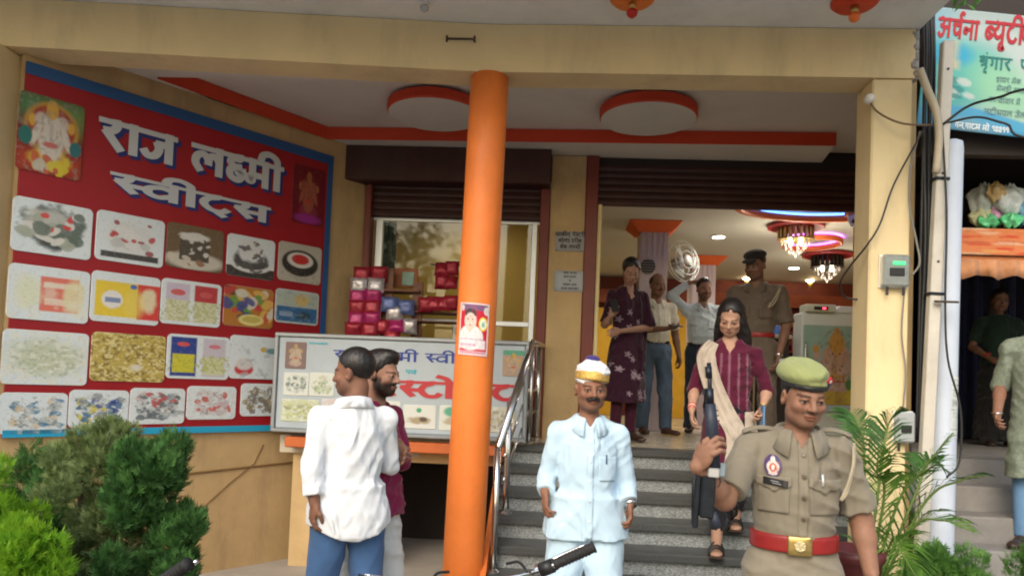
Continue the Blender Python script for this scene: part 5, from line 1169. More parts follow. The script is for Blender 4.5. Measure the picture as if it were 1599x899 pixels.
p.garment('dress', vneck(shirt([(shL, eL, wL), (shR, eR, wR)], .95, .86, .88, .0, sl=(.047, .050, .05), long_=[(.36, 0, -.01, .20, .17), (.6, 0, -.01, .185, .15), (.86, 0, -.004, .165, .125)]), 1.32, .55), (-.42, -.4, .33), (.42, .32, 1.44), fp_, wrinkle(61, .007, .10, (.9, .5, .1)), flower, .010)
p.garment('trousers', trousers(legs=[((-.07, 0, .84), (-.075, -.02, .48), (-.08, .02, .05)), ((.07, 0, .84), (.075, 0, .48), (.08, .02, .05))], r=(.085, .06, .05), top=.97, hipr=(.14, .1)), (-.28, -.25, .03), (.28, .25, .98), fabric('plum_cloth', (.05, .008, .022)), None, res=.012)
p.strip('shawl', [(.12, 1.40), (.16, 1.25), (.165, 1.05), (.16, .85), (.155, .65)], [.10, .17, .17, .17, .17], fabric('shawl_purple', (.032, .007, .021)), .012, 40, 11, .007, ymax=.05)
q = S().ell((0, .115, -.02), (.05, .05, .06)).ell((0, .11, -.14), (.035, .03, .12), .03); p.make('hair_tail', hf(q), p.hc-.32, p.hc+.28, M_hair, p.hair, None, .009)
for sg in (-1, 1): p.shoe((sg*.08, -.02, .0), sg*6, M_leather)
wm = p.world(np.array([wL]))[0]; R_ = rotm(.3, -.6)
tag(G().box(wm+(.02, -.03, .085), (.07, .012, .14), .004, R_).build('mobile_phone', M_black), 'black phone in the hand of the woman in purple', 'phone')

# ---------------- two men just inside the door
p = Person('balding man in cream short sleeved shirt and jeans inside the door', (1.09, 8.05, ZP), 12, 1.72, skin=(.20, .105, .07), res=.009)
p.head((.0, -.03, 1.58), 10, 6, 0, 'bald', mous=.7, nr=.055); p.torso_skin(); shL, shR = (-.175, .0, 1.345), (.175, .0, 1.345)
eL = (-.215, .0, 1.09); wL = (.02, -.28, 1.10); eR = (.235, .03, 1.07); wR = (.255, -.05, .83)
p.arm(shL, eL, wL, (.8, -.5, .05), (0, .2, 1), -1, (.5, .6), .5); p.arm(shR, eR, wR, None, (-.9, 0, 0), -1); p.finish_body((-.45, -.5, .55), (.45, .3, 1.8))
jn = mat('denim_faded', (.075, .12, .19), .9, var=.3, vscale=6, bump=.3, bscale=200)
p.garment('trousers', trousers(legs=[((-.09, 0, .86), (-.11, -.03, .48), (-.115, 0, .05)), ((.09, 0, .86), (.115, -.04, .48), (.13, -.05, .05))], r=(.098, .076, .068), top=.99), (-.34, -.3, .03), (.34, .3, 1.01), jn, wrinkle(71, .005, .1), res=.011)
cr = fabric('cream_cloth', (.55, .54, .46)); p.garment('shirt', vneck(shirt([(shL, eL, wL), (shR, eR, wR)], .82, .96, .95, .03, True, sl=(.054, .058, .05)), 1.35), (-.42, -.35, .94), (.42, .3, 1.45), cr, wrinkle(72, .005, .09), res=.0095)
p.collar(cr, (0, .004, 1.425), (.070, .068), .42, .034, .045); p.patch('button_placket', [(-.016, 1.37), (.016, 1.37), (.016, .97), (-.016, .97)], cr, None, (4, 24), .006)
bl_ = S().stack([(.955, 0, -.004, .158, .120), (.99, 0, -.004, .160, .128)]); p.garment('belt', bl_, (-.25, -.25, .93), (.25, .25, 1.01), M_leather, None, res=.009)
for sg in (-1, 1): p.shoe((sg*.12, -.04+(-.06 if sg > 0 else 0), .0), 8+sg*14, mat('shoe_brown', (.06, .028, .02), .35))
wm = p.world(np.array([wL]))[0]; tag(G().box(wm+(.085, -.05, .03), (.14, .07, .012), .003, rotm(.3, .3)).build('mobile_phone', M_black), 'dark phone held flat by the man in the cream shirt', 'phone')
p = Person('man in light blue shirt with one hand raised to his head', (1.70, 8.58, ZP), -6, 1.77, skin=(.28, .15, .10), res=.009)
p.head((.0, -.03, 1.58), 16, 4, 0, 'short', beard=.55, mous=.7, nr=.056); p.torso_skin(); shL, shR = (-.18, .0, 1.345), (.18, .0, 1.345)
eL = (-.35, -.04, 1.50); wL = (-.150, -.01, 1.655); eR = (.24, .04, 1.07); wR = (.26, -.02, .83)
p.arm(shL, eL, wL, (.9, .0, .15), (.25, 0, -.9), -1, (.25, .35), .3); p.arm(shR, eR, wR, None, (-.9, 0, 0), -1); p.finish_body((-.5, -.4, .55), (.45, .3, 1.9))
nv = fabric('navy_cloth', (.022, .032, .055)); p.garment('trousers', trousers(legs=[((-.09, 0, .86), (-.10, -.02, .48), (-.11, .02, .05)), ((.09, 0, .86), (.10, -.02, .48), (.11, .02, .05))], top=.99), (-.34, -.3, .03), (.34, .3, 1.01), nv, wrinkle(81, .005, .1), res=.011)
lb = fabric('light_blue_cloth', (.50, .60, .66)); p.garment('shirt', vneck(shirt([(shL, eL, wL), (shR, eR, wR)], 1.85, .96, .99, .035, True, sl=(.055, .052, .044)), 1.35), (-.52, -.36, .94), (.45, .3, 1.75), lb, wrinkle(82, .0055, .1), res=.0095)
p.collar(lb, (0, .004, 1.425), (.072, .070), .42, .034, .045); p.patch('chest_pocket', [(.04, 1.24), (.13, 1.24), (.125, 1.13), (.045, 1.13)], lb, None, (8, 8), .006)
bl_ = S().stack([(.955, 0, -.004, .160, .125), (.99, 0, -.004, .163, .132)]); p.garment('belt', bl_, (-.25, -.25, .93), (.25, .25, 1.01), M_black, None, res=.009)
for sg in (-1, 1): p.shoe((sg*.11, -.02, .0), sg*10, M_leather)

# ---------------- second officer behind the woman
p = Person('officer in dim brown uniform and dark cap standing behind the woman', (1.66, 6.20, ZP), -24, 1.66, skin=(.19, .10, .068), res=.0085)
p.head((-.01, -.04, 1.57), -16, 16, 0, 'short', stubble=.3, nr=.058); p.torso_skin(); shL, shR = (-.185, .01, 1.345), (.185, .01, 1.345)
eL = (-.24, .03, 1.08); wL = (-.22, -.12, .86); eR = (.245, .03, 1.07); wR = px(p, 1216, 556, 6.02)
p.arm(shL, eL, wL, None, (.9, 0, 0), 1); p.arm(shR, eR, wR, (-.1, -.3, -1), (-.9, 0, 0), -1); p.finish_body((-.45, -.4, .55), (.45, .3, 1.8))
kb = fabric('khaki_brown', (.115, .090, .070)); p.garment('trousers', trousers(legs=[((-.09, 0, .86), (-.11, -.02, .48), (-.11, .02, .05)), ((.09, 0, .86), (.11, -.02, .48), (.12, .02, .05))], top=.99), (-.34, -.3, .03), (.34, .3, 1.01), kb, wrinkle(91, .005, .1), res=.011)
p.garment('shirt', vneck(shirt([(shL, eL, wL), (shR, eR, wR)], .95, .96, .98, .01, True, sl=(.056, .058, .05)), 1.35), (-.42, -.35, .94), (.42, .3, 1.45), kb, wrinkle(92, .005, .09), res=.0095)
p.collar(kb, (0, .004, 1.43), (.072, .070), .42, .036, .05)
for cx in (-.09, .09): p.patch('chest_pocket', [(cx-.055, 1.24), (cx+.055, 1.24), (cx+.05, 1.11), (cx-.05, 1.11)], kb, None, (8, 8), .007)
bl_ = S().stack([(.955, 0, -.004, .158, .120), (.995, 0, -.004, .160, .122)]); p.garment('belt', bl_, (-.25, -.25, .93), (.25, .25, 1.01), mat('belt_red', (.33, .016, .014)), None, res=.009)
lan = smooth_curve([(.195, -.05, 1.37), (.165, -.115, 1.28), (.12, -.135, 1.20), (.165, -.12, 1.24), (.205, -.03, 1.38)], 6); q = G().tube(lan, .006, 6); mesh('lanyard', p.world(q.V), q.F, fabric('lanyard_khaki', (.34, .29, .20)), p.e, True)
cp = S().ell((0, .012, .082), (.092, .108, .050)).ell((0, -.105, .048), (.062, .055, .012), .015, rotm(0, .25))
p.make('cap', hf(lambda P: np.maximum(cp(P), .030-P[:, 2])), p.hc-.22, p.hc+.22, fabric('cap_dark', (.018, .015, .016)), None, None, .007)
wv = np.array(wR); q = G().tube([wv+(0, 0, .0), wv+(.0, .005, .022)], .034, 14); mesh('wrist_watch', p.world(q.V), q.F, M_steel, p.e, True)
for sg in (-1, 1): p.shoe((sg*.11, -.02, .0), sg*10, M_leather)
tag(G().tube([p.world(np.array([wv]))[0]+(.01, -.04, -.12), p.world(np.array([wv]))[0]+(.015, -.05, -.02)], [.028, .028], 12).build('water_bottle', mat('clear_plastic', (.75, .8, .82), .15, trans=.7), None, True), 'clear plastic bottle in the hand of the officer in the dark cap', 'bottle')

# ---------------- two women at the neighbouring stall
p = Person('woman in dark green blouse and black skirt standing in the dim stall', (4.36, 7.5, 1.10), -14, 1.53, skin=(.20, .105, .07), res=.009)
p.head((.0, -.03, 1.58), 0, 8, 4, 'long', fem=True, nr=.046); p.torso_skin(); shL, shR = (-.17, .0, 1.335), (.17, .0, 1.335)
eL = (-.25, .02, 1.07); wL = (-.15, -.18, .95); eR = (.24, .0, 1.07); wR = (.20, -.15, .90)
p.arm(shL, eL, wL, None, (.9, 0, 0), 1, hsc=.9); p.arm(shR, eR, wR, None, (-.9, 0, 0), -1, hsc=.9); p.finish_body((-.45, -.4, .55), (.45, .3, 1.8))
p.garment('blouse', shirt([(shL, eL, wL), (shR, eR, wR)], .8, .86, .98, .02, sl=(.052, .054, .05)), (-.42, -.32, .84), (.42, .3, 1.44), fabric('blouse_green', (.012, .032, .022), var=.3), wrinkle(101, .006, .1), res=.011)
p.garment('skirt', S().stack([(.06, 0, -.02, .24, .2), (.4, 0, -.02, .21, .18), (.75, 0, 0, .19, .15), (.95, 0, 0, .17, .125)]), (-.3, -.3, .03), (.3, .3, .97), fabric('skirt_black', (.012, .012, .013)), wrinkle(102, .009, .09, (1, .8, 0)), res=.012)
q = S().stack([(-.2, 0, .06, .10, .05), (0, 0, .055, .095, .065), (.07, 0, .04, .086, .075)]); p.make('long_hair', hf(q), p.hc-.32, p.hc+.28, M_hair, p.hair, None, .009)
for wv in (wL, wR):
    wv = np.array(wv)
    for k in range(3): q = G().tube([wv+(0, .01, .01+.014*k), wv+(0, .01, .017+.014*k)], .033, 12); mesh('bangle', p.world(q.V), q.F, mat('bangle_red', (.4, .03, .03), .35), p.e, True)
for sg in (-1, 1): p.shoe((sg*.09, -.06, .0), sg*8, M_leather)
p = Person('woman in grey green kurta and blue jeans stepping out of the stall', (3.19, 5.02, .592), -40, 1.655, skin=(.24, .125, .085), res=.008)
p.head((.0, -.03, 1.58), 0, 8, 0, 'long', fem=True, nr=.046); p.torso_skin(); shL, shR = (-.165, .0, 1.335), (.165, .0, 1.335)
eL = (-.235, .02, 1.07); wL = px(p, 1557, 648, 4.95); eR = (.24, .03, 1.07); wR = (.25, -.05, .84)
p.arm(shL, eL, wL, None, (.9, 0, 0), 1, hsc=.9); p.arm(shR, eR, wR, None, (-.9, 0, 0), -1, hsc=.9); p.finish_body((-.45, -.4, .55), (.45, .3, 1.8))
gk = mat('kurta_grey_green', (.20, .24, .19), .9, var=.35, vscale=45, bump=.3, bscale=200)
p.garment('kurta', shirt([(shL, eL, wL), (shR, eR, wR)], 1.02, .86, 1.02, .02, sl=(.064, .060, .055), long_=[(.46, 0, -.01, .20, .17), (.66, 0, -.01, .19, .15), (.86, 0, -.004, .172, .128)]), (-.42, -.35, .43), (.42, .32, 1.44), gk, wrinkle(111, .006, .1, (.9, .5, .1)), res=.010)
p.garment('trousers', trousers(legs=[((-.08, 0, .84), (-.085, -.02, .48), (-.09, .02, .06)), ((.08, 0, .84), (.085, 0, .48), (.09, .02, .06))], r=(.09, .07, .06), top=.97, hipr=(.15, .11)), (-.28, -.25, .03), (.28, .25, .98), mat('jeans_light', (.13, .26, .46), .9, var=.2, vscale=6), None, res=.012)
wv = np.array(wL); q = G().tube([wv+(0, 0, .01), wv+(0, 0, .018)], .034, 12); mesh('bangle', p.world(q.V), q.F, M_steel, p.e, True)
for sg in (-1, 1): p.shoe((sg*.09, -.06, .0), sg*8, M_leather)
# ------------------------------------------------------------------ interior lamps, with extra downlights added to brighten the room
def lamp(name, loc, energy, col, r=.08):
    l = bpy.data.lights.new(name, 'POINT'); l.energy = energy; l.color = col; l.shadow_soft_size = r
    o = bpy.data.objects.new(name, l); COL.objects.link(o); o.location = loc; return o
M_bulb = mat('lit_bulb', (.9, .85, .7), .5, emit=(1.0, .86, .62), estr=14); M_dl = mat('lit_downlight', (.9, .9, .85), .5, emit=(1.0, .95, .82), estr=12)
M_crys = mat('crystal', (.9, .9, .92), .05, trans=.85, ior=1.5); M_gold = mat('gold_bar', (.45, .33, .10), .3, .8); M_cred = mat('chandelier_red', (.36, .025, .03), .5)
def chandelier(c, s, label, dark):
    c = np.array(c, float); e = empty('chandelier', (c[0], c[1], c[2]-.5*s), label, 'chandelier')
    G().lathe(c, [(.30*s, -.035), (.31*s, -.03), (.31*s, -.006), (.30*s, -.001)], 36).build('ceiling_plate', M_cred, e)
    mt = mat('bar_dark', (.03, .028, .025), .3, .6) if dark else M_gold
    for k in range(20):
        a = 2*math.pi*k/20; x, y = c[0]+.185*s*math.cos(a), c[1]+.185*s*math.sin(a)
        G().box((x, y, c[2]-.10*s), (.03*s, .03*s, .13*s), .004, rotm_(a, 0)).build('drum_bar', mt, e)
    G().lathe(c, [(.20*s, -.175*s), (.205*s, -.165*s), (.205*s, -.16*s), (.17*s, -.16*s)], 28).build('drum_ring', mt, e)
    q = np.random.default_rng(3)
    for ring, (r, z, n) in enumerate(((.15, -.20, 12), (.11, -.25, 9), (.06, -.30, 6), (.01, -.34, 1))):
        for k in range(n):
            a = 2*math.pi*k/n+ring*.3
            G().lathe((c[0]+r*s*math.cos(a), c[1]+r*s*math.sin(a), c[2]+z*s), [(.003, -.028*s), (.017*s, 0), (.003, .028*s)], 6).build('crystal', M_crys, e)
    for k in range(4):
        a = k*1.57+.4; G().lathe((c[0]+.08*s*math.cos(a), c[1]+.08*s*math.sin(a), c[2]-.19*s), [(.004, -.03), (.02, -.015), (.02, .01), (.01, .03)], 10).build('bulb', M_bulb, e)
    lamp('chandelier_light', (c[0], c[1], c[2]-.45*s), 16 if not dark else 11, (1.0, .86, .66), .1)
chandelier(tuple(onZ(1243, 352, IC-.01)), 1.0, 'chandelier with gold bars and glass drops under a red ceiling plate', False)
chandelier(tuple(onZ(1292, 397, IC-.01)), 1.05, 'dark barred chandelier with glass drops, deeper inside the shop', True)
def downlight(c, en, cc, label):
    c = np.array(c, float); e = empty('ceiling_downlight', (c[0], c[1], c[2]-.02), label, 'light')
    G().lathe(c, [(.085, -.012), (.09, -.008), (.09, -.001)], 24).build('trim_ring', M_white, e); G().lathe(c, [(.07, -.016), (.072, -.0125)], 24).build('lens', M_dl, e)
    l = bpy.data.lights.new('downlight_lamp', 'SPOT'); l.energy = en; l.color = cc; l.shadow_soft_size = .06; l.spot_size = rad(165); l.spot_blend = 1.0
    o = bpy.data.objects.new('downlight_lamp', l); COL.objects.link(o); o.location = (c[0], c[1], c[2]-.025)
downlight(onZ(1122, 369, IC-.004), 34, (1.0, .94, .82), 'round lit downlight between the shop columns')
for u, v, Y, lb, en in ((1265, 436, 12.66, 'warm lit wall lamp on the red fascia above the box shelves', 12), (1166, 433, 12.66, 'warm lit wall lamp near the yellow alcove at the back', 12)):
    c = onY(u, v, Y); e = empty('wall_lamp', (c[0], c[1], c[2]-.15), lb, 'lamp')
    G().lathe(c, [(.03, -.16), (.045, -.10), (.03, -.04)], 14).build('lamp_base', M_brass, e, True); G().lathe(c, [(.02, -.045), (.06, -.03), (.075, .01), (.05, .05), (.02, .06)], 16).build('lamp_shade', M_bulb, e, True)
    lamp('wall_lamp_light', (c[0], c[1]-.15, c[2]+.02), en, (1.0, .68, .32), .08)
for x, y, en, cc, lb in ((1.2, 11.6, 80, (1.0, .84, .58), 'added downlight brightening the back of the shop'), (-.9, 7.7, 13, (1.0, .88, .66), 'added downlight brightening the space behind the display window'), (1.9, 7.0, 30, (1.0, .93, .82), 'added downlight brightening the area just inside the door'), (3.6, 11.4, 40, (1.0, .84, .58), 'added downlight brightening the box shelves')): downlight((x, y, IC-.004), en, cc, lb)  # made-up fill lights given downlight fittings, added to lift the dark interior
# ------------------------------------------------------------------ wall fan, vent, camera, cloth
c = onY(1068, 407, 9.3); fn_ = empty('wall_fan', (c[0], c[1], c[2]-.3), 'white caged fan mounted beside the shop column', 'fan'); Rf = rotm_(rad(35), rad(-8)); M_cage = mat('fan_white', (.42, .43, .41), .5)
def rt(V): return (np.array(V) @ Rf.T)+c
t = np.linspace(0, 2*math.pi, 37)
for r, y in ((.26, 0), (.26, .05), (.19, -.045), (.11, -.06)):
    g = G().tube([(r*math.cos(a), y, r*math.sin(a)) for a in t], .006, 6, False); mesh('cage_ring', rt(g.V), g.F, M_cage, fn_, True)
for k in range(20):
    a = k*math.pi/10; g = G().tube(smooth_curve([(.03*math.cos(a), -.065, .03*math.sin(a)), (.16*math.cos(a), -.052, .16*math.sin(a)), (.26*math.cos(a), 0, .26*math.sin(a)), (.26*math.cos(a), .05, .26*math.sin(a))], 4), .0025, 4); mesh('cage_wire', rt(g.V), g.F, M_cage, fn_)
for k in range(3):
    a = k*2.094; V = [(.03*math.cos(a-.3), .0, .03*math.sin(a-.3)), (.22*math.cos(a-.35), .02, .22*math.sin(a-.35)), (.235*math.cos(a+.35), -.02, .235*math.sin(a+.35)), (.03*math.cos(a+.5), -.015, .03*math.sin(a+.5))]
    V += [(x, y+.006, z) for x, y, z in V]; mesh('blade', rt(V), [(0, 1, 2, 3), (7, 6, 5, 4), (0, 4, 5, 1), (1, 5, 6, 2), (2, 6, 7, 3), (3, 7, 4, 0)], mat('blade_grey', (.35, .37, .36), .4), fn_)
g = G().lathe((0, 0, 0), [(.02, -.075), (.06, -.07), (.065, -.055)], 20, 1); mesh('hub_cap', rt(g.V), g.F, M_cage, fn_, True); g = G().lathe((0, .09, 0), [(.05, -.06), (.075, -.03), (.07, .07), (.03, .10)], 18, 1); mesh('motor', rt(g.V), g.F, M_cage, fn_, True)
G().tube([c+(.08, .14, 0), c+(.09, .2, -.1), c+(.05, .3, -.18)], .018, 8).build('wall_bracket', M_cage, fn_, True)
c = onY(1012, 416, 8.575); v_ = empty('round_vent', (c[0], c[1], c[2]-.09), 'round dark vent on the white shop column', 'vent'); G().lathe(c, [(.088, -.012), (.092, .008)], 28, 1).build('rim', mat('vent_grey', (.25, .25, .26), .5), v_)
for k in range(5): G().box(c+(0, -.016, -.06+.03*k), (.16*math.cos(math.asin((-.06+.03*k)/.09)), .008, .016), .002).build('louvre', M_black, v_)
c = onY(1335, 345, 7.3); cc = empty('security_camera', (c[0], c[1], c[2]-.05), 'small white dome security camera under the shop ceiling', 'camera'); G().lathe(c, [(.02, -.06), (.05, -.045), (.06, 0), (.065, .03), (.065, .05)], 20).build('housing', M_white, cc, True); G().lathe(c+(-.03, -.05, -.015), [(.018, -.01), (.02, .0)], 12, 1).build('lens', M_black, cc); G().bb(c[0]-.08, c[0]+.2, c[1]-.04, c[1]+.06, c[2]+.051, IC, .004).build('mount', mat('capital_orange', (.72, .13, .03)), cc)
c = onY(1347, 378, 7.5); q = Pic(20, 30, (.5, .012, .02)); q.noise(8, 3, (.25, .005, .01), .45, .6, .7); tag(panel('hanging_cloth', q, (c, (1, 0, 0), (0, 0, 1), (0, -1, 0)), .17, .36, None, 0, fabric('red_cloth', (.4, .01, .02), attr=True), 0, .02), 'narrow red cloth hanging beside the shop pillar', 'cloth')
# ------------------------------------------------------------------ fridge, counter, jar, bottle
FX0, FX1, FY = 2.50, 3.12, 7.6
fr = empty('fridge', (2.8, 7.9, ZP), 'pale green display fridge with a deity picture on its door', 'fridge'); M_fr = mat('fridge_white', (.55, .60, .58), .35, var=.04)
G().bb(FX0, FX1, FY+.02, FY+.30, ZP, 2.36, .015).build('cabinet', M_fr, fr)
q = Pic(100, 130, (.24, .37, .32)); q.noise(5, 3, (.30, .43, .37), .4, .7, .5)
for sg in (-1, 1): q.ell(.56+sg*.27, .44, .06, .17, (.42, .30, .26), .3, 1, sg*.5).ell(.56+sg*.33, .62, .05, .06, (.44, .31, .26), .3).ell(.56+sg*.34, .70, .06, .05, (.45, .25, .07), .3, 1, 0, .6, 4)
q.ell(.56, .22, .36, .13, (.42, .29, .26), .2, 1, 0, .3, 3).ell(.56, .38, .21, .20, (.47, .34, .29), .2, 1, 0, .2, 5).ell(.56, .62, .15, .13, (.44, .30, .22), .2).ell(.56, .76, .14, .16, (.45, .25, .06), .2, 1, 0, .25, 6).ell(.56, .93, .05, .05, (.42, .22, .05), .3)
for sg in (-1, 1): q.ell(.56+sg*.15, .62, .08, .10, (.44, .29, .22), .25).ell(.56+sg*.06, .645, .016, .012, (.05, .03, .03), .4)
q.ell(.54, .50, .045, .16, (.38, .24, .17), .3).ell(.56, .36, .14, .025, (.45, .26, .08), .4).ell(.56, .30, .17, .02, (.30, .10, .08), .4).blobs(16, 3, [(.20, .08, .06), (.48, .30, .10)], .42, .70, .28, .5, .018).ell(.56, .08, .46, .09, (.42, .30, .06), .3, 1, 0, .4, 8).ell(.86, .14, .16, .12, (.50, .40, .06), .35, 1, .5, .4, 9).ell(.78, .26, .06, .07, (.07, .20, .06), .4).noise(26, 12, (.14, .09, .06), .57, .7, .45, q.inside(.56, .48, .40, .48))
panel('door_picture', q, (((FX0+FX1)/2, FY+.018, 1.83), (1, 0, 0), (0, 0, 1), (0, -1, 0)), FX1-FX0-.03, .80, fr, .01, M_print, .004)
G().bb(FX0-.004, FX1+.004, FY-.015, FY+.019, 1.36, 1.425, .006).build('door_sill', mat('sill_blue_grey', (.36, .44, .52), .35), fr)
tp = G().bb(FX0+.03, FX0+.33, FY+.0, FY+.2, 2.362, 2.44, .008).build('control_box', mat('panel_cream', (.50, .52, .42), .4), fr); G().bb(FX0+.11, FX0+.25, FY-.004, FY-.0005, 2.382, 2.416).build('display', M_black, tp); G().bb(FX0+.195, FX0+.225, FY-.007, FY-.0045, 2.391, 2.407).build('red_digit', mat('led_red', (.8, .02, .04), .5, emit=(1.0, .03, .06), estr=6), tp)
G().tube([(FX0+.03, FY-.0, 1.7), (FX0+.03, FY-.02, 1.75), (FX0+.03, FY-.02, 2.0), (FX0+.03, FY, 2.05)], .009, 8).build('handle', M_steel, fr, True)
tag(G().bb(FX0+.36, FX1+.06, FY+.02, FY+.22, 2.361, 2.43, .006).build('white_carton', mat('carton_white', (.62, .66, .70), .5)), 'long white carton lying on the fridge', 'carton')
c = np.array((3.14, 7.72, 2.431)); jr = empty('sweet_jar', tuple(c), 'clear candy jar with red lid and red wrapped sweets on the fridge', 'jar')
G().lathe(c, [(.055, 0), (.075, .02), (.078, .14), (.06, .18)], 20).build('glass', mat('jar_plastic', (.8, .75, .75), .12, trans=.6), jr, True); G().lathe(c, [(.062, .178), (.066, .185), (.066, .21), (.06, .215)], 20).build('lid', mat('lid_red', (.45, .02, .03), .4), jr, True)
for k in range(30): a, r = rng.random()*6.28, .055*math.sqrt(rng.random()); G().box(c+(r*math.cos(a), r*math.sin(a), .02+.004*k), (.035, .02, .016), .004, rotm_(a, rng.random())).build('wrapped_sweet', mat('sweet_red', (.42, .03, .04), .35) if k % 3 else M_white, jr)
ct = empty('counter', (2.30, 8.0, ZP), 'dark glass fronted sales counter left of the fridge', 'counter'); G().bb(2.02, 2.47, 7.9, 8.5, ZP, 2.10, .01).build('cabinet', M_dark, ct); G().bb(2.0, 2.485, 7.86, 8.52, 2.101, 2.14, .006).build('worktop', mat('counter_top', (.40, .38, .33), .3), ct)
for x in (2.10, 2.32): G().bb(x, x+.02, 7.88, 7.899, ZP+.1, 2.06).build('front_frame', M_steel, ct)
G().bb(2.125, 2.315, 7.885, 7.893, ZP+.15, 2.0).build('glass_front', M_glass, ct)
c = np.array((2.36, 7.98, 2.141)); bt = empty('spray_bottle', tuple(c), 'small white and blue bottle on the counter', 'bottle'); G().lathe(c, [(.03, 0), (.033, .01), (.033, .10)], 16).build('label_band', mat('label_blue', (.05, .15, .45), .4), bt, True); G().lathe(c, [(.033, .101), (.033, .16), (.015, .19), (.015, .21)], 16).build('shoulder', M_white, bt, True); G().lathe(c, [(.018, .211), (.018, .235)], 14).build('cap', mat('cap_blue', (.2, .25, .45), .4), bt, True)
tag(G().box((2.45, 7.95, 2.165), (.05, .06, .048), .004).build('small_packet', mat('packet_red', (.45, .03, .04), .35)), 'small red packet beside the bottle on the counter', 'packet')
# ------------------------------------------------------------------ box shelves at the back
sv = empty('wall_shelf', (4.0, 12.85, ZP), 'dark red back wall shelving stacked with sweet boxes', 'shelf')
M_bx = [mat('box_red%d' % i, cc, .4, var=.15, vscale=15) for i, cc in enumerate(((.20, .02, .02), (.30, .03, .025), (.13, .02, .02), (.24, .10, .06)))]
for k in range(5): G().bb(2.75, 5.6, 12.62, 12.98, 1.58+.32*k, 1.605+.32*k).build('shelf_board', M_iwall, sv)
for x in (2.75, 3.7, 4.65, 5.58): G().bb(x, x+.03, 12.615, 12.98, ZP, 2.97).build('upright', M_iwall, sv)
boxproto = {}
for k in range(4):
    for i in range(11):
        x = 2.86+.247*i
        if any(abs(x-q) < .1 for q in (3.715, 4.665)): continue
        for j in range(2+(i*7+k) % 3 % 2):
            kk = (i*3+j+k) % 4
            if kk not in boxproto:
                ob = G().box((0, 0, .0425), (.21, .22, .085), .004).build('sweet_box', M_bx[kk], None, False, (0, 0, 0)); boxproto[kk] = ob
            else: ob = boxproto[kk].copy(); COL.objects.link(ob)
            ob.location = (x+.01*((i+j) % 3-1), 12.76, 1.606+.32*k+.0855*j); tag(ob, 'red sweet box stacked on the shelving at the back of the shop', 'box', 'sweet boxes on the back shelves')
# ------------------------------------------------------------------ goods in front of the display window
M_wood = mat('rack_wood', (.16, .06, .03), .5, var=.25, vscale=6, stretch=(1, 1, 8)); M_pk = [mat('foil_red', (.30, .018, .035), .28, .25, var=.3, vscale=30, bump=.5, bscale=60, bdist=.006), mat('foil_silver', (.50, .48, .50), .28, .5, var=.4, vscale=25, bump=.5, bscale=60, bdist=.006), mat('foil_magenta', (.35, .02, .12), .28, .2, var=.3, vscale=30, bump=.4, bscale=50, bdist=.006), mat('foil_blue', (.10, .14, .32), .3, .2, var=.3, vscale=30, bump=.4, bscale=50)]
rk = empty('display_rack', (-1.25, 6.35, ZP), 'low wooden display rack of snacks in front of the shop window', 'rack')
def pb(u0, v0, u1, v1, Y, d, name, m, par):
    a, b = onY(u0, v0, Y), onY(u1, v1, Y); return G().bb(min(a[0], b[0]), max(a[0], b[0]), Y, Y+d, min(a[2], b[2]), max(a[2], b[2]), .004).build(name, m, par)
for (u0, v0, u1, v1) in ((598, 418, 605, 640), (645, 440, 652, 640), (716, 470, 722, 640)): pb(u0, v0, u1, v1, 6.30, .03, 'upright', M_wood, rk)
for (u0, v0, u1, v1) in ((596, 450, 655, 456), (640, 484, 722, 490), (598, 498, 722, 504)): pb(u0, v0, u1, v1, 6.24, .22, 'shelf_board', M_wood, rk)
pb(600, 418, 652, 449, 6.42, .02, 'back_panel', mat('back_panel_orange', (.32, .10, .04), .6, var=.2), rk); pb(628, 424, 646, 446, 6.41, .008, 'picture_card', mat('card_green', (.22, .34, .28), .5, var=.3), rk)
def pillow(name, c, w, h, d, m, par=None, tilt=0.0, seed=0):
    n = 9; q = np.random.default_rng(seed); u, v = np.meshgrid(np.linspace(-1, 1, n), np.linspace(-1, 1, n)); b = ((1-u**4)*(1-v**4))**.6; b = b*(1+.25*(q.random((n, n))-.5))
    V = [];
    for sg in (-1, 1): V.append(np.stack([u*w/2*(1-.06*(1-v*v)), sg*d/2*b-.0005*sg, v*h/2], -1).reshape(-1, 3))
    V = np.vstack(V) @ rotm_(0, tilt).T+np.array(c); i = np.arange(n*n).reshape(n, n); F_ = np.stack([i[:-1, :-1], i[:-1, 1:], i[1:, 1:], i[1:, :-1]], -1).reshape(-1, 4)
    return mesh(name, V, np.vstack([F_, F_[:, ::-1]+n*n]), m, par, True)
for sx, (u0, v0, u1, v1) in enumerate(((566, 420, 551, 524), (592, 419, 575, 524))):
    e = empty('packet_strip', tuple(onY(u1, v1, 6.25)), ['strip of red and silver snack packets hanging nearest the red sign board', 'strip of red and silver snack packets hanging against the wooden rack'][sx], 'packets', 'hanging snack strips')
    for k in range(6):
        t_ = (k+.5)/6; c = onY(u0+(u1-u0)*t_, v0+(v1-v0)*t_, 6.28-.1*t_); pillow('packet', c+np.array((.01*math.sin(k*5+sx), -.01*(k % 2), 0)), .150, .135, .07, M_pk[0 if k in (0, 3, 5) else (1 if k % 2 else 2)], e, .25*math.sin(k*3+sx), k+sx*9)
pks = [(608, 475, 3), (616, 490, 1), (620, 508, 2), (634, 480, 3), (596, 510, 0), (612, 522, 0), (664, 476, 0), (678, 474, 0), (692, 474, 0), (705, 473, 0), (690, 420, 0), (706, 419, 0), (690, 440, 0), (704, 441, 0), (640, 510, 1)]
names = ['shelf', 'rack', 'pile']
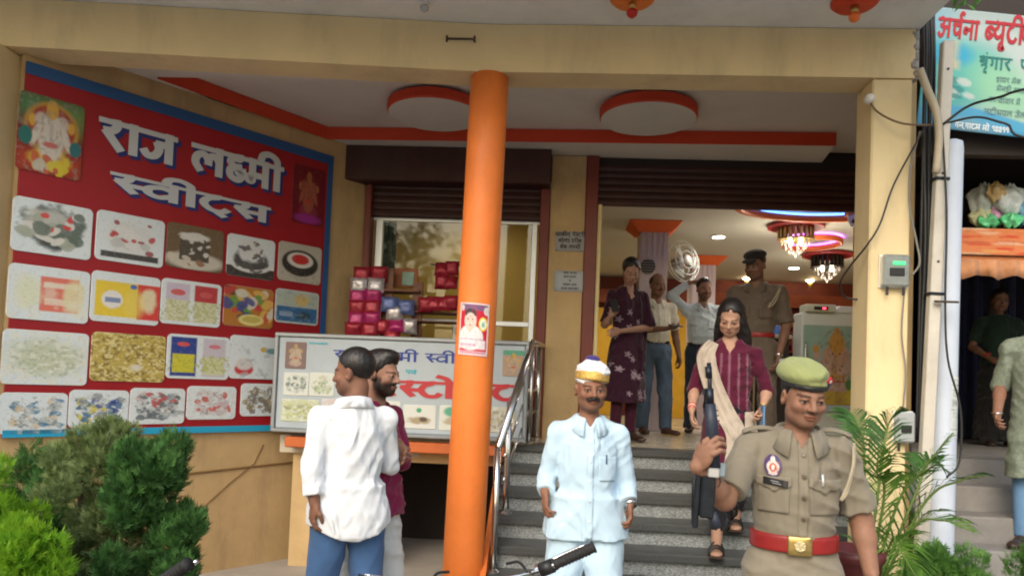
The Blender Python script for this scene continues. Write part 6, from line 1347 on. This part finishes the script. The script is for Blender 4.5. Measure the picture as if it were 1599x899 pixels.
for i, (u, v, k) in enumerate(pks):
    c = onY(u, v, 6.22 if v > 460 else 6.36); o = pillow('snack_packet', c, .15 if i < 6 else .125, .13 if v > 460 else .13, .08, M_pk[k], None, -.15+.3*math.sin(i*2.3), 40+i)
    kind = {0: 'shiny red', 1: 'silver', 2: 'magenta', 3: 'blue and silver'}[k]
    tag(o, kind+' foil snack packet on the wooden display rack', 'packet', kind+' packets on the rack')
    G  # packets lean on the rack boards
hr = G().tube([onY(672, 413, 6.38), onY(720, 414, 6.38)], .008, 6).build('hanger_rod', M_steel, rk); 
# curtain strip seen through the window
q = Pic(24, 40, (.035, .04, .045)); c = onY(603, 385, 7.6); tag(panel('dark_curtain', q, (c, (1, 0, 0), (0, 0, 1), (0, -1, 0)), .20, .75, None, 0, fabric('curtain_dark', (.03, .03, .04), attr=True), 0, .03), 'dark curtain hanging behind the shop window glass', 'curtain')
# ------------------------------------------------------------------ lamps under the balcony slab, beam bracket, wires, meter boxes, poles
for u, cc, lb in ((988, (.50, .02, .015), 'red bulb hanging from an orange rosette under the balcony slab'), (1335, (.85, .20, .04), 'orange bulb hanging from a red rosette under the balcony slab')):
    c = onZ(u, -4 if u < 1000 else 2, 3.774); e = empty('ceiling_bulb', (c[0], c[1], c[2]-.12), lb, 'bulb')
    G().lathe(c, [(.11, -.030), (.13, -.012), (.13, -.001)], 28).build('rosette', M_orange if u < 1000 else M_redband, e, True); G().lathe(c, [(.020, -.075), (.022, -.030)], 14).build('holder', M_brass, e, True)
    G().lathe(c, [(.012, -.122), (.028, -.108), (.034, -.092), (.024, -.074)], 16).build('bulb', mat('bulb_%d' % u, cc, .3), e, True)
c = onZ(663, 6, 3.774); e = empty('ceiling_bulb', (c[0], c[1], c[2]-.05), 'small unlit clear bulb under the balcony slab', 'bulb'); G().lathe(c, [(.008, -.052), (.024, -.04), (.028, -.022), (.018, -.008)], 16).build('bulb', mat('bulb_clear', (.6, .62, .62), .15, trans=.4), e, True); G().lathe(c, [(.018, -.008), (.022, -.001)], 14).build('holder', M_white, e)
c = onY(720, 61, 4.533); e = empty('rusty_bracket', (c[0], c[1], c[2]-.02), 'small rusty iron bracket fixed to the cream beam', 'bracket'); Mru = mat('rust_iron', (.05, .035, .025), .8, var=.4, vscale=40)
G().box(c, (.18, .012, .010), .002).build('bar', Mru, e)
for x in (-.09, .085): G().box(c+(x, 0, .0), (.012, .014, .04), .002).build('bracket_end', Mru, e)
def wire(P, r, label, m=None, name='cable', group=None): return tag(G().tube(smooth_curve(P, 7), r, 6).build(name, m or M_black, None, True), label, 'cable', group)
W = lambda u, v, Y=4.5: onY(u, v, Y)
wire([W(1356, 156, 4.54), W(1372, 176, 4.52), W(1410, 193, 4.45), W(1470, 196, 4.46)], .006, 'thin brown wire sagging from the small lamp to the pole', mat('wire_brown', (.16, .10, .06), .7))
wire([W(1470, 196, 4.46), W(1512, 166, 4.42), W(1560, 152, 4.3), W(1660, 128, 4.1), W(2300, 20, 3.6)], .008, 'dark overhead cable rising from the pole across the teal banner')
wire([W(1472, 194, 4.47), W(1525, 183, 4.45), W(1570, 193, 4.4), W(1660, 215, 4.3), W(2300, 150, 4.0)], .007, 'dark overhead cable dipping from the pole across the teal banner')
wire([W(1445, 198, 4.48), W(1428, 228, 4.5), W(1395, 290, 4.5), W(1374, 350, 4.5), W(1352, 385, 4.53), W(1328, 415, 4.62), W(1312, 442, 4.7), W(1320, 464, 4.75), W(1350, 468, 4.7)], .006, 'dark wire slanting down across the pillar and looping into the doorway')
wire([W(1437, 205, 4.52), W(1422, 260, 4.52), W(1420, 320, 4.52), W(1430, 372, 4.51), W(1436, 410, 4.50), W(1424, 430, 4.51)], .006, 'grey wire drooping down the pillar to the clear meter box', mat('wire_grey', (.20, .19, .17), .7))
wire([W(1412, 455, 4.52), W(1408, 520, 4.53), W(1414, 580, 4.53), W(1410, 640, 4.53)], .005, 'thin grey wire between the two meter boxes on the pillar', MATS['wire_grey'])
for k in range(5):
    u = 1441+k*4.0; wire([W(u-1, -30, 4.62), W(u+2, 80, 4.60), W(u+(-2)**(k % 2), 200, 4.58), W(u-3+k % 3*3, 380, 4.56), W(u-6, 520, 4.56), W(u-10, 690, 4.56)], .008+.004*(k % 2), 'black cable in the bundle running down behind the pole', None, 'cable', 'bundled cables beside the pillar')
wire([W(1436, 108, 4.42), W(1448, 140, 4.42), W(1462, 175, 4.42), W(1466, 215, 4.42), W(1462, 270, 4.42)], .022, 'bent cream conduit pipe strapped to the thin pole', mat('conduit_cream', (.46, .40, .30), .6, var=.15), 'conduit')
wire([W(1471, 195, 4.44), W(1478, 330, 4.44), W(1476, 470, 4.44), W(1480, 560, 4.43), W(1500, 640, 4.43), W(1498, 720, 4.43), W(1478, 745, 4.43)], .006, 'black wire looping down the front of the thick pole')
tp_ = empty('metal_pole', tuple(W(1436, 840, 4.49)), 'thin cream square steel pole with bolt holes beside the pillar', 'pole'); M_pole = mat('pole_cream', (.52, .49, .43), .5, .1, var=.12, vscale=7, stain=.35)
a, b = W(1479, 66, 4.49), W(1436, 900, 4.49); d_ = (b-a)/np.linalg.norm(b-a); xx = np.cross(d_, (0, 1, 0)); Mx = np.stack([xx, np.array([0, 1, 0]), d_], 1)
G().box((a+b)/2, (.066, .055, np.linalg.norm(b-a)), .006, Mx).build('shaft', M_pole, tp_)
for v in (112, 277, 415): q = a+(b-a)*(v-66)/834; G().lathe(q+(0, -.028, 0), [(.008, -.002), (.008, .001)], 10, 1).build('bolt_hole', M_black, tp_)
for v in (285, 465): q = a+(b-a)*(v-66)/834; G().box(q, (.085, .07, .018), .003, Mx).build('strap', M_gun, tp_)
G().box(W(1478, 471, 4.43), (.13, .03, .012), .002, rotm_(0, .2)).build('cross_plate', mat('rust_iron', (.05, .035, .025)), tp_)
kp = empty('thick_pole', (2.34, 4.62, 0), 'thick pale blue white round pole with a pasted paper strip', 'pole'); M_kp = mat('pole_blue_white', (.50, .56, .66), .6, var=.08, vscale=4, stain=.18)
P = [np.array((2.345, 4.62, .0)), np.array((2.35, 4.62, .7)), np.array((2.372, 4.62, 2.0)), np.array((2.392, 4.62, 3.06)), np.array((2.393, 4.62, 3.10)), np.array((2.393, 4.62, 3.115))]
G().tube(P, [.088, .084, .072, .064, .058, .03], 28).build('shaft', M_kp, kp, True)
n, m_ = 20, 60; q = Pic(n, m_, (.56, .60, .60)); 
for y in (.94, .86, .78, .62, .46, .34, .14, .05): q.rect(.05, .98, y-.012, y+.012, (.12, .14, .15), .8)
q.rect(.1, .95, .66, .76, (.14, .16, .17), .75).rect(.1, .95, .50, .60, (.16, .17, .18), .7).rect(.15, .9, .37, .43, (.25, .27, .28), .6).rect(.15, .9, .18, .30, (.3, .34, .34), .5).noise(14, 5, (.56, .6, .6), .42, .55, .8)
z1, z0 = float(onY(1500, 588, 4.55)[2]), float(onY(1495, 684, 4.55)[2]); V = np.zeros((m_, n, 3))
for j in range(m_):
    z = z1+(z0-z1)*j/(m_-1); cx = np.interp(z, [.7, 2.0], [2.35, 2.372]); r = np.interp(z, [.7, 2.0], [.084, .072])+.0015; th = np.linspace(rad(5), rad(85), n); V[j, :, 0] = cx+r*np.sin(th); V[j, :, 1] = 4.62-r*np.cos(th); V[j, :, 2] = z
idx = np.arange(n*m_).reshape(m_, n); mesh('paper_strip', V.reshape(-1, 3), np.stack([idx[:-1, :-1], idx[1:, :-1], idx[1:, 1:], idx[:-1, 1:]], -1).reshape(-1, 4), M_print, kp, True, q.c.reshape(-1, 3))
M_mb = mat('meter_clear', (.38, .41, .40), .2, trans=.55, ior=1.4, var=.2, vscale=20); M_mbg = mat('meter_grey', (.32, .34, .35), .45, var=.1)
def meter(u0, v0, u1, v1, label, clear):
    a, b = onY(u0, v0, 4.50), onY(u1, v1, 4.50); c = (a+b)/2; w, h = abs(b[0]-a[0]), abs(a[2]-b[2]); e = empty('meter_box', (c[0], c[1], min(a[2], b[2])), label, 'meter'); Rm = rotm_(0, 0)
    G().box(c+(0, .025, 0), (w, .05, h), .012).build('cover', M_mb if clear else M_mbg, e); G().box(c+(0, .053, 0), (w*1.06, .008, h*1.04), .003).build('back_plate', M_white, e)
    G().box(c+(0, -.003, -h*.05), (w*.55, .01, h*.25), .004).build('dial_window', M_black, e)
    if clear: G().box(c+(.01, -.003, h*.22), (w*.45, .01, h*.12), .003).build('green_display', mat('display_green', (.05, .5, .18), .4, emit=(.08, .7, .25), estr=.6), e)
    for x in (-.3, .3): G().tube([c+(x*w, .02, -h*.5), c+(x*w, .02, -h*.5-.05)], .008, 6).build('cable_gland', M_black, e)
meter(1380, 396, 1422, 448, 'clear plastic electricity meter box with green display on the pillar', True); meter(1401, 642, 1430, 692, 'grey electricity meter box low on the pillar above the palm', False)
c = onY(1356, 156, 4.55); e = empty('pillar_lamp', (c[0], c[1], c[2]), 'small white lamp holder at the top of the door pillar', 'lamp'); G().lathe(c+(0, .0, 0), [(.012, -.05), (.028, -.03), (.03, .0), (.02, .012)], 14, 1).build('holder', M_white, e, True)
# ------------------------------------------------------------------ neighbouring stall
nb = empty('stall_building', (4.2, 6.5, 0), 'dim neighbouring stall with maroon inner walls and grey steps', 'building'); M_nb = mat('stall_wall', (.075, .035, .035), .85, var=.25, vscale=3, stain=.4)
G().prism([(2.66, 5.62), (6.5, 5.62), (7.0, 9.3), (4.35, 9.3), (3.09, 6.62)], .0, 1.10).build('floor', M_conc, nb)
G().bb(4.15, 8.0, 9.2, 9.35, 1.1, 4.05).build('back_wall', M_nb, nb); G().bb(2.2, 8.0, 4.98, 9.35, 4.05, 4.2).build('roof', M_dark, nb); G().bb(6.6, 6.8, 5.0, 9.3, 0, 4.05).build('side_wall', M_nb, nb)
G().bb(2.40, 6.6, 5.02, 5.10, 3.16, 4.05).build('front_fascia', M_dark, nb)
for k in range(4): G().bb(2.50, 6.4, 5.62-.26*(k+1), 5.62-.26*k, 0, 1.10-.17*(k+1), .008).build('step', M_conc, nb)
YS2 = 5.45; zz = lambda v: float(onY(1540, v, YS2)[2])
G().bb(2.86, 5.0, YS2, YS2+.35, zz(407), zz(400)).build('shelf_plank', mat('plank_orange', (.62, .22, .08), .6, var=.1), nb)
M_oc = fabric('orange_print_cloth', (.55, .14, .05), attr=True)
q = Pic(120, 20, (.60, .20, .08)); q.blobs(60, 8, [(.55, .05, .03), (.62, .36, .12), (.65, .42, .28), (.45, .10, .05)], 0, 1, 0, 1, .04, .8, .6); tag(panel('valance_cloth', q, ((3.93, YS2-.03, (zz(358)+zz(399))/2), (1, 0, 0), (0, 0, 1), (0, -1, 0)), 2.14, zz(358)-zz(399), None, 0, M_oc, 0, .02), 'orange patterned cloth band along the stall shelf', 'cloth')
g = G(); xs = np.linspace(2.86, 5.0, 181); sc_ = zz(438)+.035*np.abs(np.sin(xs*13)); V = []
for x, z in zip(xs, sc_): y = YS2-.02+.02*math.sin(x*44); V += [(x, y, zz(406)), (x, y-.012, z)]
g.add(V, [(2*i, 2*i+1, 2*i+3, 2*i+2) for i in range(180)]); o = tag(g.build('scalloped_fringe', fabric('fringe_orange', (.50, .24, .12), var=.25), None, True), 'scalloped pale orange fringe hanging under the stall shelf', 'cloth'); o.modifiers.new('thickness', 'SOLIDIFY').thickness = .008
xs = np.linspace(4.0, 6.55, 241); V = []
for x in xs: y = 8.35+.05*math.sin(x*34)+.02*math.sin(x*71); V += [(x, y, 1.12), (x, y, 3.4)]
o = tag(mesh('stall_curtain', V, [(2*i, 2*i+1, 2*i+3, 2*i+2) for i in range(240)], fabric('curtain_navy', (.018, .022, .065), var=.2), None, True), 'dark navy curtain hanging behind the woman in the stall', 'curtain'); o.modifiers.new('thickness', 'SOLIDIFY').thickness = .01
M_pl = [mat('poly_%d' % i, cc, .18, trans=.12, var=.2, vscale=14, bump=.6, bscale=26, bdist=.02, spec=.7) for i, cc in enumerate(((.72, .82, .84), (.78, .82, .52), (.80, .45, .70), (.16, .75, .35), (.22, .52, .75), (.68, .50, .24)))]
def bag(c, w, h, m, seed):
    q = np.random.default_rng(seed); n, k = 26, 16; t, p_ = np.meshgrid(np.linspace(0, 2*math.pi, n, endpoint=False), np.linspace(0, 1, k)); ph = q.random(6)*6
    r = np.sin(np.pi*np.clip(p_*.93+.05, 0, 1))**.55*(1+.16*np.sin(5*t+ph[0]+3*p_)+.10*np.sin(9*t-6*p_+ph[1])+.08*np.sin(14*p_+2*t+ph[2])); r = np.where(p_ > .86, r*.55+.12*(p_-.86)*6, r)
    V = np.stack([c[0]+w*.5*r*np.cos(t), c[1]+w*.4*r*np.sin(t), c[2]-h/2+h*p_+.012*np.sin(4*t+ph[3])], -1).reshape(-1, 3); i = np.arange(n*k).reshape(k, n); j = np.roll(i, -1, 1)
    return mesh('plastic_bag', V, np.stack([i[:-1], j[:-1], j[1:], i[1:]], -1).reshape(-1, 4), m, None, True)
for i, (u, v, w, h, k, lb) in enumerate(((1538, 312, .21, .24, 0, 'clear'), (1532, 338, .15, .13, 1, 'pale yellow'), (1562, 336, .17, .15, 2, 'pink'), (1545, 346, .16, .10, 3, 'bright green'), (1597, 330, .18, .20, 4, 'blue'), (1576, 312, .2, .22, 0, 'crinkled clear'), (1556, 300, .12, .14, 5, 'small orange'), (1580, 344, .13, .1, 3, 'dull green'))):
    tag(bag(onY(u, v, YS2+.12-.02*i), w, h, M_pl[k], 80+i), lb+' plastic bag bundled on the stall shelf', 'bag')
# ------------------------------------------------------------------ motorcycles parked in front (only a handlebar reaches the frame)
M_rub = mat('rubber', (.018, .018, .019), .7, bump=.4, bscale=120); M_chr = mat('chrome', (.75, .75, .76), .12, 1.0); M_tank = mat('tank_black', (.012, .012, .015), .2, coat=.6)
def motorbike(label, tipx):
    e = empty('motorcycle', (0, 0, 0), label, 'motorcycle', 'motorcycles parked before the shop')
    A = lambda x, y, z: np.array((x, y, z), float)      # x along the bar, y forward, z up
    HB = lambda x: .86+(abs(x)-.2)*.36
    def T_(name, P, r, m, par=e, n=12, smooth=True, sx=1.0): return G().tube(P, r, n, True, sx).build(name, m, par, smooth)
    T_('handlebar', smooth_curve([A(-.38, -.06, HB(.38)), A(-.22, -.02, HB(.22)), A(-.10, .06, .83), A(.10, .06, .83), A(.22, -.02, HB(.22)), A(.38, -.06, HB(.38))], 6), .011, M_chr)
    for sg in (-1, 1):
        gr = T_('grip', [A(sg*.25, -.028, HB(.25)), A(sg*.262, -.03, HB(.262)), A(sg*.375, -.059, HB(.375)), A(sg*.383, -.061, HB(.383))], [.021, .0175, .0175, .021], M_rub)
        for k in range(9): x = .27+.011*k; T_('grip_rib', [A(sg*x, -.0325-(x-.27)*.26, HB(x)), A(sg*(x+.004), -.0335-(x-.27)*.26, HB(x+.004))], .0192, M_rub, gr)
        T_('switch_housing', [A(sg*.205, -.01, HB(.205)), A(sg*.245, -.026, HB(.245))], .024, M_black); T_('lever', smooth_curve([A(sg*.21, .02, HB(.21)), A(sg*.26, .035, HB(.26)), A(sg*.37, .005, HB(.37))], 5), .0065, M_chr); T_('lever_clamp', [A(sg*.195, -.01, HB(.195)), A(sg*.20, .03, HB(.2))], .014, M_chr)
        st_ = T_('mirror_stem', smooth_curve([A(sg*.16, 0, .86), A(sg*.14, .06, .88), A(sg*.10, .10, .87)], 4), .005, M_black)
        T_('fork_tube', [A(sg*.085, .06, .82), A(sg*.085, .32, .30)], .022, M_chr); T_('indicator', [A(sg*.09, .2, .70), A(sg*.17, .2, .70)], [.02, .028], mat('indicator_orange', (.6, .2, .03), .3))
    g = G().lathe((0, .20, .72), [(.03, -.12), (.075, -.08), (.09, .0), (.088, .03)], 20, 1); g.build('headlight', M_chr, e, True)
    T_('tank', [A(0, -.02, .70), A(0, -.12, .70), A(0, -.32, .68), A(0, -.44, .66)], [.06, .12, .115, .08], M_tank, n=16); T_('seat', [A(0, -.42, .66), A(0, -.7, .66), A(0, -1.0, .70)], [.10, .12, .09], M_rub, n=14, sx=1.1)
    T_('engine', [A(0, -.30, .25), A(0, -.30, .62)], [.13, .12], M_gun, n=14); T_('exhaust', [A(.13, -.2, .3), A(.15, -.7, .3), A(.16, -1.1, .36)], [.025, .04, .045], M_chr)
    for y, nm in ((.36, 'front_wheel'), (-.92, 'rear_wheel')):
        t = np.linspace(0, 2*math.pi, 33); w = T_(nm, [A(0, y+.265*math.cos(a), .30+.265*math.sin(a)) for a in t], .042, M_rub, n=8); T_('rim', [A(0, y+.225*math.cos(a), .30+.225*math.sin(a)) for a in t], .014, M_chr, w, 6)
        for k in range(6): a = k*1.047; T_('spoke', [A(0, y, .30), A(0, y+.22*math.cos(a), .30+.22*math.sin(a))], .01, M_gun, w, 6)
        T_('hub', [A(-.06, y, .30), A(.06, y, .30)], .05, M_gun, w)
    T_('frame_tube', [A(0, .04, .80), A(0, -.3, .62), A(0, -.92, .30)], .025, M_black); T_('side_stand', [A(-.10, -.30, .25), A(-.22, -.26, .0)], .012, M_gun)
    return e
mb = motorbike('parked motorcycle whose black ribbed grip shows before the man in the turban', 0)
def place(e, u, v, Y, yaw, lean):
    R_ = Matrix.Rotation(yaw, 3, 'Z') @ Matrix.Rotation(lean, 3, 'Y'); tip = R_ @ Vector((.383, -.061, .926)); tgt = onY(u, v, Y); e.rotation_euler = R_.to_euler(); e.location = (tgt[0]-tip[0], tgt[1]-tip[1], max(-.05, tgt[2]-tip[2]))
place(mb, 928, 853, 2.45, rad(8), rad(-9))
def copy_tree(o, par=None):
    c = o.copy(); COL.objects.link(c); c.parent = par
    for ch in list(o.children): copy_tree(ch, c)
    return c
m2 = copy_tree(mb); m2['label'] = 'parked motorcycle whose grip end shows below the green bushes'; place(m2, 294, 880, 2.03, rad(-4), rad(-14))
# ------------------------------------------------------------------ plants
def leaf_mat(name, col, col2, trl=.25):
    m = mat(name, col, .55, var=.35, vscale=14, var2=col2, spec=.3); nt = m.node_tree; b = nt.nodes['Principled BSDF']; src = b.inputs['Base Color'].links[0].from_socket
    t = nt.nodes.new('ShaderNodeBsdfTranslucent'); mx = nt.nodes.new('ShaderNodeMixShader'); mx.inputs[0].default_value = trl; nt.links.new(src, t.inputs[0]); nt.links.new(b.outputs[0], mx.inputs[1]); nt.links.new(t.outputs[0], mx.inputs[2]); nt.links.new(mx.outputs[0], nt.nodes['Material Output'].inputs[0]); return m
def sprays(blobs, n, size, seed, up=.5, droop=0.0):
    """feathery conifer sprays: each a small fan of 5 narrow leaflets, scattered through the volume of many clumps"""
    q = np.random.default_rng(seed); V, F_ = [], []; B_ = np.array(blobs, float); wts = B_[:, 3]**2; wts /= wts.sum()
    pick = q.choice(len(B_), n, p=wts); d = q.normal(size=(n, 3)); d /= np.linalg.norm(d, axis=1)[:, None]; r = B_[pick, 3]*(.45+.62*q.random(n)**.6); P = B_[pick, :3]+d*r[:, None]*[1, 1, 1.15]
    ax = d*.8+np.array([0, 0, up])+q.normal(size=(n, 3))*.35; ax /= np.linalg.norm(ax, axis=1)[:, None]; sd_ = np.cross(ax, q.normal(size=(n, 3))); sd_ /= np.linalg.norm(sd_, axis=1)[:, None]
    allV = []
    for k, (a, L) in enumerate(((-.8, .62), (-.4, .85), (0, 1.0), (.4, .85), (.8, .62))):
        dr = ax*math.cos(a)+sd_*math.sin(a); s_ = size*L*(.7+.6*q.random(n))[:, None]; wv = np.cross(dr, np.cross(ax, sd_)); wv = wv/(np.linalg.norm(wv, axis=1)[:, None]+1e-9)*size*.085; b0 = P+ax*size*.12*(2-abs(k-2))
        allV.append(np.stack([b0, b0+dr*s_*.5+wv, b0+dr*s_, b0+dr*s_*.5-wv], 1))
    V = np.stack(allV, 1).reshape(-1, 3); return V, np.arange(n*20).reshape(-1, 4)
def shrub(label, c, w, h, n, size, seed, m, group=None, up=1.0, nb=64):
    c = np.array(c, float); q = np.random.default_rng(seed); e = empty('shrub', tuple(c), label, 'shrub', group)
    bl = []
    for k in range(nb):
        t = q.random(); a = q.random()*6.28; rr = w*(.30+.70*math.sin(math.pi*min(.98, .15+t*.78)))*.62*math.sqrt(q.random()); bl.append((c[0]+rr*math.cos(a), c[1]+rr*math.sin(a)*.8, c[2]+h*(.08+.84*t), w*(.09+.12*q.random())))
    V, F4 = sprays(bl, n, size, seed, up)
    o = mesh('foliage', V, F4, m, e); o['kind'] = 'stuff'
    for k in range(5): 
        b = bl[k]; G().tube(smooth_curve([(c[0]+.03*math.cos(k*1.3), c[1]+.03*math.sin(k*1.3), 0), ((c[0]*.5+b[0]*.5), (c[1]+b[1])*.5, b[2]*.5), b[:3]], 4), [.016]*4+[.011]*4+[.005], 6).build('stem', mat('bark_brown', (.09, .06, .04), .9), e, True)
    return e
L1 = leaf_mat('leaf_lime', (.26, .47, .03), (.17, .36, .025), .45); L2 = leaf_mat('leaf_olive', (.15, .21, .065), (.20, .26, .11), .35); L3 = leaf_mat('leaf_deep', (.055, .14, .04), (.085, .20, .05), .35); L4 = leaf_mat('leaf_mid', (.075, .19, .04), (.11, .25, .05), .35)
shrub('bright lime green feathery shrub at the end of the row of bushes', (-2.12, 2.72, 0), .40, 1.20, 11000, .036, 1, L1)
shrub('pale olive green shrub growing between lime and dark bushes', (-1.98, 3.15, 0), .42, 1.34, 11000, .034, 2, L2)
shrub('dark green feathery shrub closest to the ochre wall corner', (-1.66, 3.05, 0), .37, 1.27, 13000, .036, 3, L3)
shrub('low lime green feathery shrub in front of the olive one', (-1.86, 2.58, 0), .30, 1.0, 8000, .034, 4, L1)
shrub('dark leafy shrub behind the row of bushes under the sign board', (-2.45, 3.5, 0), .40, 1.20, 6000, .038, 5, L3)
shrub('small leaved green shrub at the foot of the thick pole', (1.95, 3.75, 0), .42, .82, 7000, .036, 6, L4); shrub('green bushy shrub before the neighbouring stall steps', (2.50, 3.7, 0), .46, .92, 8000, .036, 7, L4); shrub('dark green shrub crowding the pillar foot behind the police officer', (1.42, 3.65, 0), .40, .72, 5000, .036, 8, L3)
def frond(P, wid, n, m, par, seed, drp=.25, stiff=.8):
    P = smooth_curve(P, 8); q = np.random.default_rng(seed); T = np.gradient(P, axis=0); T /= np.linalg.norm(T, axis=1)[:, None]; V, F_ = [], []
    r_ = G().tube(P, np.linspace(.009, .002, len(P)), 6).build('frond', mat('rachis_green', (.10, .16, .03), .6), par, True)
    t = np.linspace(.12, 1, n)
    for tt in t:
        i = min(int(tt*(len(P)-1)), len(P)-2); f = tt*(len(P)-1)-i; p0 = P[i]*(1-f)+P[i+1]*f; d = T[i]; s = np.cross(d, (0, 0, 1)); s /= np.linalg.norm(s)+1e-6; upv = np.cross(s, d); L = wid*math.sin(math.pi*(.12+.84*tt))**.7
        for sg in (-1, 1):
            a = d*(.75)+s*sg*stiff+upv*(.18)+q.normal(size=3)*.06; a /= np.linalg.norm(a); m1 = p0+a*L*.55; e1 = p0+a*L+np.array([0, 0, -drp*L]); w = np.cross(a, upv); w = w/np.linalg.norm(w)*L*.030+d*.003
            b = len(V); V += [p0-w*.5, p0+w*.5, m1+w, e1, m1-w]; F_ += [(b, b+1, b+2, b+4), (b+4, b+2, b+3)]
    o = mesh('leaflets', V, F_, m, r_); o['kind'] = 'stuff'
palm = empty('palm_plant', (1.62, 3.85, 0), 'palm with arching bright green feather fronds beside the pillar', 'palm'); L5 = leaf_mat('palm_green', (.085, .20, .03), (.12, .24, .035), .35); L6 = leaf_mat('palm_dark', (.035, .10, .022), (.05, .13, .03), .3)
b0 = np.array((1.58, 3.85, .35)); pq = lambda u, v, Y: onY(u, v, Y)
for i, (P, w, n, m) in enumerate((([b0, pq(1400, 790, 3.8), pq(1440, 735, 3.7), pq(1482, 680, 3.6)], .17, 46, L5), ([b0, pq(1375, 740, 3.9), pq(1385, 670, 3.95), pq(1400, 640, 3.9)], .19, 40, L6), ([b0, pq(1350, 720, 4.0), pq(1338, 660, 4.1), pq(1325, 640, 4.2)], .2, 40, L6), ([b0, pq(1440, 790, 3.8), pq(1500, 750, 3.7), pq(1540, 742, 3.6)], .15, 40, L6), ([b0, pq(1420, 830, 3.6), pq(1470, 812, 3.5), pq(1520, 830, 3.4)], .18, 36, L5), ([b0, pq(1390, 850, 3.5), pq(1400, 850, 3.3), pq(1430, 900, 3.2)], .2, 36, L5), ([b0, pq(1380, 780, 3.7), pq(1370, 740, 3.6), pq(1372, 700, 3.5)], .17, 40, L5), ([b0, pq(1430, 770, 3.9), pq(1450, 720, 4.0), pq(1480, 735, 4.0)], .2, 36, L6))): frond(P, w, n, m, palm, 20+i)
G().tube([(1.58, 3.85, 0), (1.58, 3.85, .2), (1.58, 3.85, .38)], [.07, .08, .05], 12).build('trunk', mat('bark_brown', (.09, .06, .04)), palm, True)
c = onY(1322, 880, 3.3); pt2 = empty('flower_pot', (c[0]+.02, c[1], 0), 'dark red flower pot on a stand behind the arm of the police officer', 'pot'); G().lathe((c[0]+.02, c[1], 0), [(.08, .42), (.10, .5), (.12, .82), (.135, .825), (.135, .87), (.12, .87), (.11, .80)], 24).build('bowl', mat('pot_maroon', (.10, .018, .018), .4), pt2, True); G().lathe((c[0]+.02, c[1], 0), [(.12, 0), (.10, .05), (.06, .25), (.085, .415)], 20).build('stand', M_gun, pt2, True)
# leafy branch hanging at the upper right
br_ = empty('tree_branch', tuple(onY(1500, -40, 4.3)), 'leafy green branch tip hanging above the teal banner', 'branch'); V, F_ = [], []
lp = [(1492, 2), (1500, 8), (1507, 3), (1515, 10), (1486, -4), (1524, 4), (1532, -2), (1512, -6), (1498, -8)]
G().tube([onY(1470, -60, 4.3), onY(1500, -12, 4.3), onY(1535, -8, 4.3)], .006, 6).build('twig', mat('bark_brown', (.09, .06, .04)), br_)
for i, (u, v) in enumerate(lp):
    c = onY(u, v, 4.3); a = rotm_(i*1.3, .5) @ np.array([.0, .01, -.05]); w = np.array([.013, .004, 0]); mesh('leaf', [c-a*.9, c-a*.2+w, c+a*.5+w*.7, c+a, c+a*.5-w*.7, c-a*.2-w], [(0, 1, 5), (1, 2, 4, 5), (2, 3, 4)], L4, br_)
# street tree opposite the shop, seen only as a reflection in the window glass
tree = empty('street_tree', (-6.5, -9.0, 0), 'street tree across the road, reflected in the window glass', 'tree'); G().tube(smooth_curve([(-6.5, -9, 0), (-6.4, -9, 2), (-6.6, -9.1, 4.2)], 5), np.linspace(.2, .11, 11), 10).build('trunk', mat('bark_brown', (.09, .06, .04)), tree, True)
q = np.random.default_rng(3); bl = [(-6.5+q.normal()*1.2, -9+q.normal()*1.0, 5.4+q.normal()*1.0, .6+.3*q.random()) for _ in range(26)]; V, F4 = sprays(bl, 4200, .24, 9, .1); o = mesh('crown', V, F4, L3, tree); o['kind'] = 'stuff'
